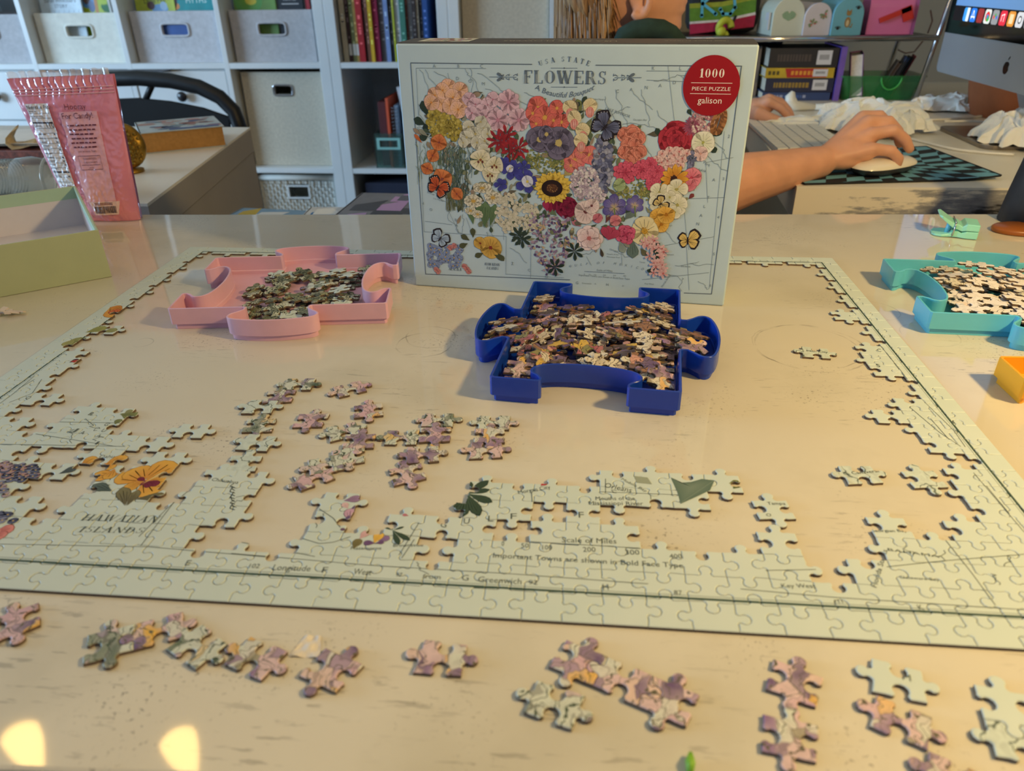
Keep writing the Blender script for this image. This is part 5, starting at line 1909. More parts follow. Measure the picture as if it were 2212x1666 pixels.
# lilac-white clusters
dt(1120, 920, 85, 95, 260, 10, [(216, 200, 206), (196, 176, 190), (226, 216, 214), (170, 150, 166)])
dt(1180, 990, 60, 50, 90, 10, [(216, 200, 206), (196, 176, 190), (226, 216, 214)])
# yucca bells
for i in range(60):
    x = rb.uniform(620, 840)
    y = rb.uniform(985 + abs(x - 690) * .5, 1190 - max(0, 640 - x))
    fl(x, y, 26, 3, (190, 182, 150), (226, 218, 198), wid=.9, rot=-1.57 + rb.uniform(-.5, .5))
# tulip and peony
lf_(920, 1090, 1.57, 80, 70, (150, 30, 70))
lf_(905, 1085, 1.8, 70, 40, (176, 50, 90))
lf_(940, 1085, 1.3, 70, 40, (120, 20, 54))
for r, n in ((66, 6), (48, 5), (30, 4)):
    fl(1018, 1062, r, n, (80, 12, 36), (146, 34, 70), wid=1.2)
for x, y, r in ((1125, 1085, 68), (1160, 1050, 46)):
    fl(x, y, r, 5, (214, 180, 180), (236, 216, 208), ctr=(110, 60, 60), cr=.16)
fl(1195, 1120, 30, 5, (190, 90, 110), (214, 130, 140))
# sunflower
for q, n in ((112, 26), (98, 22)):
    fl(935, 945, q, n, (206, 150, 40), (232, 200, 90), wid=.30, sq=.86, tip=1.0)
C.nxt()
C.ell(*B(932, 950), 64 * SC, 50 * SC, lin((52, 30, 26)), 24, edge=lin((36, 20, 20)))
C.nxt()
C.ell(*B(932, 950), 34 * SC, 26 * SC, lin((84, 50, 34)), 18)
dt(932, 950, 34, 26, 40, 3, [(170, 130, 80), (120, 80, 50)])
# irises
for x, y, r in ((1290, 1055, 74), (1408, 1042, 56)):
    fl(x, y, r, 6, (150, 140, 180), (84, 74, 150), wid=.7, tip=.6)
    fl(x, y + 6, r * .5, 5, (226, 200, 100), (110, 96, 170), wid=.6)
    bl2([(x, y + 10), (x + 4, y + 70)], .0012, lin((110, 126, 80)))
# dogwood with butterfly, jessamine, cherokee rose
for x, y, r in ((1550, 975, 58), (1650, 955, 62), (1655, 1045, 64), (1540, 1030, 54), (1610, 1000, 40), (1640, 1085, 40)):
    fl(x, y, r, 4, (200, 196, 150), (234, 228, 206), wid=1.1, ctr=(170, 160, 90), cr=.14)
butterfly(1555, 1040, 55, -.9, (206, 176, 110), (222, 196, 130))
for x, y in ((1545, 1110), (1560, 1155), (1590, 1100)):
    fl(x, y, 50, 5, (206, 140, 40), (232, 186, 90), ctr=(170, 110, 30), cr=.2)
fl(1465, 1195, 84, 5, (230, 206, 140), (236, 224, 180), ctr=(206, 160, 60), cr=.22)
dt(1465, 1195, 28, 28, 40, 3, [(190, 140, 50)])
for q in (1.0, .75, .5):
    fl(1355, 1215, 60 * q, 8, (176, 40, 80), (218, 100, 130), wid=.8)
fl(1295, 1135, 34, 5, (200, 90, 110), (226, 150, 150))
for k in range(2):
    fl(1145, 1235, 88 - 22 * k, 7, (226, 180, 180), (236, 216, 212), wid=.75, ctr=(190, 110, 110) if k else None, cr=.2)
for a in (1.2, 1.6, 2.0, .8):
    lf_(1255, 1245, a, 90, 46, (186, 70, 96))
fl(1320, 930, 36, 5, (150, 170, 120), (176, 190, 140))
# lupines of texas
for i in range(230):
    t = rb.random()
    y = 1105 + t * 330
    half = (120 if t < .55 else 120 - (t - .55) * 210)
    x = 935 + rb.uniform(-half, half) - 6 * t
    if i % 8 == 0:
        C.nxt()
    lf_(x, y, rb.uniform(0, 6.28), rb.uniform(18, 30), rb.uniform(12, 18), rb.choice([(118, 96, 136), (150, 128, 160), (190, 166, 180), (96, 78, 116), (206, 176, 140), (176, 150, 166)]))
for x, y in ((760, 1240), (1062, 1310), (950, 1400), (740, 1220)):
    for a in range(7):
        lf_(x, y, a * .9 + .3, 62, 20, DGR)
# orange blossom
for i in range(30):
    t = i / 30
    x, y = 1510 + 50 * t + rb.uniform(-55, 55), 1240 + 200 * t + rb.uniform(-12, 12)
    if i % 3 == 0:
        lf_(x, y, rb.uniform(0, 6), 44, 22, DGR)
    fl(x, y, 30, 5, (214, 140, 140), (232, 196, 190), wid=.5, ctr=(190, 90, 90), cr=.16)
# alaska and hawaii
for i in range(46):
    x, y = 325 + rb.uniform(-95, 95), 1335 + rb.uniform(-55, 65)
    fl(x, y, 20, 5, (110, 126, 170), (146, 164, 200), ctr=(206, 170, 80), cr=.22)
for x, y in ((280, 1425), (270, 1415), (445, 1410), (455, 1425), (430, 1395), (350, 1290), (370, 1280)):
    fl(x, y, 18, 5, (190, 110, 110), (214, 150, 146), ctr=(190, 90, 90), cr=.2)
butterfly(290, 1240, 70, -.6, (150, 172, 200), (176, 196, 214))
for x, y, r in ((580, 1290, 70), (520, 1265, 40)):
    fl(x, y, r, 5, (180, 130, 50), (222, 180, 90), ctr=(130, 50, 40), cr=.16)
for x, y, a in ((540, 1320, 3.6), (600, 1330, -.4), (460, 1250, 2.6), (450, 1265, 3.6), (620, 1320, -.9), (480, 1235, 1.6)):
    lf_(x, y, a, 64, 34, (84, 88, 60))
butterfly(1712, 1250, 84, .1, (214, 180, 96), (226, 196, 120), fold=.75)

off = Vector((-BW / 2, 0, 0))
YF = -.00025
mbp = C.mesh_into(lambda u, v, l: (u - BW / 2, YF - l, v), step=2.5e-6, compact=.0012)
mbp.build('front_print', attr_mat('box_ink', .4, .35), bx, world=False)
# red round seal
S = Canvas()
cx, cy = B(1855, 357)
RR = 148 * SC
RED = lin((150, 20, 30))
WHT = lin((232, 226, 218))
S.ell(cx, cy, RR * 1.0, RR * 1.03, RED, 56)
S.nxt()
S.serif('1000', cx, cy + RR * .28, RR * .30, WHT, xs=1.06)
S.text('PIECE PUZZLE', cx, cy - RR * .16, RR * .13, WHT, xs=1.22)
S.text('galison', cx, cy - RR * .60, RR * .23, WHT, xs=1.0)
S.line([(cx - RR * .72, cy + RR * .10), (cx + RR * .72, cy + RR * .10)], .0004, WHT)
S.line([(cx - RR * .72, cy - RR * .27), (cx + RR * .72, cy - RR * .27)], .0004, WHT)
S.mesh_into(lambda u, v, l: (u - BW / 2, YF - .0004 - l, v), step=2e-5).build('round_seal', attr_mat('box_ink', .4, .35), bx, world=False)
# print on the top side (upside down from here)
T_ = Canvas()
CR = lin((206, 200, 176))
T_.text('USA STATE FLOWERS', -.010, .020, .0056, CR, rot=pi, xs=1.25)
T_.text('A BEAUTIFUL BOUQUET', -.012, .032, .0030, CR, rot=pi, xs=1.2)
T_.text('1000 PIECE PUZZLE', .098, .024, .0034, CR, rot=pi, xs=1.25)
T_.mesh_into(lambda u, v, l: (u, v, BH + .0002 + l), step=5e-5).build('top_lettering', attr_mat('box_ink', .4, .35), bx, world=False)
T_ = Canvas()
T_.poly([(-.128, .010), (-.084, .010), (-.084, .046), (-.128, .046)], lin((206, 204, 186)))
T_.nxt()
for i in range(40):
    T_.ell(rb.uniform(-.124, -.088), rb.uniform(.014, .042), .0022, .0022, lin(rb.choice([(190, 90, 100), (206, 150, 80), (110, 110, 80), (150, 130, 160), (170, 60, 70)])), 7)
T_.mesh_into(lambda u, v, l: (u, v, BH + .0002 + l), step=5e-5).build('top_picture', attr_mat('box_ink', .4, .35), bx, world=False)
# ================================================================== LEFT SIDE
# ---- white writing desk behind the table
pA, pB = G(540, 275), G(318, 440)
pD = pA + Vector((-1.3, .03, 0))
pC = pB + Vector((-1.3, .03, 0))
dk = thing('writing_desk', 'white-topped desk with a side greyed for shade behind the pink candy bag', 'desk', (pA.x - .5, pA.y - .2, FLOOR))
m_dtop = mat('desk_white_top', (232, 226, 212), .3, noise=(8, .02))
m_dshade = mat('desk_shaded_side', (158, 152, 146), .55, noise=(8, .03))  # white desk: side and edge coloured grey for the shade on them
poly = [(pC.x, pC.y), (pB.x, pB.y), (pA.x, pA.y), (pD.x, pD.y)]
MB().prism(poly, -.004, 0).build('desk_top', m_dtop, dk)
MB().prism(poly, -.046, -.0042).build('top_edge', m_dshade, dk)
sx = (pA - pB).normalized()
nrm = Vector((sx.y, -sx.x, 0))
q = [(pB.x - nrm.x * .002, pB.y - nrm.y * .002), (pA.x - nrm.x * .002, pA.y - nrm.y * .002), (pA.x - nrm.x * .03, pA.y - nrm.y * .03), (pB.x - nrm.x * .03, pB.y - nrm.y * .03)]
MB().prism(q[::-1], FLOOR, -.048).build('side_panel', m_dshade, dk)
q2 = [(p[0] - 1.2, p[1] + .03) for p in q]
MB().prism(q2[::-1], FLOOR, -.048).build('side_panel', m_dshade, dk)

# old paperback lying on the desk
fl_, fr_ = G(313, 333, .0003), G(492, 315, .0003)
w_ = (fr_ - fl_).length
M = frameM(fl_, fr_ - fl_, Vector((-(fr_ - fl_).y, (fr_ - fl_).x, 0)))


def art_old(c):
    cols = [(120, 130, 150), (150, 96, 84), (96, 120, 130), (170, 150, 140), (80, 90, 120), (176, 120, 110)]
    r = random.Random(2)
    for i in range(34):
        c.ell(r.uniform(.012, w_ - .012), r.uniform(.02, .115), r.uniform(.006, .016), r.uniform(.004, .009), lin(r.choice(cols)), 9)
        if i % 5 == 0:
            c.nxt()
    c.poly([(w_ * .35, .006), (w_ * .95, .006), (w_ * .95, .022), (w_ * .35, .022)], lin((70, 84, 130)))


o = book('old paperback with yellowed page edges lying on the white desk', w_, .125, .034, (176, 186, 188), M, pages=(178, 132, 74), art=art_old)

# black office chair behind the desk
ch = thing('office_chair', 'black mesh-backed office chair with a hoop rail behind the desk', 'chair', (-.66, 1.78, FLOOR))
YC = 1.72
b = MB()
path = [VY(x, y, YC) for x, y in ((190, 215), (205, 185), (235, 171), (300, 169), (370, 175), (430, 188), (475, 210), (505, 240), (518, 275), (522, 320))]
b.tube(path, .019, 10)
b.build('back_rail', m_black, ch, smooth=True)
b = MB()
rows_ = [(225, 214), (300, 211), (370, 218), (440, 232), (498, 252)]
v = []
top_ = [VY(x, y, YC + .015) for x, y in rows_]
bot_ = [VY(x, y, YC + .03) for x, y in ((225, 420), (300, 420), (370, 420), (440, 420), (505, 420))]
b.loft([[p for p in top_], [p for p in bot_]], False, False, closed=False)
o = b.build('mesh_back', mat('black_mesh', (8, 8, 9), .8, noise=(200, .3)), ch)
sm = o.modifiers.new('Solidify', 'SOLIDIFY')
sm.thickness = .012
for x0, y0_, x1, y1 in ((330, 180, 315, 215), (240, 178, 245, 214)):
    MB().tube([VY(x0, y0_, YC), VY(x1, y1, YC + .015)], .008, 8).build('strut', m_black, ch, smooth=True)
b = MB()
b.box(-.95, -.52, 1.24, 1.66, -.30, -.23)
b.build('seat', mat('black_fabric', (18, 18, 20), .9, noise=(120, .3)), ch, bev=.03)
MB().lathe([(.03, FLOOR + .08), (.03, -.30)], (-.735, 1.45, 0), 14).build('column', m_black, ch, smooth=True)
b = MB()
for k in range(5):
    a = 2 * pi * k / 5
    b.tube([(-.735, 1.45, FLOOR + .10), (-.735 + .28 * cos(a), 1.45 + .28 * sin(a), FLOOR + .05)], [.022, .014], 8)
    b.ball((-.735 + .28 * cos(a), 1.45 + .28 * sin(a), FLOOR + .028), .027, 10, 6)
b.build('star_base', m_black, ch, smooth=True)

# ---- pink candy bag
BGC = [VY(166, 490, .612), VY(305, 476, .612), VY(243, 160, .634), VY(14, 170, .634)]   # front face corners, lower left first
BGC[0].z = BGC[1].z = .0005


def bag_s(u, v, back=False, off=0.0):
    p = (BGC[0] * (1 - u) + BGC[1] * u) * (1 - v) + (BGC[3] * (1 - u) + BGC[2] * u) * v
    e = min(1, max(0, (1 - (2 * u - 1) ** 2))) ** .6
    full = (1 - v ** 1.5) ** .8 if v < 1 else 0
    bul = .016 * e * full * (1 if v > .06 else .6 + v * 6.6)
    r = .0009 * mnoise.noise((u * 16, v * 24, 0)) + .0007 * mnoise.noise((u * 34, v * 52, 3)) + .0016 * mnoise.noise((u * 5, v * 7, 5))
    if v > .84:
        r += .0012 * sin(u * 95 + sin(v * 60)) * min(1, (v - .84) * 12)
    y = -bul - r * e if not back else bul + .004 + r * .4
    return Vector((p.x, p.y + y + (-off if not back else off), p.z))


bag = thing('candy_bag', 'crumpled pink candy bag standing at the back of the table', 'bag', (-.16, .605, .0))
m_bag = mat('pink_foil', (234, 142, 160), .20, spec=.6, noise=(26, .06), coat=.7, bump=(90, .35))
m_bagl = mat('pale_pink_foil', (242, 178, 188), .22, spec=.6, noise=(26, .05), coat=.7, bump=(90, .3))
b = MB()
b.grid(lambda u, v: bag_s(u, v), 80, 120)
b.grid(lambda u, v: bag_s(u, v, True), 44, 60)
b.build('bag_body', m_bag, bag, smooth=True)
b = MB()
b.grid(lambda u, v: bag_s(.42 + .38 * u, .15 + .62 * v, off=.0012), 40, 80)
b.build('light_panel', m_bagl, bag, smooth=True)
b = MB()
b.grid(lambda u, v: bag_s(u * .95 + .02, 1.0 + .035 * v + .012 * abs(sin(u * 31)) * v, off=.0003 + .001 * sin(u * 60)), 60, 3)
b.build('clear_torn_top', mat('clear_film', (240, 226, 226), .15, noise=None, coat=.5, alpha=.5), bag, smooth=True)
b = MB()
for v_ in (.885, .905, .925):
    b.tube([bag_s(u, v_, off=.0006) for u in np.linspace(.01, .99, 40)], .0007, 5, cap=False)
b.build('seal_ridge', m_bagl, bag, smooth=True)
cv = Canvas()
BK, WH, MA = lin((52, 34, 40)), lin((226, 216, 214)), lin((110, 44, 56))
# nutrition panel (u,v in bag units)
cv.poly([(.09, .25), (.33, .25), (.33, .83), (.09, .83)], WH)
cv.nxt()
BU = .62          # width/height of the bag face: keeps letters upright


def bgt(t, u, v, h, col, al=0.0, xs=1.0, rot=0.0):
    k = h / .72
    w = _TEXT[t][2]
    vv, ff = _TEXT[t][0], _TEXT[t][1]
    for f in ff:
        cv.poly([(u + (vv[i][0] - w * al) * k * 1.25 * xs, v + vv[i][1] * k) for i in f], col)


bgt('Nutrition Facts', .098, .795, .026, BK, xs=.95)
for i, v_ in enumerate(np.linspace(.765, .29, 15)):
    cv.poly([(.098, v_), (.322, v_), (.322, v_ + (.010 if i in (2, 12) else .002)), (.098, v_ + (.010 if i in (2, 12) else .002))], BK)
for t, v_ in (('Serving size', .745), ('Amount per serving', .71)):
    bgt(t, .10, v_ + .03, .011, BK, xs=.9)
bgt('Calories', .10, .675, .016, BK, xs=.9)
bgt('110', .235, .668, .036, BK)
rr = random.Random(6)
for v_ in np.linspace(.62, .33, 12):
    cv.poly([(.09, v_), (.09 + rr.uniform(.06, .12), v_), (.09 + rr.uniform(.06, .12), v_ + .006), (.09, v_ + .006)], lin((110, 96, 98)))
    cv.poly([(.29, v_), (.315, v_), (.315, v_ + .007), (.29, v_ + .007)], BK)
bgt('Hooray', .60, .785, .040, MA, .5)
bgt('For Candy!', .60, .725, .040, MA, .5)
for i, v_ in enumerate(np.linspace(.675, .50, 7)):
    if i == 6:
        bgt('just because. Yeah.', .62, v_, .015, MA, .5)
        continue
    u0 = .47 + .012 * (i % 2)
    while u0 < .76 - .02 * (i % 3):
        w3 = rr.uniform(.02, .05)
        cv.poly([(u0, v_), (u0 + w3, v_), (u0 + w3, v_ + .010), (u0, v_ + .010)], MA)
        u0 += w3 + .012
for a, b_ in (((.50, .38), (.74, .38)), ((.74, .38), (.74, .475)), ((.74, .475), (.50, .475)), ((.50, .475), (.50, .38)), ((.52, .412), (.72, .412))):
    cv.line([a, b_], .003, MA)
bgt('GUARANTEED', .62, .448, .013, MA, .5)
bgt('TO BE A FAVORITE', .62, .424, .013, MA, .5, .8)
bgt('product', .62, .39, .009, MA, .5)
bgt('BEST BY', .36, .20, .014, MA, .5)
for v_ in (.185, .17):
    cv.poly([(.28, v_), (.39, v_), (.39, v_ + .006), (.28, v_ + .006)], MA)
for i, v_ in enumerate((.262, .247, .232)):
    cv.poly([(.12, v_), (.28 - .02 * i, v_), (.28 - .02 * i, v_ + .005), (.12, v_ + .005)], MA)
cv.nxt()
cv.poly([(.50, .06), (.80, .06), (.85, .155), (.46, .155)], lin((232, 196, 196)))
cv.nxt()
u = .52
while u < .79:
    w2 = rr.choice([.003, .005, .008])
    cv.poly([(u, .072), (u + w2, .072), (u + w2, .122), (u, .122)], BK)
    u += w2 + rr.choice([.003, .005])
for v_ in (.142, .132):
    cv.poly([(.53, v_), (.76, v_), (.76, v_ + .005), (.53, v_ + .005)], MA)
cv.mesh_into(lambda a, b_, l: bag_s(a, b_, off=.0024 + l), step=2.5e-4, maxlen=.012).build('bag_print', attr_mat('bag_ink', .3, .5), bag)

# ---- open pale green box half
gc, gk = G(242, 598), G(218, 497, .048)
dF = (G(0, 643) - gc).normalized()
dR = Vector((-dF.y, dF.x, 0))
if dR.y < 0:
    dR = -dR
gb = thing('open_box', 'open pale green cardboard box bottom with a white inside', 'box', (gc.x - .2, gc.y + .1, 0))
M = Matrix(((dF.x, dR.x, 0, gc.x), (dF.y, dR.y, 0, gc.y), (0, 0, 1, .0002), (0, 0, 0, 1)))
m_gbox = mat('box_green_out', (178, 186, 146), .45, noise=(50, .02))
m_gin = mat('box_white_in', (222, 214, 218), .6, noise=(50, .02))
m_gband = mat('box_green_turnin', (176, 204, 178), .5, noise=(50, .02))
LL, SS, HH, tk = .287, .212, .048, .0022
b = MB()
b.box(0, LL, 0, tk, 0, HH, M=M).box(0, LL, SS - tk, SS, 0, HH, M=M).box(0, tk, tk, SS - tk, 0, HH, M=M).box(LL - tk, LL, tk, SS - tk, 0, HH, M=M).box(tk, LL - tk, tk, SS - tk, 0, .002, M=M)
b.build('box_body', m_gbox, gb, bev=.0005)
b = MB()
b.box(tk, LL - tk, SS - tk - .0004, SS - tk, .002, HH - .014, M=M).box(LL - tk - .0004, LL - tk, tk, SS - tk - .0005, .002, HH - .014, M=M).box(tk, tk + .0004, tk, SS - tk - .0005, .002, HH - .014, M=M).box(tk + .0005, LL - tk - .0005, tk, SS - tk - .0005, .002, .0024, M=M)
b.build('white_lining', m_gin, gb)
b = MB()
b.box(tk, LL - tk, SS - tk - .0006, SS - tk, HH - .014, HH - .0003, M=M).box(LL - tk - .0006, LL - tk, tk, SS - tk - .0007, HH - .014, HH - .0003, M=M).box(tk, tk + .0006, tk, SS - tk - .0007, HH - .014, HH - .0003, M=M)
b.build('turned_in_edge', m_gband, gb)
# folded picture sheet in the box
sh = thing('folded_sheet', 'folded picture sheet lying inside the open green box', 'paper', tuple(M @ Vector((.14, .11, .003))))
MB().box(.09, .25, .07, .16, .0026, .0032, M=M).build('sheet', mat('sheet_paper', (206, 186, 170), .7), sh)
cv = Canvas()
for i in range(24):
    cv.ell(rr.uniform(.1, .2), rr.uniform(.08, .15), .007, .005, lin(rr.choice([(120, 90, 80), (150, 120, 110), (90, 80, 76), (190, 150, 140)])), 8)
cv.line([(.205, .072), (.205, .158)], .0015, lin((150, 130, 120)))
cv.mesh_into(lambda a, b_, l: M @ Vector((a, b_, .0034 + l)), step=2e-5).build('sheet_print', attr_mat('cover_ink', .45), sh)

# ---- clear plastic tub behind the green box
tu = thing('plastic_tub', 'ribbed clear plastic tub lying behind the open green box', 'tub', tuple(G(30, 400, .01)))
m_clear = mat('clear_plastic', (232, 234, 232), .08, trans=.9, ior=1.35, noise=None)
c0 = G(-6, 388, .026)
ax = Vector((.93, .18, 0)).normalized()
prof = [(-.085, .004), (-.085, .026), (-.06, .030), (-.02, .030)]
k = -.018
while k < .028:
    prof += [(k, .031), (k + .0018, .0275)]
    k += .0042
prof += [(.032, .032), (.05, .033), (.062, .030), (.068, .022), (.069, .003)]
Rz = Matrix(((ax.x, -ax.y, 0), (ax.y, ax.x, 0), (0, 0, 1)))
rings = [[Rz @ Vector((a, r * cos(2 * pi * i / 28), r * .86 * sin(2 * pi * i / 28))) + c0 for i in range(28)] for a, r in prof]
b = MB()
b.loft(rings, True, True)
o = b.build('tub_body', m_clear, tu, smooth=True)
sm = o.modifiers.new('Solidify', 'SOLIDIFY')
sm.thickness = .0006
b = MB()
b.loft([[Rz @ Vector((a, r * cos(2 * pi * i / 24), r * .86 * sin(2 * pi * i / 24))) + c0 for i in range(24)] for a, r in ((.071, .030), (.0712, .033), (.074, .033), (.0742, .030))], False, False)
b.build('rolled_rim', m_clear, tu, smooth=True)

# ---- papers, brown box and tan peel on the desk
p0 = G(40, 352, .0)
o = thing('brown_box', 'flat red-brown patterned box on the white desk', 'box', (p0.x, p0.y, 0))
MB().box(p0.x - .16, p0.x + .05, p0.y, p0.y + .15, .0003, .020).build('box_body', mat('red_brown_pattern', (112, 60, 48), .5, noise=(140, .45)), o, bev=.002)
o = thing('white_booklet', 'white booklet lying on top of the red-brown box', 'booklet', (p0.x - .03, p0.y + .07, .0202))
b = MB()
for i in range(3):
    b.grid(lambda u, v: Vector((p0.x - .17 + .215 * u, p0.y + .004 + .14 * v, .0206 + .0016 * i + .006 * u * u + .003 * sin(u * 3))), 10, 4)
b.build('pages', mat('white_paper', (232, 228, 220), .8), o)
o = thing('paper_peel', 'curled tan paper strip on the booklet beside the bag', 'paper strip', tuple(G(50, 318, .03)))
b = MB()
pts = [VY(x, y, .93) for x, y in ((38, 276), (28, 284), (20, 296), (22, 308), (34, 316), (52, 314), (72, 308), (92, 305))]
wd_ = [.001, .012, .020, .024, .022, .016, .012, .009]
b.loft([[p + Vector((0, -w / 2, -.004 * (i > 3))), p + Vector((.003, 0, .005)), p + Vector((0, w / 2, 0))] for i, (p, w) in enumerate(zip(pts, wd_))], False, False, closed=False)
ob = b.build('strip', mat('tan_paper', (184, 160, 118), .7, noise=(80, .2)), o, smooth=True)
sm = ob.modifiers.new('Solidify', 'SOLIDIFY')
sm.thickness = .0012

# ---- gold scaled ornament behind the bag
gp = VY(268, 315, .86)
o = thing('gold_ornament', 'gold scale-textured oval ornament standing behind the candy bag', 'ornament', (gp.x, gp.y, 0))
m_gold = mat('old_gold', (150, 116, 44), .38, .75, noise=(70, .25))
b = MB()
b.ball((gp.x, gp.y, gp.z), (.034, .016, .034), 24, 14, M=Matrix.Rotation(.2, 3, 'Y'))
b.build('core', m_gold, o, smooth=True)
b = MB()
for j in range(-5, 6):
    for i in range(-4, 5):
        u, v = (i + (j % 2) * .5) * .0072, j * .0060
        if u * u + v * v > .0315 ** 2:
            continue
        d = .016 * sqrt(max(0, 1 - (u * u + v * v) / .034 ** 2))
        b.ball((gp.x + u, gp.y - d, gp.z + v), (.0036, .0024, .0030), 6, 4)
ob = b.build('scales', m_gold, o, smooth=True)
ob['kind'] = 'stuff'
MB().lathe([(.02, .0004), (.02, .004), (.008, .006), (.006, max(.008, gp.z - .03))], (gp.x, gp.y, 0), 16).build('foot', m_gold, o, smooth=True)

# ---- torn scrap and crumbs on the table
p = G(18, 681)
o = MB()
rs = random.Random(12)
for k in range(5):
    a = rs.uniform(0, 3)
    o.box(-.006, .006, -.0025, .0025, -.0007, .0007, M=Matrix.Translation((p.x - .006 + .006 * k * .6, p.y + rs.uniform(-.003, .003), .0032)) @ Euler((rs.uniform(-.5, .5), rs.uniform(-.3, .3), a)).to_matrix().to_4x4())
tag(o.build('torn_scrap', mat('scrap_paper', (216, 202, 190), .8)), 'torn pinkish paper scrap on the table below the green box', 'scrap')
p = G(668, 1398)
o = MB()
o.grid(lambda u, v: Vector((p.x + (u - .5) * .014 * (1 - .5 * v), p.y + (v - .5) * .012, .0006 + .0006 * sin(u * 9) * cos(v * 7))), 8, 6)
tag(o.build('paper_flake', mat('flake_white', (226, 216, 200), .7, noise=None)), 'white paper flake on the table above a lupine piece', 'scrap')
p = G(1490, 1655)
o = MB()
o.tube([(p.x - .0005, p.y - .004, .0018), (p.x, p.y, .0024), (p.x + .0006, p.y + .004, .002)], [.0012, .0019, .0008], 8)
tag(o.build('green_crumb', mat('lime_crumb', (120, 170, 40), .5), smooth=True), 'bright green crumb at the near edge of the table', 'crumb')

# ---- magazines on a low bench behind the table
bn = thing('low_bench', 'low white bench behind the table under the magazines', 'bench', (.06, .79, FLOOR))
ZB = -.074
MB().box(-.13, .32, .69, .89, ZB - .03, ZB).build('bench_top', m_white, bn, bev=.002)
for x in (-.10, .29):
    for y in (.71, .87):
        MB().box(x - .015, x + .015, y - .015, y + .015, FLOOR, ZB - .03).build('leg', m_white, bn)


def flat(x, y, z, rz):
    return Matrix.Translation((x, y, z)) @ Matrix.Rotation(rz, 4, 'Z')


def mag_art(seed, cols):
    def f(c):
        r = random.Random(seed)
        for i in range(9):
            x, y = r.uniform(.0, .07), r.uniform(.0, .12)
            c.poly([(x, y), (x + r.uniform(.02, .05), y), (x + r.uniform(.02, .05), y + r.uniform(.02, .06)), (x, y + .03)], lin(r.choice(cols)))
            c.nxt()
    return f


book('blue and white magazine in the pile behind the table', .14, .16, .022, (206, 214, 222), flat(.02, .70, ZB + .0005, .06), name='magazine', cat='magazine', art=mag_art(1, [(40, 130, 200), (30, 110, 180), (230, 236, 240)]))
book('grey magazine with a violet patch on the magazine pile', .11, .15, .02, (110, 114, 126), flat(.085, .72, ZB + .0235, -.05), name='magazine', cat='magazine', art=mag_art(2, [(90, 94, 110), (60, 64, 76), (170, 140, 190)]))
book('colourful comic booklet at the end of the bench', .13, .16, .02, (120, 160, 200), flat(-.115, .70, ZB + .0005, -.1), name='booklet', cat='booklet', art=mag_art(3, [(190, 170, 60), (70, 120, 190), (210, 220, 230)]))
book('black book with an orange stripe on the bench beside the magazines', .12, .16, .03, (24, 22, 26), flat(.18, .71, ZB + .0005, .03), art=lambda c: c.poly([(.02, .06), (.11, .06), (.11, .08), (.02, .08)], lin((170, 110, 60))))

# ================================================================== CEILING LAMP (its bulbs mirror in the table)
cl = thing('ceiling_lamp', 'ceiling lamp with glowing bell glass shades above the table', 'lamp', (-.56, .70, 1.68))
m_br = mat('bronze', (90, 70, 50), .35, .9)
m_bulb = mat('lit_glass', (255, 226, 160), .4, emit=((255, 206, 120), 22.0), noise=None)
MB().lathe([(.07, 1.679), (.06, 1.65), (.015, 1.64), (.012, 1.30)], (-.565, .70, 0), 20).build('stem', m_br, cl, smooth=True)
for sx_, ty_ in ((-.76, .69), (-.385, .69)):
    MB().tube([(-.565, .70, 1.32), ((sx_ - .565) / 2, (ty_ + .70) / 2, 1.345), (sx_, ty_, 1.30)], .009, 8).build('arm', m_br, cl, smooth=True)
    MB().lathe([(.012, 1.30), (.017, 1.285), (.025, 1.25), (.033, 1.21), (.036, 1.17), (.030, 1.165)], (sx_, ty_, 0), 20).build('shade', m_bulb, cl, smooth=True)
# ================================================================== RIGHT SIDE: computer desk
cd = thing('computer_desk', 'white computer desk with a worn dark-stained front edge', 'desk', (1.25, 1.3, FLOOR))


def desk_mat():
    m = D.materials.new('worn_desk_edge')
    m.use_nodes = True
    nt = NT(m)
    b = nt.n['Principled BSDF']
    tc = nt.new('ShaderNodeTexCoord')
    s = nt.new('ShaderNodeSeparateXYZ')
    nt.link(tc.outputs['Object'], s.inputs[0])
    mp = nt.new('ShaderNodeMapping')
    mp.inputs['Scale'].default_value = (18, 1, 90)
    nt.link(tc.outputs['Object'], mp.inputs['Vector'])
    n = nt.new('ShaderNodeTexNoise', i_Scale=1.0, i_Detail=6.0, i_Roughness=.7)
    nt.link(mp.outputs[0], n.inputs['Vector'])
    # wear grows to the right and to the lower edge
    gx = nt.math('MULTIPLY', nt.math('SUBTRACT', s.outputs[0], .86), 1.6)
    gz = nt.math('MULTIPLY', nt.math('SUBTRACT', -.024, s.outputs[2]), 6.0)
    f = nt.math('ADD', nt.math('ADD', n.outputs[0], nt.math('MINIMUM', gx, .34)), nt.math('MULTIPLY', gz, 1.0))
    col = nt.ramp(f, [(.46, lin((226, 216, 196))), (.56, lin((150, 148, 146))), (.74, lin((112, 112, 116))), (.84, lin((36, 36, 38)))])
    nt.link(col, b.inputs['Base Color'])
    b.inputs['Roughness'].default_value = .45
    MATS['worn'] = m
    return m


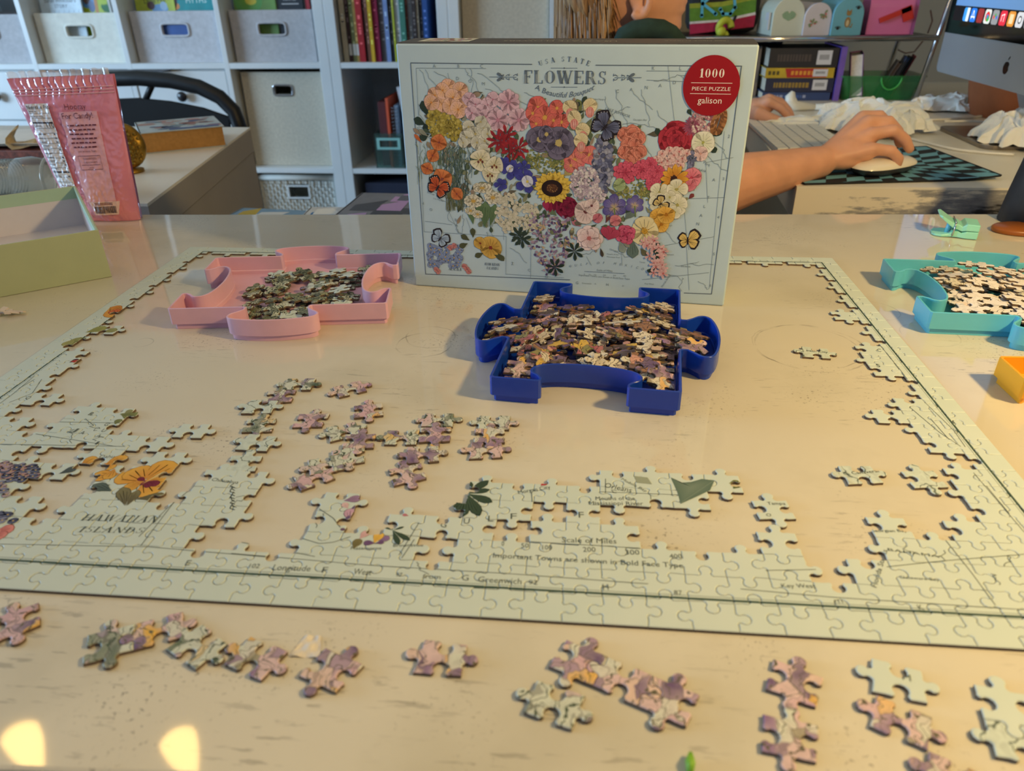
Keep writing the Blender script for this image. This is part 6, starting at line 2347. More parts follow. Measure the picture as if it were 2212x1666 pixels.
m_worn = desk_mat()
m_cdtop = mat('computer_desk_top', (226, 220, 204), .32, noise=(9, .03))
dA = G(1722, 403)
dB = G(1623, 272)
dx0 = dA.x
poly = [(dA.x, dA.y), (dA.x + 1.45, dA.y + .012), (dA.x + 1.45, 1.93), (dB.x + .02, 1.93), (dB.x, dB.y)]
MB().prism(poly, -.003, 0).build('desk_top', m_cdtop, cd)
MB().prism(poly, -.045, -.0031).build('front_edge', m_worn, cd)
for x, y in ((dA.x + .02, dA.y + .03), (dA.x + 1.38, dA.y + .05), (dA.x + .05, 1.85), (dA.x + 1.38, 1.85)):
    MB().box(x, x + .04, y, y + .04, FLOOR, -.045).build('leg', mat('grey_metal', (120, 122, 124), .4, .6), cd)

# mouse pad with a swirling check
def pad_mat():
    m = D.materials.new('warped_check')
    m.use_nodes = True
    nt = NT(m)
    b = nt.n['Principled BSDF']
    tc = nt.new('ShaderNodeTexCoord')
    s = nt.new('ShaderNodeSeparateXYZ')
    nt.link(tc.outputs['UV'], s.inputs[0])
    x = nt.math('SUBTRACT', s.outputs[0], .56)
    y = nt.math('SUBTRACT', s.outputs[1], .45)
    r = nt.math('SQRT', nt.math('ADD', nt.math('MULTIPLY', x, x), nt.math('MULTIPLY', y, y)))
    k = nt.math('POWER', nt.math('MAXIMUM', r, .02), -.45)

    def fl2(a):
        v = nt.math('FLOOR', nt.math('MULTIPLY', nt.math('MULTIPLY', a, k), 9.0))
        return v
    t = nt.math('MODULO', nt.math('ADD', nt.math('ADD', fl2(x), fl2(y)), 100), 2)
    col = nt.mix(t, lin((12, 14, 18)), lin((104, 160, 178)))
    nt.link(col, b.inputs['Base Color'])
    b.inputs['Roughness'].default_value = .85
    return m


pc = [G(1738, 399, .001), G(2160, 388, .001), G(2000, 318, .001), G(1640, 338, .001)]
pad = thing('mouse_pad', 'black and teal warped-check mouse pad on the computer desk', 'mouse pad', tuple((pc[0] + pc[2]) / 2))


def pad_s(u, v):
    p = (pc[0] * (1 - u) + pc[1] * u) * (1 - v) + (pc[3] * (1 - u) + pc[2] * u) * v
    p.z = .0022 + .010 * max(0, u - .72) ** 2 * 6 * (1 - v)
    return p


b = MB()
b.grid(pad_s, 30, 24)
o = b.build('pad_top', pad_mat(), pad)
uv = o.data.uv_layers.new(name='UVMap')
co = []
for lp in o.data.loops:
    i = lp.vertex_index
    co += [(i % 31) / 30, (i // 31) / 24]
uv.data.foreach_set('uv', co)
b = MB()
per = [(i / 30, 0) for i in range(30)] + [(1, i / 24) for i in range(24)] + [(1 - i / 30, 1) for i in range(30)] + [(0, 1 - i / 24) for i in range(24)]
tp = [pad_s(u, v) for u, v in per]
b.loft([[p - Vector((0, 0, .0019)) for p in tp], tp], False, False)
b.tube(tp + [tp[0]], .0011, 5, cap=False)
b.build('stitched_edge', mat('black_stitch', (24, 26, 30), .9), pad)

# mouse
mc = G(1908, 357, .012)
mc.z = .0045
ma = radians(34)
mo = thing('computer_mouse', 'white computer mouse under the child\'s right hand', 'mouse', tuple(mc))
Rm = Matrix.Rotation(ma, 3, 'Z')
b = MB()


def mring(z, k, top=False):
    return [mc + Rm @ Vector((.057 * k * math.copysign(abs(cos(a)) ** .8, cos(a)), .028 * k * math.copysign(abs(sin(a)) ** .7, sin(a)), z)) for a in np.linspace(0, 2 * pi, 33)[:-1]]


b.loft([mring(.0, .86), mring(.004, .94), mring(.0085, .985)], True, False)
b.build('mouse_base', mat('dark_grey_mouse', (60, 60, 62), .35), mo, smooth=True)
b = MB()
rg = []
for t in np.linspace(0, 1, 8):
    k = cos(t * pi / 2 * .96)
    rg.append([mc + Rm @ Vector((.0575 * k * math.copysign(abs(cos(a)) ** .8, cos(a)), .0285 * k * math.copysign(abs(sin(a)) ** .7, sin(a)), .0088 + .0125 * sin(t * pi / 2))) for a in np.linspace(0, 2 * pi, 33)[:-1]])
b.loft(rg, False, True)
b.build('mouse_shell', mat('white_mouse', (232, 224, 206), .2), mo, smooth=True)

# keyboard
k0, k1 = G(1668, 320, .004), G(1630, 262, .004)
kb = thing('keyboard', 'slim white computer keyboard on an aluminium base', 'keyboard', (.80, 1.16, 0))
kx0, ky0, kx1, ky1 = .742, 1.03, .862, 1.33
b = MB()
b.add([(kx0, ky0, .0004), (kx1, ky0, .0004), (kx1, ky1, .0004), (kx0, ky1, .0004), (kx0, ky0, .004), (kx1, ky0, .0105), (kx1, ky1, .0105), (kx0, ky1, .004)], [(3, 2, 1, 0), (4, 5, 6, 7), (0, 1, 5, 4), (1, 2, 6, 5), (2, 3, 7, 6), (3, 0, 4, 7)])
b.build('keyboard_base', mat('aluminium', (190, 192, 194), .35, .8), kb, bev=.001)
m_key = mat('white_key', (228, 226, 218), .4)
ROWS = [[1, 1, 1, 1.2, 5, 1.2, 1, 1, 1, 1], [1.9, 1, 1, 1, 1, 1, 1, 1, 1, 1, 1, 2.4], [1.7, 1, 1, 1, 1, 1, 1, 1, 1, 1, 1, 1, 1.7], [1.5, 1, 1, 1, 1, 1, 1, 1, 1, 1, 1, 1, 1, 1], [1, 1, 1, 1, 1, 1, 1, 1, 1, 1, 1, 1, 1, 1.5], [1] * 14]
kmesh = {}
for i, row in enumerate(ROWS):
    d = (kx1 - kx0 - .006) / 6
    x = kx0 + .003 + d * i
    tot = sum(row)
    y = ky1 - .004
    for w in row:
        L = (ky1 - ky0 - .008) * w / tot
        z = .004 + .0065 * (x + d / 2 - kx0) / (kx1 - kx0)
        key = round(L, 4)
        if key not in kmesh:
            kmesh[key] = MB().box(-d / 2 + .0012, d / 2 - .0012, -L / 2 + .0012, L / 2 - .0012, 0, .002).mesh('key', m_key)
        o = D.objects.new('key', kmesh[key])
        COL.objects.link(o)
        o.parent = kb
        o.matrix_parent_inverse = Matrix.Translation((-.80, -1.16, 0))
        o.location = (x + d / 2, y - L / 2, z)
        o.rotation_euler = (0, -.052, 0)
        y -= L

# all-in-one computer
IX, IYc, IH = 1.125, 1.155, .264
im = thing('desktop_computer', 'silver all-in-one desktop computer with a black-bordered screen', 'computer', (IX + .08, IYc, 0))
m_alu = mat('silver_aluminium', (186, 192, 198), .38, .55, noise=(30, .01))
zc0, zc1, zt = .082, .152, .45
y0, y1 = IYc - IH, IYc + IH


def rrect(ya, yb, za, zb, r, bottom=True):
    pts = []
    for cy_, cz_, a0 in ((yb - r, za + r, -90), (yb - r, zb - r, 0), (ya + r, zb - r, 90), (ya + r, za + r, 180)):
        for a in np.linspace(a0, a0 + 90, 6):
            pts.append((cy_ + r * cos(radians(a)), cz_ + r * sin(radians(a))))
    return pts


b = MB()
pl = rrect(y0, y1, zc0, zt, .012)
b.loft([[(IX, p, z_) for p, z_ in pl], [(IX + .006, p, z_) for p, z_ in pl], [(IX + .03, IYc + (p - IYc) * .7, .26 + (z_ - .26) * .7) for p, z_ in pl]], True, True)
b.build('aluminium_shell', m_alu, im)
MB().box(IX - .0012, IX - .0002, y0 + .0005, y1 - .0005, zc1, zt - .002).build('glass_front', mat('black_glass', (6, 6, 8), .08, noise=None), im)
m_scr = attr_mat('screen_light', .3, .2, .8)
cv = Canvas()
cv.poly([(y1 - .022, zc1 + .022), (y0 + .022, zc1 + .022), (y0 + .022, zt - .02), (y1 - .022, zt - .02)], [lin((92, 134, 184)), lin((110, 150, 196)), lin((130, 170, 210)), lin((100, 146, 200))])
cv.nxt()
cv.poly([(IYc + .12, .26), (IYc - .02, .215), (IYc - .16, .20), (IYc - .18, .36), (IYc, .38)], lin((80, 150, 60)))
cv.nxt()
cv.poly([(y1 - .022, zc1 + .022), (y0 + .022, zc1 + .022), (y0 + .022, zc1 + .0475), (y1 - .022, zc1 + .0475)], lin((16, 18, 22)))
cv.nxt()
icons = [(60, 150, 230), (40, 120, 220), (150, 50, 50), (230, 230, 220), (150, 150, 150), (230, 50, 70), (230, 150, 60), (220, 220, 224), (120, 124, 128), (50, 100, 220), (70, 180, 90), (200, 200, 210), (90, 90, 200), (230, 180, 50)]
ic = []
for i, c in enumerate(icons):
    yc_ = y1 - .075 - i * .0275
    z_ = zc1 + .034
    ic.append((yc_, z_))
    pts = [(yc_ + sy * (.0112 - (.003 if k else 0)), z_ + sz * (.0112 - (0 if k else .003))) for sy, sz, k in ((-1, -1, 1), (1, -1, 1), (1, -1, 0), (1, 1, 0), (1, 1, 1), (-1, 1, 1), (-1, 1, 0), (-1, -1, 0))]
    cv.poly(pts, lin(c))
cv.nxt()
W1, K1 = (.9, .9, .9), lin((30, 30, 34))
cv.poly([(ic[0][0] - .001, ic[0][1] - .011), (ic[0][0] - .011, ic[0][1] - .011), (ic[0][0] - .011, ic[0][1] + .011), (ic[0][0] - .001, ic[0][1] + .011)], (.8, .86, .92))
for d in (-1, 1):
    cv.line([(ic[1][0] + d * .006, ic[1][1] - .006), (ic[1][0], ic[1][1] + .007)], .0016, W1)
cv.line([(ic[1][0] + .007, ic[1][1] - .003), (ic[1][0] - .007, ic[1][1] - .003)], .0016, W1)
cv.ell(ic[3][0], ic[3][1], .008, .008, lin((220, 60, 50)), 14)
cv.nxt()
cv.ell(ic[3][0] - .002, ic[3][1] - .003, .0055, .005, lin((70, 170, 80)), 12)
cv.ell(ic[3][0], ic[3][1], .0035, .0035, lin((70, 130, 230)), 12)
for k, c in enumerate(((220, 80, 80), (90, 160, 90), (80, 110, 210))):
    cv.ell(ic[4][0] + .005 - .005 * k, ic[4][1] + .003 * (k % 2), .003, .003, lin(c), 8)
cv.line([(ic[5][0] - .003, ic[5][1] - .005), (ic[5][0] - .003, ic[5][1] + .006), (ic[5][0] + .005, ic[5][1] + .004), (ic[5][0] + .005, ic[5][1] - .005)], .0014, W1)
cv.poly([(ic[6][0] - .006, ic[6][1] - .007), (ic[6][0] + .006, ic[6][1] - .007), (ic[6][0] + .006, ic[6][1] + .007), (ic[6][0] - .006, ic[6][1] + .007)], lin((240, 220, 170)))
cv.ell(ic[7][0], ic[7][1], .006, .006, K1, 12)
cv.ell(ic[8][0], ic[8][1], .007, .007, lin((60, 62, 66)), 12)
cv.nxt()
cv.ell(ic[7][0], ic[7][1], .004, .004, W1, 10)
cv.ell(ic[8][0], ic[8][1], .004, .004, lin((150, 152, 156)), 10)
cv.mesh_into(lambda a, b_, l: (IX - .0016 - l, a, b_), step=5e-5).build('screen', m_scr, im)
# emblem on the chin: bitten apple
cv = Canvas()
ap = []
for a in np.linspace(0, 2 * pi, 40)[:-1]:
    r = 1 - .10 * max(0, sin(a)) ** 8 - .10 * max(0, -sin(a)) ** 10
    x, z_ = .0095 * cos(a) * r * (1.0 if sin(a) > 0 else 1 - .18 * (-sin(a))), .0105 * sin(a) * r
    bx_, bz = .0125, .0022
    if hypot(x - bx_, z_ - bz) < .0055:
        t = atan2(z_ - bz, x - bx_)
        x, z_ = bx_ + .0055 * cos(t), bz + .0055 * sin(t)
    ap.append((x, z_))
ap = [(IYc - x, (zc0 + zc1) / 2 - .003 + z_) for x, z_ in ap]
for i in range(len(ap)):
    cv.poly([(IYc + .001, (zc0 + zc1) / 2 - .003), ap[i], ap[(i + 1) % len(ap)]], lin((14, 14, 16)))
lfp = [(IYc - .0005, (zc0 + zc1) / 2 + .0085), (IYc - .001, (zc0 + zc1) / 2 + .012), (IYc - .003, (zc0 + zc1) / 2 + .0145), (IYc - .0052, (zc0 + zc1) / 2 + .0155), (IYc - .0048, (zc0 + zc1) / 2 + .0125), (IYc - .003, (zc0 + zc1) / 2 + .010)]
cv.poly(lfp, lin((14, 14, 16)))
cv.mesh_into(lambda a, b_, l: (IX - .0003, a, b_)).build('chin_emblem', attr_mat('emblem_ink', .2, .5), im)
b = MB()
b.add([(IX + .012, IYc - .09, .20), (IX + .012, IYc + .09, .20), (IX + .10, IYc + .09, .012), (IX + .10, IYc - .09, .012), (IX + .018, IYc - .09, .20), (IX + .018, IYc + .09, .20), (IX + .11, IYc + .09, .012), (IX + .11, IYc - .09, .012)], [(0, 1, 2, 3), (7, 6, 5, 4), (0, 4, 5, 1), (1, 5, 6, 2), (2, 6, 7, 3), (3, 7, 4, 0)])
b.build('stand_neck', m_alu, im)
pl = rrect(IYc - .095, IYc + .095, IX - .045, IX + .15, .02)
MB().prism([(z_, p) for p, z_ in pl][::-1], .0004, .0065).build('stand_foot', mat('warm_aluminium', (150, 140, 128), .3, .8), im, bev=.001)

# terracotta pot behind the computer
o = thing('terracotta_pot', 'terracotta flower pot standing behind the silver computer', 'pot', (1.31, 1.41, 0))
b = MB()
b.lathe([(.098, .0005), (.122, .115), (.132, .116), (.138, .165), (.129, .165), (.115, .12), (.02, .10)], (1.31, 1.41, 0), 40)
b.build('pot_body', mat('terracotta', (176, 104, 62), .8, noise=(18, .12)), o, smooth=True)
MB().lathe([(.118, .139), (.02, .144)], (1.31, 1.41, 0), 24).build('soil', mat('potting_soil', (50, 38, 30), 1, noise=(120, .5)), o)


# crumpled tissues
def tissue(cx, cy, pts, lab, seed, z=0.0):
    o = thing('crumpled_tissue', lab, 'tissue', (cx, cy, z))
    m = mat('tissue_white', (236, 236, 230), .9, sub=.1, noise=(60, .03))
    for k, (dx, dy, sx_, sy_, h) in enumerate(pts):
        sd = seed * 7.3 + k * 3.1

        def f(u, v):
            a = 2 * pi * u
            e = 1 - v
            rad = 1 + .30 * mnoise.noise((cos(a) * 1.6, sin(a) * 1.6, sd)) + .16 * mnoise.noise((cos(a) * 5, sin(a) * 5, sd + 2))
            x, y = e * rad * cos(a), e * rad * sin(a)
            rg = 1 - abs(mnoise.noise((x * 1.5, y * 1.5, sd + 5)) * 1.9)
            rg2 = 1 - abs(mnoise.noise((x * 3.2, y * 3.2, sd + 8)) * 1.8)
            dome = max(0, 1 - e ** 2.6) ** .6
            zz = h * (dome * (.38 + .42 * rg + .24 * rg2) + .10 * (1 - dome) * (1 + mnoise.noise((x * 6, y * 6, sd))))
            jx = .34 * mnoise.noise((x * 2.4, y * 2.4, sd + 11)) + .12 * mnoise.noise((x * 6, y * 6, sd + 12))
            jy = .34 * mnoise.noise((x * 2.4, y * 2.4, sd + 13)) + .12 * mnoise.noise((x * 6, y * 6, sd + 14))
            return Vector((cx + dx + sx_ * (x + jx), cy + dy + sy_ * (y + jy), z + max(.0012, .0012 + zz)))
        b = MB()
        b.grid(f, 80, 26)
        b.build('tissue_sheet', m, o, smooth=False)
    return o


tg = G(1895, 292)
tissue(tg.x, tg.y + .045, [(0, .0, .095, .085, .058), (-.085, .035, .085, .045, .020)], 'large crumpled white tissue beside the keyboard', 3)
tg = G(2222, 328)
tissue(tg.x, tg.y + .045, [(0, 0, .058, .062, .066)], 'crumpled white tissue ball in front of the silver computer', 8)
tg = G(2058, 243)
tissue(tg.x, tg.y + .03, [(0, 0, .075, .05, .035)], 'flat white tissue lying against the terracotta pot', 14)

# white plastic back scratcher
o = thing('back_scratcher', 'long white plastic scratcher with a curled end lying behind the keyboard', 'scratcher', tuple(G(1800, 232)))
b = MB()
pts = [VY(x, y, 1.44) for x, y in ((1718, 200), (1712, 212), (1712, 222), (1722, 231), (1740, 232))]
s_ = [G(1760, 231, .008), G(1830, 231, .007), G(1905, 233, .007), G(1980, 237, .007)]
pts = [Vector((p.x, s_[0].y, max(.006, p.z))) for p in pts]
b.tube(pts[:-1] + [s_[0]], [.004, .011, .013, .011, .006], 10)
b.build('scoop', mat('white_plastic', (230, 228, 216), .35), o, smooth=True)
b = MB()
b.tube(s_, [.0062, .0066, .0066, .0066], 10)
b.build('handle', mat('white_plastic', (230, 228, 216), .35), o, smooth=True)


def cable(label, pts, r=.0022):
    b = MB()
    pts = [Vector(p) for p in pts]
    fine = []
    for i in range(len(pts) - 1):
        p0_, p1_, p2_, p3_ = pts[max(i - 1, 0)], pts[i], pts[i + 1], pts[min(i + 2, len(pts) - 1)]
        for t in np.linspace(0, 1, 8)[:-1]:
            fine.append(.5 * ((2 * p1_) + (p2_ - p0_) * t + (2 * p0_ - 5 * p1_ + 4 * p2_ - p3_) * t * t + (3 * p1_ - p0_ - 3 * p2_ + p3_) * t ** 3))
    fine.append(pts[-1])
    b.tube(fine, r, 8)
    return tag(b.build('cable', mat('white_cable', (226, 224, 216), .4), smooth=True), label, 'cable')


Z = .0025
cable('white cable running past the pot towards the tissue', [G(1985, 258, Z), G(2040, 258, Z), G(2110, 252, Z), G(2180, 244, Z)])
cable('white cable crossing the foot of the silver computer', [G(2040, 262, .009), G(2100, 262, .0095), G(2160, 266, .0095)])
cable('white cable curving across the desk in front of the tissues', [G(1960, 298, Z), G(2000, 308, Z), G(2060, 322, Z), G(2130, 330, Z), G(2190, 334, Z)])

# ---- wire shelf on the desk with its contents
TZ = .135
o = thing('wire_rack', 'two-tier black metal rack standing at the back of the desk', 'rack', (.90, 1.68, 0))
m_rack = mat('dark_metal', (52, 50, 50), .35, .8)
m_chr = mat('chrome', (200, 200, 205), .15, 1.0)
rx0, rx1, ry0, ry1 = .55, 1.185, 1.59, 1.80
MB().box(rx0, rx1, ry0, ry1, TZ - .010, TZ - .002).build('tier', m_rack, o, bev=.002)
MB().tube([(rx0, ry0 - .004, TZ - .005), (rx1, ry0 - .004, TZ - .005)], .0062, 8).build('front_rail', m_chr, o, smooth=True)
for (x, y) in ((rx1, ry0), (rx1, ry1), (rx0, ry0), (rx0, ry1), (1.02, ry1)):
    MB().tube([(x - .018, y, .0005), (x, y, TZ), (x + .022, y, .34)], .0058, 8).build('post', m_chr, o, smooth=True)
MB().tube([(1.02, ry1, .34), (1.13, ry1 + .01, .36), (rx1 + .022, ry1, .34)], .012, 8).build('top_bar', m_rack, o, smooth=True)
b = MB()
b.tube([VY(x, y, 1.82) for x, y in ((1935, 90), (1940, 108), (1956, 115), (1975, 112), (1994, 88))], .0016, 6)
b.tube([VY(x, y, 1.82) for x, y in ((2010, 22), (2014, 45), (2004, 72))], .0016, 6)
b.build('hanging_wire', mat('red_brown_wire', (96, 56, 52), .5), o, smooth=True)


def mailbox(px0, px1, rgb, label, art=None, flag=None, y=1.62, rz=.12):
    a, c = VY(px0, 78, y), VY(px1, 78, y)
    w = (c - a).length
    h = w * 1.12
    o = thing('toy_mailbox', label, 'toy mailbox', ((a.x + c.x) / 2, y, TZ - .0015), rz, 'toy tin mailboxes on the rack')
    n = 20
    prof = [(-w / 2, 0), (w / 2, 0)] + [(w / 2 * cos(t), h - w / 2 + w / 2 * sin(t)) for t in np.linspace(0, pi, n)]
    b = MB()
    b.loft([[(x, .004, z) for x, z in prof], [(x, .105, z) for x, z in prof]], True, True)
    b.build('tin_body', mat('tin_%d_%d_%d' % rgb, rgb, .35, noise=(30, .02)), o, world=False, bev=.0015)
    b = MB()
    p2 = [(x * 1.03, z * 1.012) for x, z in prof]
    b.loft([[(x, 0, z) for x, z in p2], [(x, .006, z) for x, z in p2]], True, True)
    b.build('door', mat('tin_%d_%d_%d' % rgb, rgb, .35, noise=(30, .02)), o, world=False, bev=.0012)
    if art:
        cv = Canvas()
        art(cv, w, h)
        cv.mesh_into(lambda x, z, l: (x, -.0006 - l, z), step=4e-5).build('door_print', attr_mat('cover_ink', .45), o, world=False)
    m = mat('flag_red', (190, 40, 36), .4) if flag == 'red' else mat('flag_white', (206, 210, 214), .4)
    b = MB()
    b.box(-w / 2 - .006, -w / 2 - .002, .012, .018, h * .16, h * .62).box(-w / 2 - .006, -w / 2 - .002, .018, .034, h * .42, h * .62)
    b.build('flag', m, o, world=False)
    return o


def art_heart(c, w, h):
    g = lin((140, 172, 140))
    for s in (-1, 1):
        c.petal(0, h * .40, pi / 2 - s * .55, w * .30, w * .22, g, g, 0)
    c.nxt()
    c.ell(0, h * .50, w * .10, w * .10, g)


def art_flowers(c, w, h):
    r = random.Random(3)
    for cx_, cz_ in ((-w * .18, h * .38), (w * .2, h * .66)):
        for k in range(6):
            c.leaf(cx_, cz_, r.uniform(0, 6.28), w * .18, w * .07, lin((130, 150, 110)))
        for k in range(4):
            c.ell(cx_ + r.uniform(-.1, .1) * w, cz_ + r.uniform(-.1, .1) * w, w * .03, w * .03, lin((206, 110, 110)), 7)


def art_cat(c, w, h):
    t = lin((150, 120, 70))
    c.ell(0, h * .36, w * .10, w * .16, t, 14)
    c.ell(0, h * .60, w * .085, w * .075, t, 12)
    for s in (-1, 1):
        c.poly([(s * w * .085, h * .62), (s * w * .07, h * .72), (s * w * .02, h * .655)], t)
    c.line([(w * .08, h * .24), (w * .14, h * .22), (w * .17, h * .32)], w * .03, t)
    c.nxt()
    c.ell(0, h * .34, w * .05, w * .10, lin((206, 190, 150)), 12)
    K = lin((24, 30, 36))
    for cx_, cz_ in ((w * .28, h * .74), (-w * .30, h * .2)):
        c.ell(cx_, cz_, w * .055, w * .045, K, 10)
        for k in range(4):
            c.ell(cx_ + w * (-.075 + .05 * k), cz_ + w * (.06 - .02 * abs(k - 1.5)), w * .02, w * .025, K, 7)


mailbox(1664, 1731, (206, 212, 196), 'cream toy mailbox with a green heart on its door', art_heart)
mailbox(1732, 1790, (206, 200, 206), 'pinkish white toy mailbox with flower sprigs on its door', art_flowers)
mailbox(1792, 1858, (110, 176, 196), 'light blue toy mailbox with a cat and paw prints', art_cat, 'red')
a, c = VY(1868, 78, 1.63), VY(1965, 78, 1.63)
o = thing('toy_mailbox', 'pink toy mailbox seen side-on with a raised red flag', 'toy mailbox', ((a.x + c.x) / 2, 1.63, TZ - .0015), 0, 'toy tin mailboxes on the rack')
w = c.x - a.x
prof = [(0, 0), (.06, 0)] + [(.03 + .03 * cos(t), .055 + .03 * sin(t)) for t in np.linspace(0, pi, 14)]
b = MB()
b.loft([[(-w / 2, y_, z_) for y_, z_ in prof], [(w / 2, y_, z_) for y_, z_ in prof]], True, True)
b.build('tin_body', mat('tin_pink', (206, 110, 160), .35), o, world=False, bev=.0015)
b = MB()
b.loft([[(w / 2, y_, z_) for y_, z_ in prof], [(w / 2 + .006, y_ * 1.02, z_ * 1.02) for y_, z_ in prof]], True, True)
b.build('door', mat('tin_pink', (206, 110, 160), .35), o, world=False)
b = MB()
Mf = Matrix.Translation((-w * .22, -.004, .030)) @ Matrix.Rotation(-.38, 4, 'Y')
b.box(-.004, .062, -.002, .002, -.005, .005, M=Mf).box(.042, .064, -.002, .002, -.022, .006, M=Mf)
b.build('flag', mat('flag_red', (190, 40, 36), .4), o, world=False)

# stack of library books under the tier, an upright purple book, leaning books and the green basket
zz = .0005
bk = [((38, 62, 110), .017, 'navy blue book at the bottom of the library stack', [(60, 90, 150), (150, 160, 190)]), ((26, 34, 66), .030, 'dark blue book with gold lettering marks in the library stack', [(150, 120, 50)]), ((190, 160, 40), .021, 'yellow and red book in the library stack', [(180, 40, 40)]), ((20, 22, 34), .040, 'thick black book on top of the library stack', [(70, 60, 60)])]
for i, (c, t, lb, inks) in enumerate(bk):
    M = Matrix.Translation((.835 + .004 * (i % 2), 1.604 + .003 * (i % 2), zz))
    # spine faces the room: turn so that the book's own x runs backwards
    R = Matrix(((0, 1, 0, 0), (1, 0, 0, 0), (0, 0, 1, 0), (0, 0, 0, 1)))
    o = book(lb, .12, .150, t, c, M @ R, name='library_book', cat='book', group='library books stacked on the desk')
    cv = Canvas()
    if i == 2:
        cv.poly([(.048, .001), (.134, .001), (.134, t - .001), (.042, t - .001)], lin((176, 36, 36)))
        cv.nxt()
        for k in range(6):
            cv.poly([(.056 + .009 * k, t * .3), (.062 + .009 * k, t * .3), (.062 + .009 * k, t * .7), (.056 + .009 * k, t * .7)], lin((220, 150, 50)))
        for k in range(3):
            cv.poly([(.006 + .009 * k, t * .3), (.012 + .009 * k, t * .3), (.012 + .009 * k, t * .7), (.006 + .009 * k, t * .7)], lin((80, 70, 30)))
    else:
        r = random.Random(i)
        x = .018
        while x < .09:
            w2 = r.uniform(.003, .007)
            cv.poly([(x, t * .32), (x + w2, t * .32), (x + w2, t * .68), (x, t * .68)], lin(r.choice(inks)))
            x += w2 + .002
    if i:
        cv.nxt()
        cv.poly([(.104, t * .15), (.136, t * .15), (.136, t * .88), (.104, t * .88)], lin((206, 206, 210)))
        cv.nxt()
        for k in range(7):
            cv.poly([(.110 + .003 * k, t * .4), (.1115 + .003 * k, t * .4), (.1115 + .003 * k, t * .66), (.110 + .003 * k, t * .66)], lin((70, 72, 80)))
    cv.mesh_into(lambda a_, b_, l: (-.0014 - l, a_, b_), step=4e-5).build('spine_print', attr_mat('cover_ink', .45), o, world=False)
    zz += t + .0004
o = MB().box(.790, .832, 1.66, 1.78, .0005, .11).build('book', mat('grey_book', (120, 110, 104), .6), bev=.001)
tag(o, 'grey-brown book standing beside the library stack', 'book')
S4 = Matrix(((0, 0, 1, 0), (1, 0, 0, 0), (0, 1, 0, 0), (0, 0, 0, 1)))
book('violet notebook standing between the library stack and the green basket', .14, .112, .012, (112, 84, 176), Matrix.Translation((.992, 1.60, .0005)) @ S4, name='notebook', cat='notebook')
gbk = thing('green_basket', 'translucent green plastic basket of packets under the rack', 'basket', (1.10, 1.66, 0))
m_gr = mat('green_translucent', (44, 140, 76), .25, noise=None, alpha=.42)
gx0, gx1, gy0, gy1, gh = 1.003, 1.183, 1.595, 1.70, .050
def gring(k, z):
    return rrect(gx0 + k, gx1 - k, gy0 + k, gy1 - k, .012), z
b = MB()
rings = []
for k, z in ((.012, .0006), (.012, .0006), (0, gh), (-.004, gh), (-.004, gh + .003), (.002, gh + .003), (.014, .003)):
    rings.append([(p, q_, z) for p, q_ in rrect(gx0 + k, gx1 - k, gy0 + k, gy1 - k, .012)])
b.loft(rings, True, True)
b.build('basket_body', m_gr, gbk)
b = MB()
b.tube([p_ for p_ in [(1.088 + .022 - .022 * cos(t), gy0 - .003 + .004, gh - .026 * sin(t)) for t in np.linspace(0, pi, 12)]], .0018, 6)
b.build('handle_arc', mat('green_rim', (70, 170, 80), .4), gbk, smooth=True)


def leaning(label, x, y, w, h, t, rgb_, lean, name='book', cat='book', pages=(214, 210, 204)):
    S5 = Matrix(((0, 0, 1, 0), (-1, 0, 0, w), (0, 1, 0, 0), (0, 0, 0, 1)))
    M = Matrix.Translation((x, y, .0045)) @ Euler((0, lean, -.25)).to_matrix().to_4x4() @ S5
    return book(label, w, h, t, rgb_, M, name=name, cat=cat, pages=pages)


leaning('white and purple paperback leaning in the green basket', 1.030, 1.605, .07, .092, .026, (112, 40, 110), -.16)
leaning('thin dark book leaning behind the white paperback', 1.060, 1.612, .07, .092, .006, (60, 44, 44), -.24)
leaning('crinkled brown packet leaning in the green basket', 1.085, 1.61, .055, .085, .008, (70, 60, 56), .42, 'packet', 'packet', (70, 60, 56))
leaning('dark blue packet leaning in the green basket', 1.105, 1.62, .06, .092, .006, (36, 60, 92), .38, 'packet', 'packet', (50, 60, 80))
leaning('black packet leaning in the green basket', 1.12, 1.63, .06, .09, .006, (26, 26, 34), .36, 'packet', 'packet', (30, 30, 36))
leaning('red card at the back of the green basket', 1.132, 1.64, .05, .092, .003, (150, 36, 40), .36, 'card', 'card', (150, 36, 40))
o = MB().box(.80, .905, 1.78, 1.80, .085, .125).build('storage_case', mat('deep_blue_case', (20, 44, 92), .5), bev=.003)
tag(o, 'dark blue case hanging below the rack tier behind the book stack', 'case')
o.location.z = 0
# ivy plant above the pink mailbox
pl_ = thing('trailing_plant', 'small green trailing plant behind the toy mailboxes', 'plant', (1.0, 1.74, TZ))
MB().lathe([(.03, TZ - .0015), (.038, TZ + .05), (.034, TZ + .05), (.01, TZ + .045)], (1.0, 1.74, 0), 18).build('pot', mat('grey_pot', (90, 88, 84), .7), pl_, smooth=True)
b = MB()
rp = random.Random(31)
for k in range(90):
    c = Vector((1.0 + rp.gauss(0, .055), 1.74 + rp.gauss(0, .018), TZ + .085 + rp.uniform(-.015, .05)))
    Q = Euler((rp.uniform(-1, 1), rp.uniform(-1, 1), rp.uniform(0, 6.28))).to_matrix()
    b.add([c + Q @ Vector(p) for p in ((0, 0, 0), (.008, .006, .002), (.018, 0, 0), (.008, -.006, .002))], [(0, 1, 2, 3)])
ob = b.build('leaves', mat('ivy_green', (64, 96, 60), .6, noise=(60, .3)), pl_)
ob['kind'] = 'stuff'

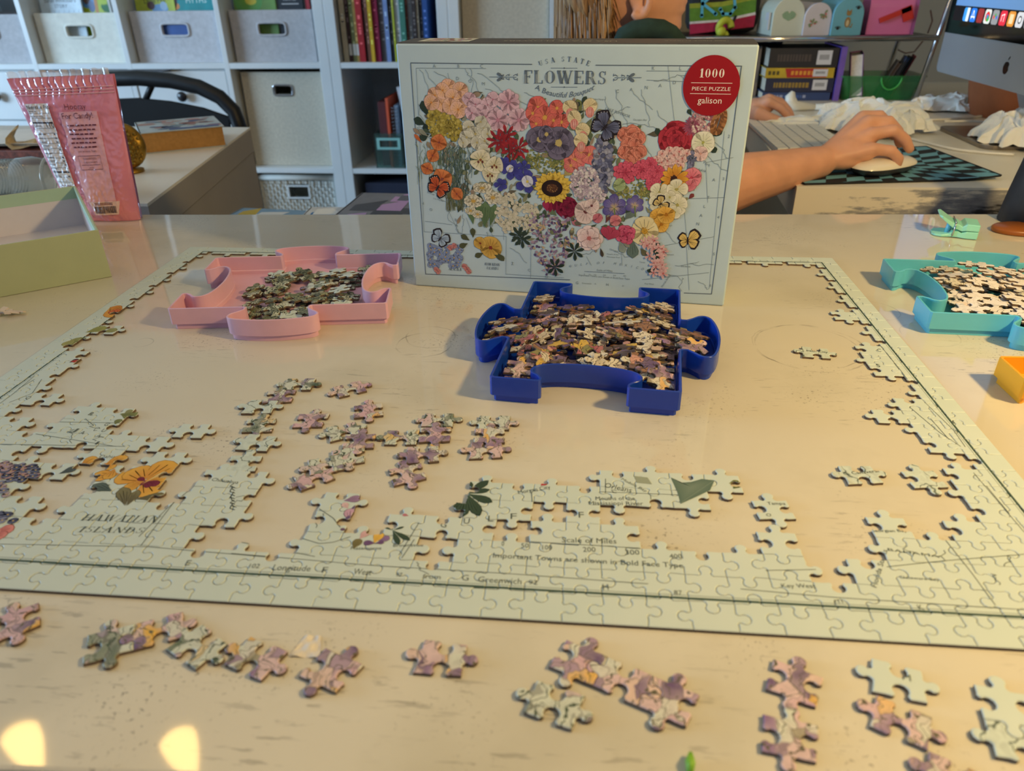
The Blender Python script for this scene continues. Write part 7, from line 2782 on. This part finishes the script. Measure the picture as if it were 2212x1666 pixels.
# striped backpack
bp = thing('backpack', 'black backpack with green, white and pink stripes and blue initials', 'backpack', (.72, 1.72, TZ))
YB = 1.70
b = MB()
x0, x1 = VY(1490, 40, YB).x, VY(1640, 40, YB).x
b.loft([[(x0 + (x1 - x0) * u, YB + d * 0 + .0, z) for u, z in ((0, TZ), (1, TZ), (1.02, TZ + .1), (.98, TZ + .26), (.85, TZ + .32), (.15, TZ + .32), (.02, TZ + .26), (-.02, TZ + .1))] for d in (0,)] + [[(x0 + (x1 - x0) * u, YB + .10, z) for u, z in ((0, TZ), (1, TZ), (1.02, TZ + .1), (.98, TZ + .26), (.85, TZ + .32), (.15, TZ + .32), (.02, TZ + .26), (-.02, TZ + .1))]], True, True)
b.build('pack_body', mat('black_nylon', (18, 18, 20), .7, noise=(90, .2)), bp, bev=.02)


def stripe(n, pts, rgb_):
    b = MB()
    p = [VY(x, y, YB - .004) for x, y in pts]
    q_ = [v + Vector((0, .003, 0)) for v in p]
    b.loft([p, q_], True, True)
    b.build(n, mat('cloth_%d_%d_%d' % rgb_, rgb_, .8, noise=(120, .1)), bp)


stripe('stripe', [(1490, 74), (1490, 52), (1560, 47), (1632, 32), (1628, 58)], (166, 30, 70))
stripe('stripe', [(1490, 52), (1490, 47), (1560, 42), (1632, 26), (1632, 32), (1560, 47)], (214, 206, 206))
stripe('stripe', [(1490, 47), (1490, 18), (1560, 14), (1634, -2), (1632, 26), (1560, 42)], (92, 136, 44))
stripe('stripe', [(1490, 18), (1490, 8), (1560, 4), (1634, -12), (1634, -2), (1560, 14)], (150, 160, 50))
stripe('stripe', [(1490, -2), (1490, -30), (1634, -50), (1634, -22), (1560, -8)], (214, 206, 206))
cv = Canvas()
BLU = lin((60, 170, 210))
for pts in (((1516, 34), (1518, -14)), ((1518, 8), (1540, -12)), ((1518, 8), (1546, 30)), ((1586, -14), (1588, 16), (1578, 30), (1562, 30), (1556, 20)), ((1570, -14), (1600, -15))):
    p = [VY(x, y, YB - .0075) for x, y in pts]
    cv.line([(v.x, v.z) for v in p], .006, BLU)
    for v in p:
        cv.ell(v.x, v.z, .0042, .0042, BLU, 10)
cv.mesh_into(lambda a_, b_, l: (a_, YB - .0075 - l, b_)).build('initials', attr_mat('cover_ink', .45), bp)
b = MB()
p = VY(1566, 60, YB - .02)
b.tube([p + Vector((.014 * cos(t), .004 * sin(2 * t), .016 * sin(t))) for t in np.linspace(0, 5.4, 16)], .0075, 10)
b.ball(p + Vector((-.008, -.004, -.008)), .011, 10, 8)
b.build('yellow_charm', mat('yellow_green_foam', (190, 200, 60), .6), bp, smooth=True)
MB().tube([VY(1590, 34, YB - .012), VY(1582, 50, YB - .016)], .003, 6).build('zip_pull', m_black, bp, smooth=True)

# ---- things on the right corner of the craft table
# black tapered stand
s0 = G(2205, 503)
st = thing('black_stand', 'black tapered stand with a rubber collar at the table corner', 'stand', (s0.x + .02, s0.y + .03, 0))
b = MB()
c0 = Vector((s0.x + .035, s0.y + .045, 0))
lean = Vector((.10, .05, 1)).normalized()
rings = []
for t, r in ((0, .034), (.03, .033), (.06, .031), (.075, .030)):
    rings.append([c0 + lean * t + Vector((r * cos(a) * 1.1, r * sin(a), 0)) for a in np.linspace(0, 2 * pi, 25)[:-1]])
for v in rings[0]:
    v.z = .0005
b.loft(rings, True, True)
b.build('rubber_collar', mat('black_rubber', (30, 30, 32), .75, noise=(60, .3)), st, smooth=True)
b = MB()
rings = []
for t, r in ((.07, .026), (.10, .025), (.13, .0245)):
    rings.append([c0 + lean * t + Vector((r * cos(a) * 1.1, r * sin(a), 0)) for a in np.linspace(0, 2 * pi, 25)[:-1]])
b.loft(rings, True, True)
b.build('post', mat('black_plastic', (16, 16, 18), .45, noise=(30, .1)), st, smooth=True)
# plain brown oval base (the toy that stood on it is left out)
p = G(2178, 497)
o = thing('brown_oval_base', 'plain brown oval plastic base at the edge of the table corner', 'base', (p.x + .012, p.y - .006, 0))
b = MB()
b.lathe([(.97, .0004), (1.0, .002), (1.0, .0045), (.95, .006)], (0, 0, 0), 32)
b.v = [(p.x + .012 + x * .033, p.y - .006 + y * .021, z) for x, y, z in b.v]
b.build('oval_plate', mat('brown_plastic', (150, 84, 30), .35), o, smooth=True)

# mint bag clip
cp0, cp1 = G(2010, 503), G(2108, 512)
u_ = Vector((cp1.x - cp0.x, cp1.y - cp0.y, 0))
Lc = u_.length
ang = atan2(u_.y, u_.x)
cp = thing('bag_clip', 'mint green plastic bag clip with a wire spring', 'clip', (cp0.x, cp0.y, 0), ang)
m_mint = mat('mint_plastic', (150, 220, 196), .3, sub=.1, noise=(50, .02))


def clip_half(name, zs, flip):
    b = MB()
    W = .0085
    zs = [(t, z0, z1, w * 1.45) for t, z0, z1, w in zs]
    rings = []
    for t, z0, z1, w in zs:
        rings.append([(t * Lc, -w, z0), (t * Lc, w, z0), (t * Lc, w, z1), (t * Lc, -w, z1)])
    b.loft(rings, True, True)
    return b.build(name, m_mint, cp, world=False, bev=.0012)


clip_half('lower_arm', [(0, .0004, .002, .004), (.06, .0004, .0028, .008), (.2, .0004, .003, .0095), (.36, .0006, .0042, .0085), (.42, .001, .0072, .0085), (.55, .001, .0076, .0085), (.62, .0008, .006, .009), (.72, .0006, .0082, .0095), (.98, .0006, .0086, .0095)], 0)
clip_half('upper_arm', [(.06, .0224, .0240, .0085), (.13, .0206, .0236, .0105), (.28, .0152, .0196, .0095), (.40, .0112, .0166, .0085), (.54, .0090, .0150, .0085), (.62, .0078, .0130, .0085), (.70, .0090, .0166, .0095), (.98, .0090, .0162, .0095)], 1)
b = MB()
for s in (-1, 1):
    b.tube([(.44 * Lc, s * .0128, .0026), (.45 * Lc, s * .0134, .010), (.455 * Lc, s * .0128, .0172)], .0008, 6)
b.tube([(.455 * Lc, -.0128, .0172), (.455 * Lc, .0128, .0172)], .0008, 6)
b.tube([(.44 * Lc, -.0128, .0026), (.36 * Lc, -.006, .0055), (.36 * Lc, .006, .0055), (.44 * Lc, .0128, .0026)], .0008, 6)
b.build('wire_spring', m_chr, cp, smooth=True, world=False)
MB().tube([(.33 * Lc, -.004, .003), (.36 * Lc, -.003, .016)], .0028, 8).build('spring_post', mat('sky_plastic', (110, 190, 220), .3), cp, smooth=True, world=False)

# ================================================================== THE CHILD
HX, HY, HZ = .487, 1.0, .178      # middle of the head from the side, chin height
m_skin = mat('skin', (214, 158, 128), .5, spec=.35, noise=(40, .05), sub=.18)


def tube_v(b, pts, r, n=14):
    b.tube(pts, r, n)
    for p, q_ in ((pts[0], r[0]), (pts[-1], r[-1])):
        b.ball(p, q_ * .98, 12, 8)


body = MB()
levels = [(-.10, -.06, .03, .047), (-.06, -.052, .025, .045), (-.03, -.05, .028, .044), (-.008, -.055, .050, .047), (0, -.06, .070, .048), (.010, -.066, .082, .050), (.020, -.07, .081, .054), (.027, -.073, .080, .057), (.033, -.076, .086, .059), (.039, -.078, .0845, .061), (.044, -.08, .088, .062), (.053, -.083, .086, .064), (.060, -.085, .099, .065), (.068, -.087, .104, .066), (.078, -.089, .098, .067), (.092, -.09, .091, .068), (.105, -.092, .086, .069), (.13, -.095, .090, .072), (.16, -.094, .086, .072), (.19, -.08, .07, .062), (.205, -.05, .045, .04), (.212, -.01, .01, .01)]
rings = []
for dz, xb, xf, hw in levels:
    base = min(xf, .082)
    r = []
    for a in np.linspace(0, 2 * pi, 41)[:-1]:
        mid_, half = (xb + base) / 2, (base - xb) / 2
        x = mid_ + half * math.copysign(abs(cos(a)) ** .9, cos(a))
        y = hw * math.copysign(abs(sin(a)) ** .9, sin(a))
        if xf > base and cos(a) > 0:
            x += (xf - base) * math.exp(-(y / (.014 if dz > .055 and dz < .095 else .030)) ** 2)
        r.append(Vector((HX + x, HY + y, HZ + dz)))
    rings.append(r)
body.loft(rings, True, True)
# ear
ec = VY(1376, 8, HY - .070)
for s in (-1, 1):
    e = Vector((ec.x, HY + s * .069, ec.z + .012))
    path = [e + Vector((.016 * cos(t) - .004 * sin(t), s * (.006 + .004 * abs(cos(t))), .030 * sin(t) * (1 if sin(t) > 0 else .95))) for t in np.linspace(-2.2, 2.6, 14)]
    body.tube(path, [.005, .0065, .0065, .006, .005, .0048, .0046, .0046, .0046, .0046, .0045, .0042, .004, .0035], 10)
    body.ball(e + Vector((.004, s * .002, -.022)), (.009, .006, .010), 10, 8)
    body.ball(e, (.013, .004, .024), 12, 8)
# trunk (inside the shirt), neck to seat
tr = [(.085, .04, .05, .467), (.055, .075, .085, .462), (.02, .085, .14, .455), (-.06, .082, .135, .445), (-.16, .078, .12, .43), (-.26, .085, .125, .42), (-.32, .08, .12, .42)]
body.loft([[Vector((cx_ + rx * cos(a), HY + ry * sin(a), z)) for a in np.linspace(0, 2 * pi, 29)[:-1]] for z, rx, ry, cx_ in tr], True, True)
body.tube([(.46, HY, .03), (.475, HY, .14)], [.05, .042], 16)
# right arm and hand
shR = Vector((.47, HY - .135, .035))
elR = VY(1478, 428, .765)
foR = VY(1610, 388, .80)
wrR = VY(1772, 350, .872)
tube_v(body, [shR, shR.lerp(elR, .5), elR, foR.lerp(elR, .4), foR, foR.lerp(wrR, .5), wrR], [.045, .041, .037, .040, .036, .029, .0225], 18)


def hand(wr, fingers, thumb, heel=None):
    for mcp, pip, dip, tip, r in fingers:
        body.tube([wr, wr.lerp(mcp, .5), mcp], [.0165, .0125, r * 1.22], 12)
        tube_v(body, [mcp, mcp.lerp(pip, .5), pip, pip.lerp(dip, .5), dip, tip], [r * 1.2, r * 1.02, r * 1.06, r * .95, r * .94, r * .78], 12)
    tube_v(body, thumb, [.0165, .0125, .0098, .0085, .0066], 12)
    if heel:
        for p, r in heel:
            body.ball(p, r, 14, 10)


FR = []
for (mp, pp, dp_, tp_, r, y) in (((1884, 322), (1925, 326), (1942, 343), (1938, 358), .0080, .868), ((1886, 290), (1931, 282), (1955, 302), (1965, 322), .0088, .888), ((1878, 264), (1920, 264), (1940, 286), (1944, 310), .0092, .908), ((1864, 254), (1900, 251), (1922, 272), (1930, 294), .0088, .926)):
    dy = .003
    FR.append((VY(*mp, y), VY(*pp, y + .001), VY(*dp_, y + .002), VY(*tp_, y + .003), r))
pm = VY(1835, 318, .888)
hand(wrR, FR, [wrR.lerp(FR[3][0], .15), VY(1820, 325, .925), VY(1850, 330, .940), VY(1876, 336, .946), VY(1893, 340, .948)], [(pm, (.034, .026, .0165)), (VY(1850, 298, .903), (.030, .026, .0145)), (VY(1815, 346, .875), (.028, .018, .0135)), (VY(1860, 334, .872), (.020, .012, .010))])
# left arm and hand on the keyboard
shL = Vector((.47, HY + .135, .03))
elL = Vector((.50, HY + .30, -.03))
wrL = VY(1618, 240, 1.345)
tube_v(body, [shL, shL.lerp(elL, .5), elL, elL.lerp(wrL, .5), wrL], [.043, .040, .036, .031, .022], 16)
FL = []
for (mp, pp, dp_, tp_, r, y) in (((1660, 220), (1684, 232), (1697, 245), (1706, 257), .0082, 1.315), ((1662, 214), (1690, 225), (1702, 238), (1709, 249), .0085, 1.335), ((1660, 213), (1686, 220), (1697, 232), (1703, 242), .0082, 1.355), ((1655, 214), (1676, 219), (1685, 228), (1690, 236), .0074, 1.375)):
    FL.append((VY(*mp, y), VY(*pp, y), VY(*dp_, y), VY(*tp_, y), r))
hand(wrL, FL, [wrL, VY(1640, 246, 1.30), VY(1662, 254, 1.292), VY(1680, 260, 1.290), VY(1692, 262, 1.290)], [(VY(1640, 230, 1.34), (.030, .030, .016))])
# legs
for s in (-1, 1):
    hip, kn, an = Vector((.44, HY + s * .07, -.29)), Vector((.80, HY + s * .10 + .02, -.27)), Vector((.78, HY + s * .10 + .02, -.68))
    tube_v(body, [hip, hip.lerp(kn, .5), kn, kn.lerp(an, .35), an], [.075, .065, .052, .048, .034], 16)
    tube_v(body, [an, an + Vector((.05, 0, -.035)), an + Vector((.13, 0, -.04))], [.034, .030, .018], 12)

child = thing('person', 'blond child in a dark green shirt typing and holding a mouse', 'person', (.45, HY, FLOOR))
src_o = body.build('body', m_skin, smooth=True)
rm = src_o.modifiers.new('Remesh', 'REMESH')
rm.mode = 'VOXEL'
rm.voxel_size = .0024
sm = src_o.modifiers.new('Smooth', 'SMOOTH')
sm.factor = .5
sm.iterations = 6
dg = bpy.context.evaluated_depsgraph_get()
me = D.meshes.new_from_object(src_o.evaluated_get(dg))
me.name = 'body'
me.materials.clear()
me.materials.append(m_skin)
me.polygons.foreach_set('use_smooth', [True] * len(me.polygons))
D.objects.remove(src_o)
bo = D.objects.new('body', me)
COL.objects.link(bo)
bo.parent = child
bo.matrix_parent_inverse = Matrix.Translation(child.location).inverted()
# eyes, brows, mouth line
b = MB()
for s in (-1, 1):
    b.ball((HX + .074, HY + s * .031, HZ + .103), .011, 14, 10)
b.build('eyes', mat('eye_white', (236, 236, 232), .2), child, smooth=True)
b = MB()
for s in (-1, 1):
    b.ball((HX + .0825, HY + s * .032, HZ + .103), (.003, .0052, .0052), 12, 8)
b.build('irises', mat('iris_blue', (60, 80, 100), .2), child, smooth=True)
b = MB()
b.tube([(HX + .083 - .9 * y * y * 12, HY + y, HZ + .0395) for y in np.linspace(-.018, .018, 9)], .0015, 6)
b.build('lips', mat('lip_pink', (186, 104, 96), .5), child, smooth=True)
# hair: cap and long locks at the nape
def hair_mat():
    m = D.materials.new('blond_hair')
    m.use_nodes = True
    nt = NT(m)
    bs = nt.n['Principled BSDF']
    tc = nt.new('ShaderNodeTexCoord')
    mp = nt.new('ShaderNodeMapping')
    mp.inputs['Scale'].default_value = (200, 200, 9)
    nt.link(tc.outputs['Object'], mp.inputs['Vector'])
    n1 = nt.new('ShaderNodeTexNoise', i_Scale=1.0, i_Detail=4.0)
    nt.link(mp.outputs[0], n1.inputs['Vector'])
    nt.link(nt.ramp(n1.outputs[0], [(.30, lin((98, 70, 42))), (.5, lin((146, 108, 68))), (.70, lin((182, 144, 98)))]), bs.inputs['Base Color'])
    bs.inputs['Roughness'].default_value = .45
    return m


m_hair = hair_mat()
b = MB()
rings = []
for dz, xb, xf, hw in levels[3:]:
    r = []
    for a in np.linspace(0, 2 * pi, 61)[:-1]:
        base = min(xf, .084)
        front = base if dz > .135 else (-.012 if dz > .045 else -.012)
        xb2 = xb - .016 - .006 * sin(dz * 60) + max(0, .05 - dz) * .30
        mid_, half = (xb2 + front + (.01 if dz > .135 else 0)) / 2, (front + (.01 if dz > .135 else 0) - xb2) / 2
        rip = 1 + .03 * sin(17 * a + 30 * dz) + .02 * sin(31 * a)
        r.append(Vector((HX + mid_ + half * rip * cos(a), HY + (hw + .010) * rip * math.copysign(abs(sin(a)) ** .8, sin(a)), HZ + dz + .012 * (dz > .15))))
    rings.append(r)
b.loft(rings, True, True)
b.build('hair_cap', m_hair, child, smooth=True)
b = MB()
rh = random.Random(44)
for k in range(1500):
    a = rh.uniform(1.64, 4.5)
    sa_, ca_ = sin(a), cos(a)
    z0 = HZ + rh.uniform(.02, .10)
    rx, ry = .091 + rh.uniform(0, .009), .072 + rh.uniform(0, .008)
    p0_ = Vector((HX - .008 + rx * ca_, HY + ry * sa_, z0))
    back = max(0, -ca_)
    ln = (.05 + .06 * back) * rh.uniform(.6, 1.2)
    p1_ = p0_ + Vector((-.004 * back + .004, sa_ * .002, -ln * .5))
    p2_ = p0_ + Vector((.020 * back + rh.uniform(-.010, .014), -sa_ * .014 + rh.uniform(-.004, .004), -ln))
    b.tube([p0_, p1_, p2_], [.0017, .0015, .0003], 4)
ob = b.build('hair_locks', m_hair, child, smooth=True)
ob['kind'] = 'stuff'
# shirt
m_shirt = mat('dark_green_cotton', (30, 54, 48), .9, noise=(90, .15))
b = MB()
ring = []
for z, rx, ry, cx_ in [(.108, .052, .056, .470), (.098, .066, .07, .466), (.075, .088, .11, .463), (.045, .094, .146, .46), (.0, .097, .152, .452), (-.06, .094, .148, .445), (-.16, .09, .136, .43), (-.26, .097, .14, .42), (-.31, .098, .142, .42)]:
    ring.append([Vector((cx_ + rx * cos(a) + .004 * sin(5 * a + z * 60), HY + ry * sin(a), z + .006 * sin(4 * a))) for a in np.linspace(0, 2 * pi, 33)[:-1]])
b.loft(ring, False, False)
for sh_, el_ in ((shR, elR), (shL, elL)):
    b.tube([sh_ + (sh_ - el_) * .12, sh_, sh_.lerp(el_, .45), sh_.lerp(el_, .72)], [.045, .060, .056, .054], 18, cap=False)
b.build('shirt', m_shirt, child, smooth=True)
# collar folds that show above the box
b = MB()
for k in range(4):
    yy = HY - .098 + .010 * k
    pts = [VY(x, y + 9 * k, yy) for x, y in ((1330, 96), (1345, 76), (1368, 66), (1400, 61), (1430, 63), (1452, 72), (1478, 92))]
    b.tube(pts, [.006, .011, .013, .0135, .013, .011, .006], 10)
b.build('collar_folds', m_shirt, child, smooth=True)
b = MB()
for s in (-1, 1):
    hip, kn = Vector((.44, HY + s * .07, -.29)), Vector((.80, HY + s * .10 + .02, -.27))
    b.tube([hip - Vector((.03, 0, 0)), hip.lerp(kn, .5), hip.lerp(kn, .85)], [.088, .078, .066], 16)
b.build('shorts', mat('navy_shorts', (36, 40, 60), .9), child, smooth=True)
# stool the child sits on
o = thing('stool', 'grey stool under the blond child', 'stool', (.43, HY, FLOOR))
MB().lathe([(.15, -.425), (.165, -.40), (.16, -.375), (.1, -.372)], (.43, HY, 0), 26).build('seat', mat('grey_seat', (110, 112, 116), .7), o, smooth=True)
for k in range(4):
    a = pi / 4 + k * pi / 2
    MB().tube([(.43 + .10 * cos(a), HY + .10 * sin(a), -.42), (.43 + .17 * cos(a), HY + .17 * sin(a), FLOOR)], .012, 8).build('leg', m_chr, o, smooth=True)
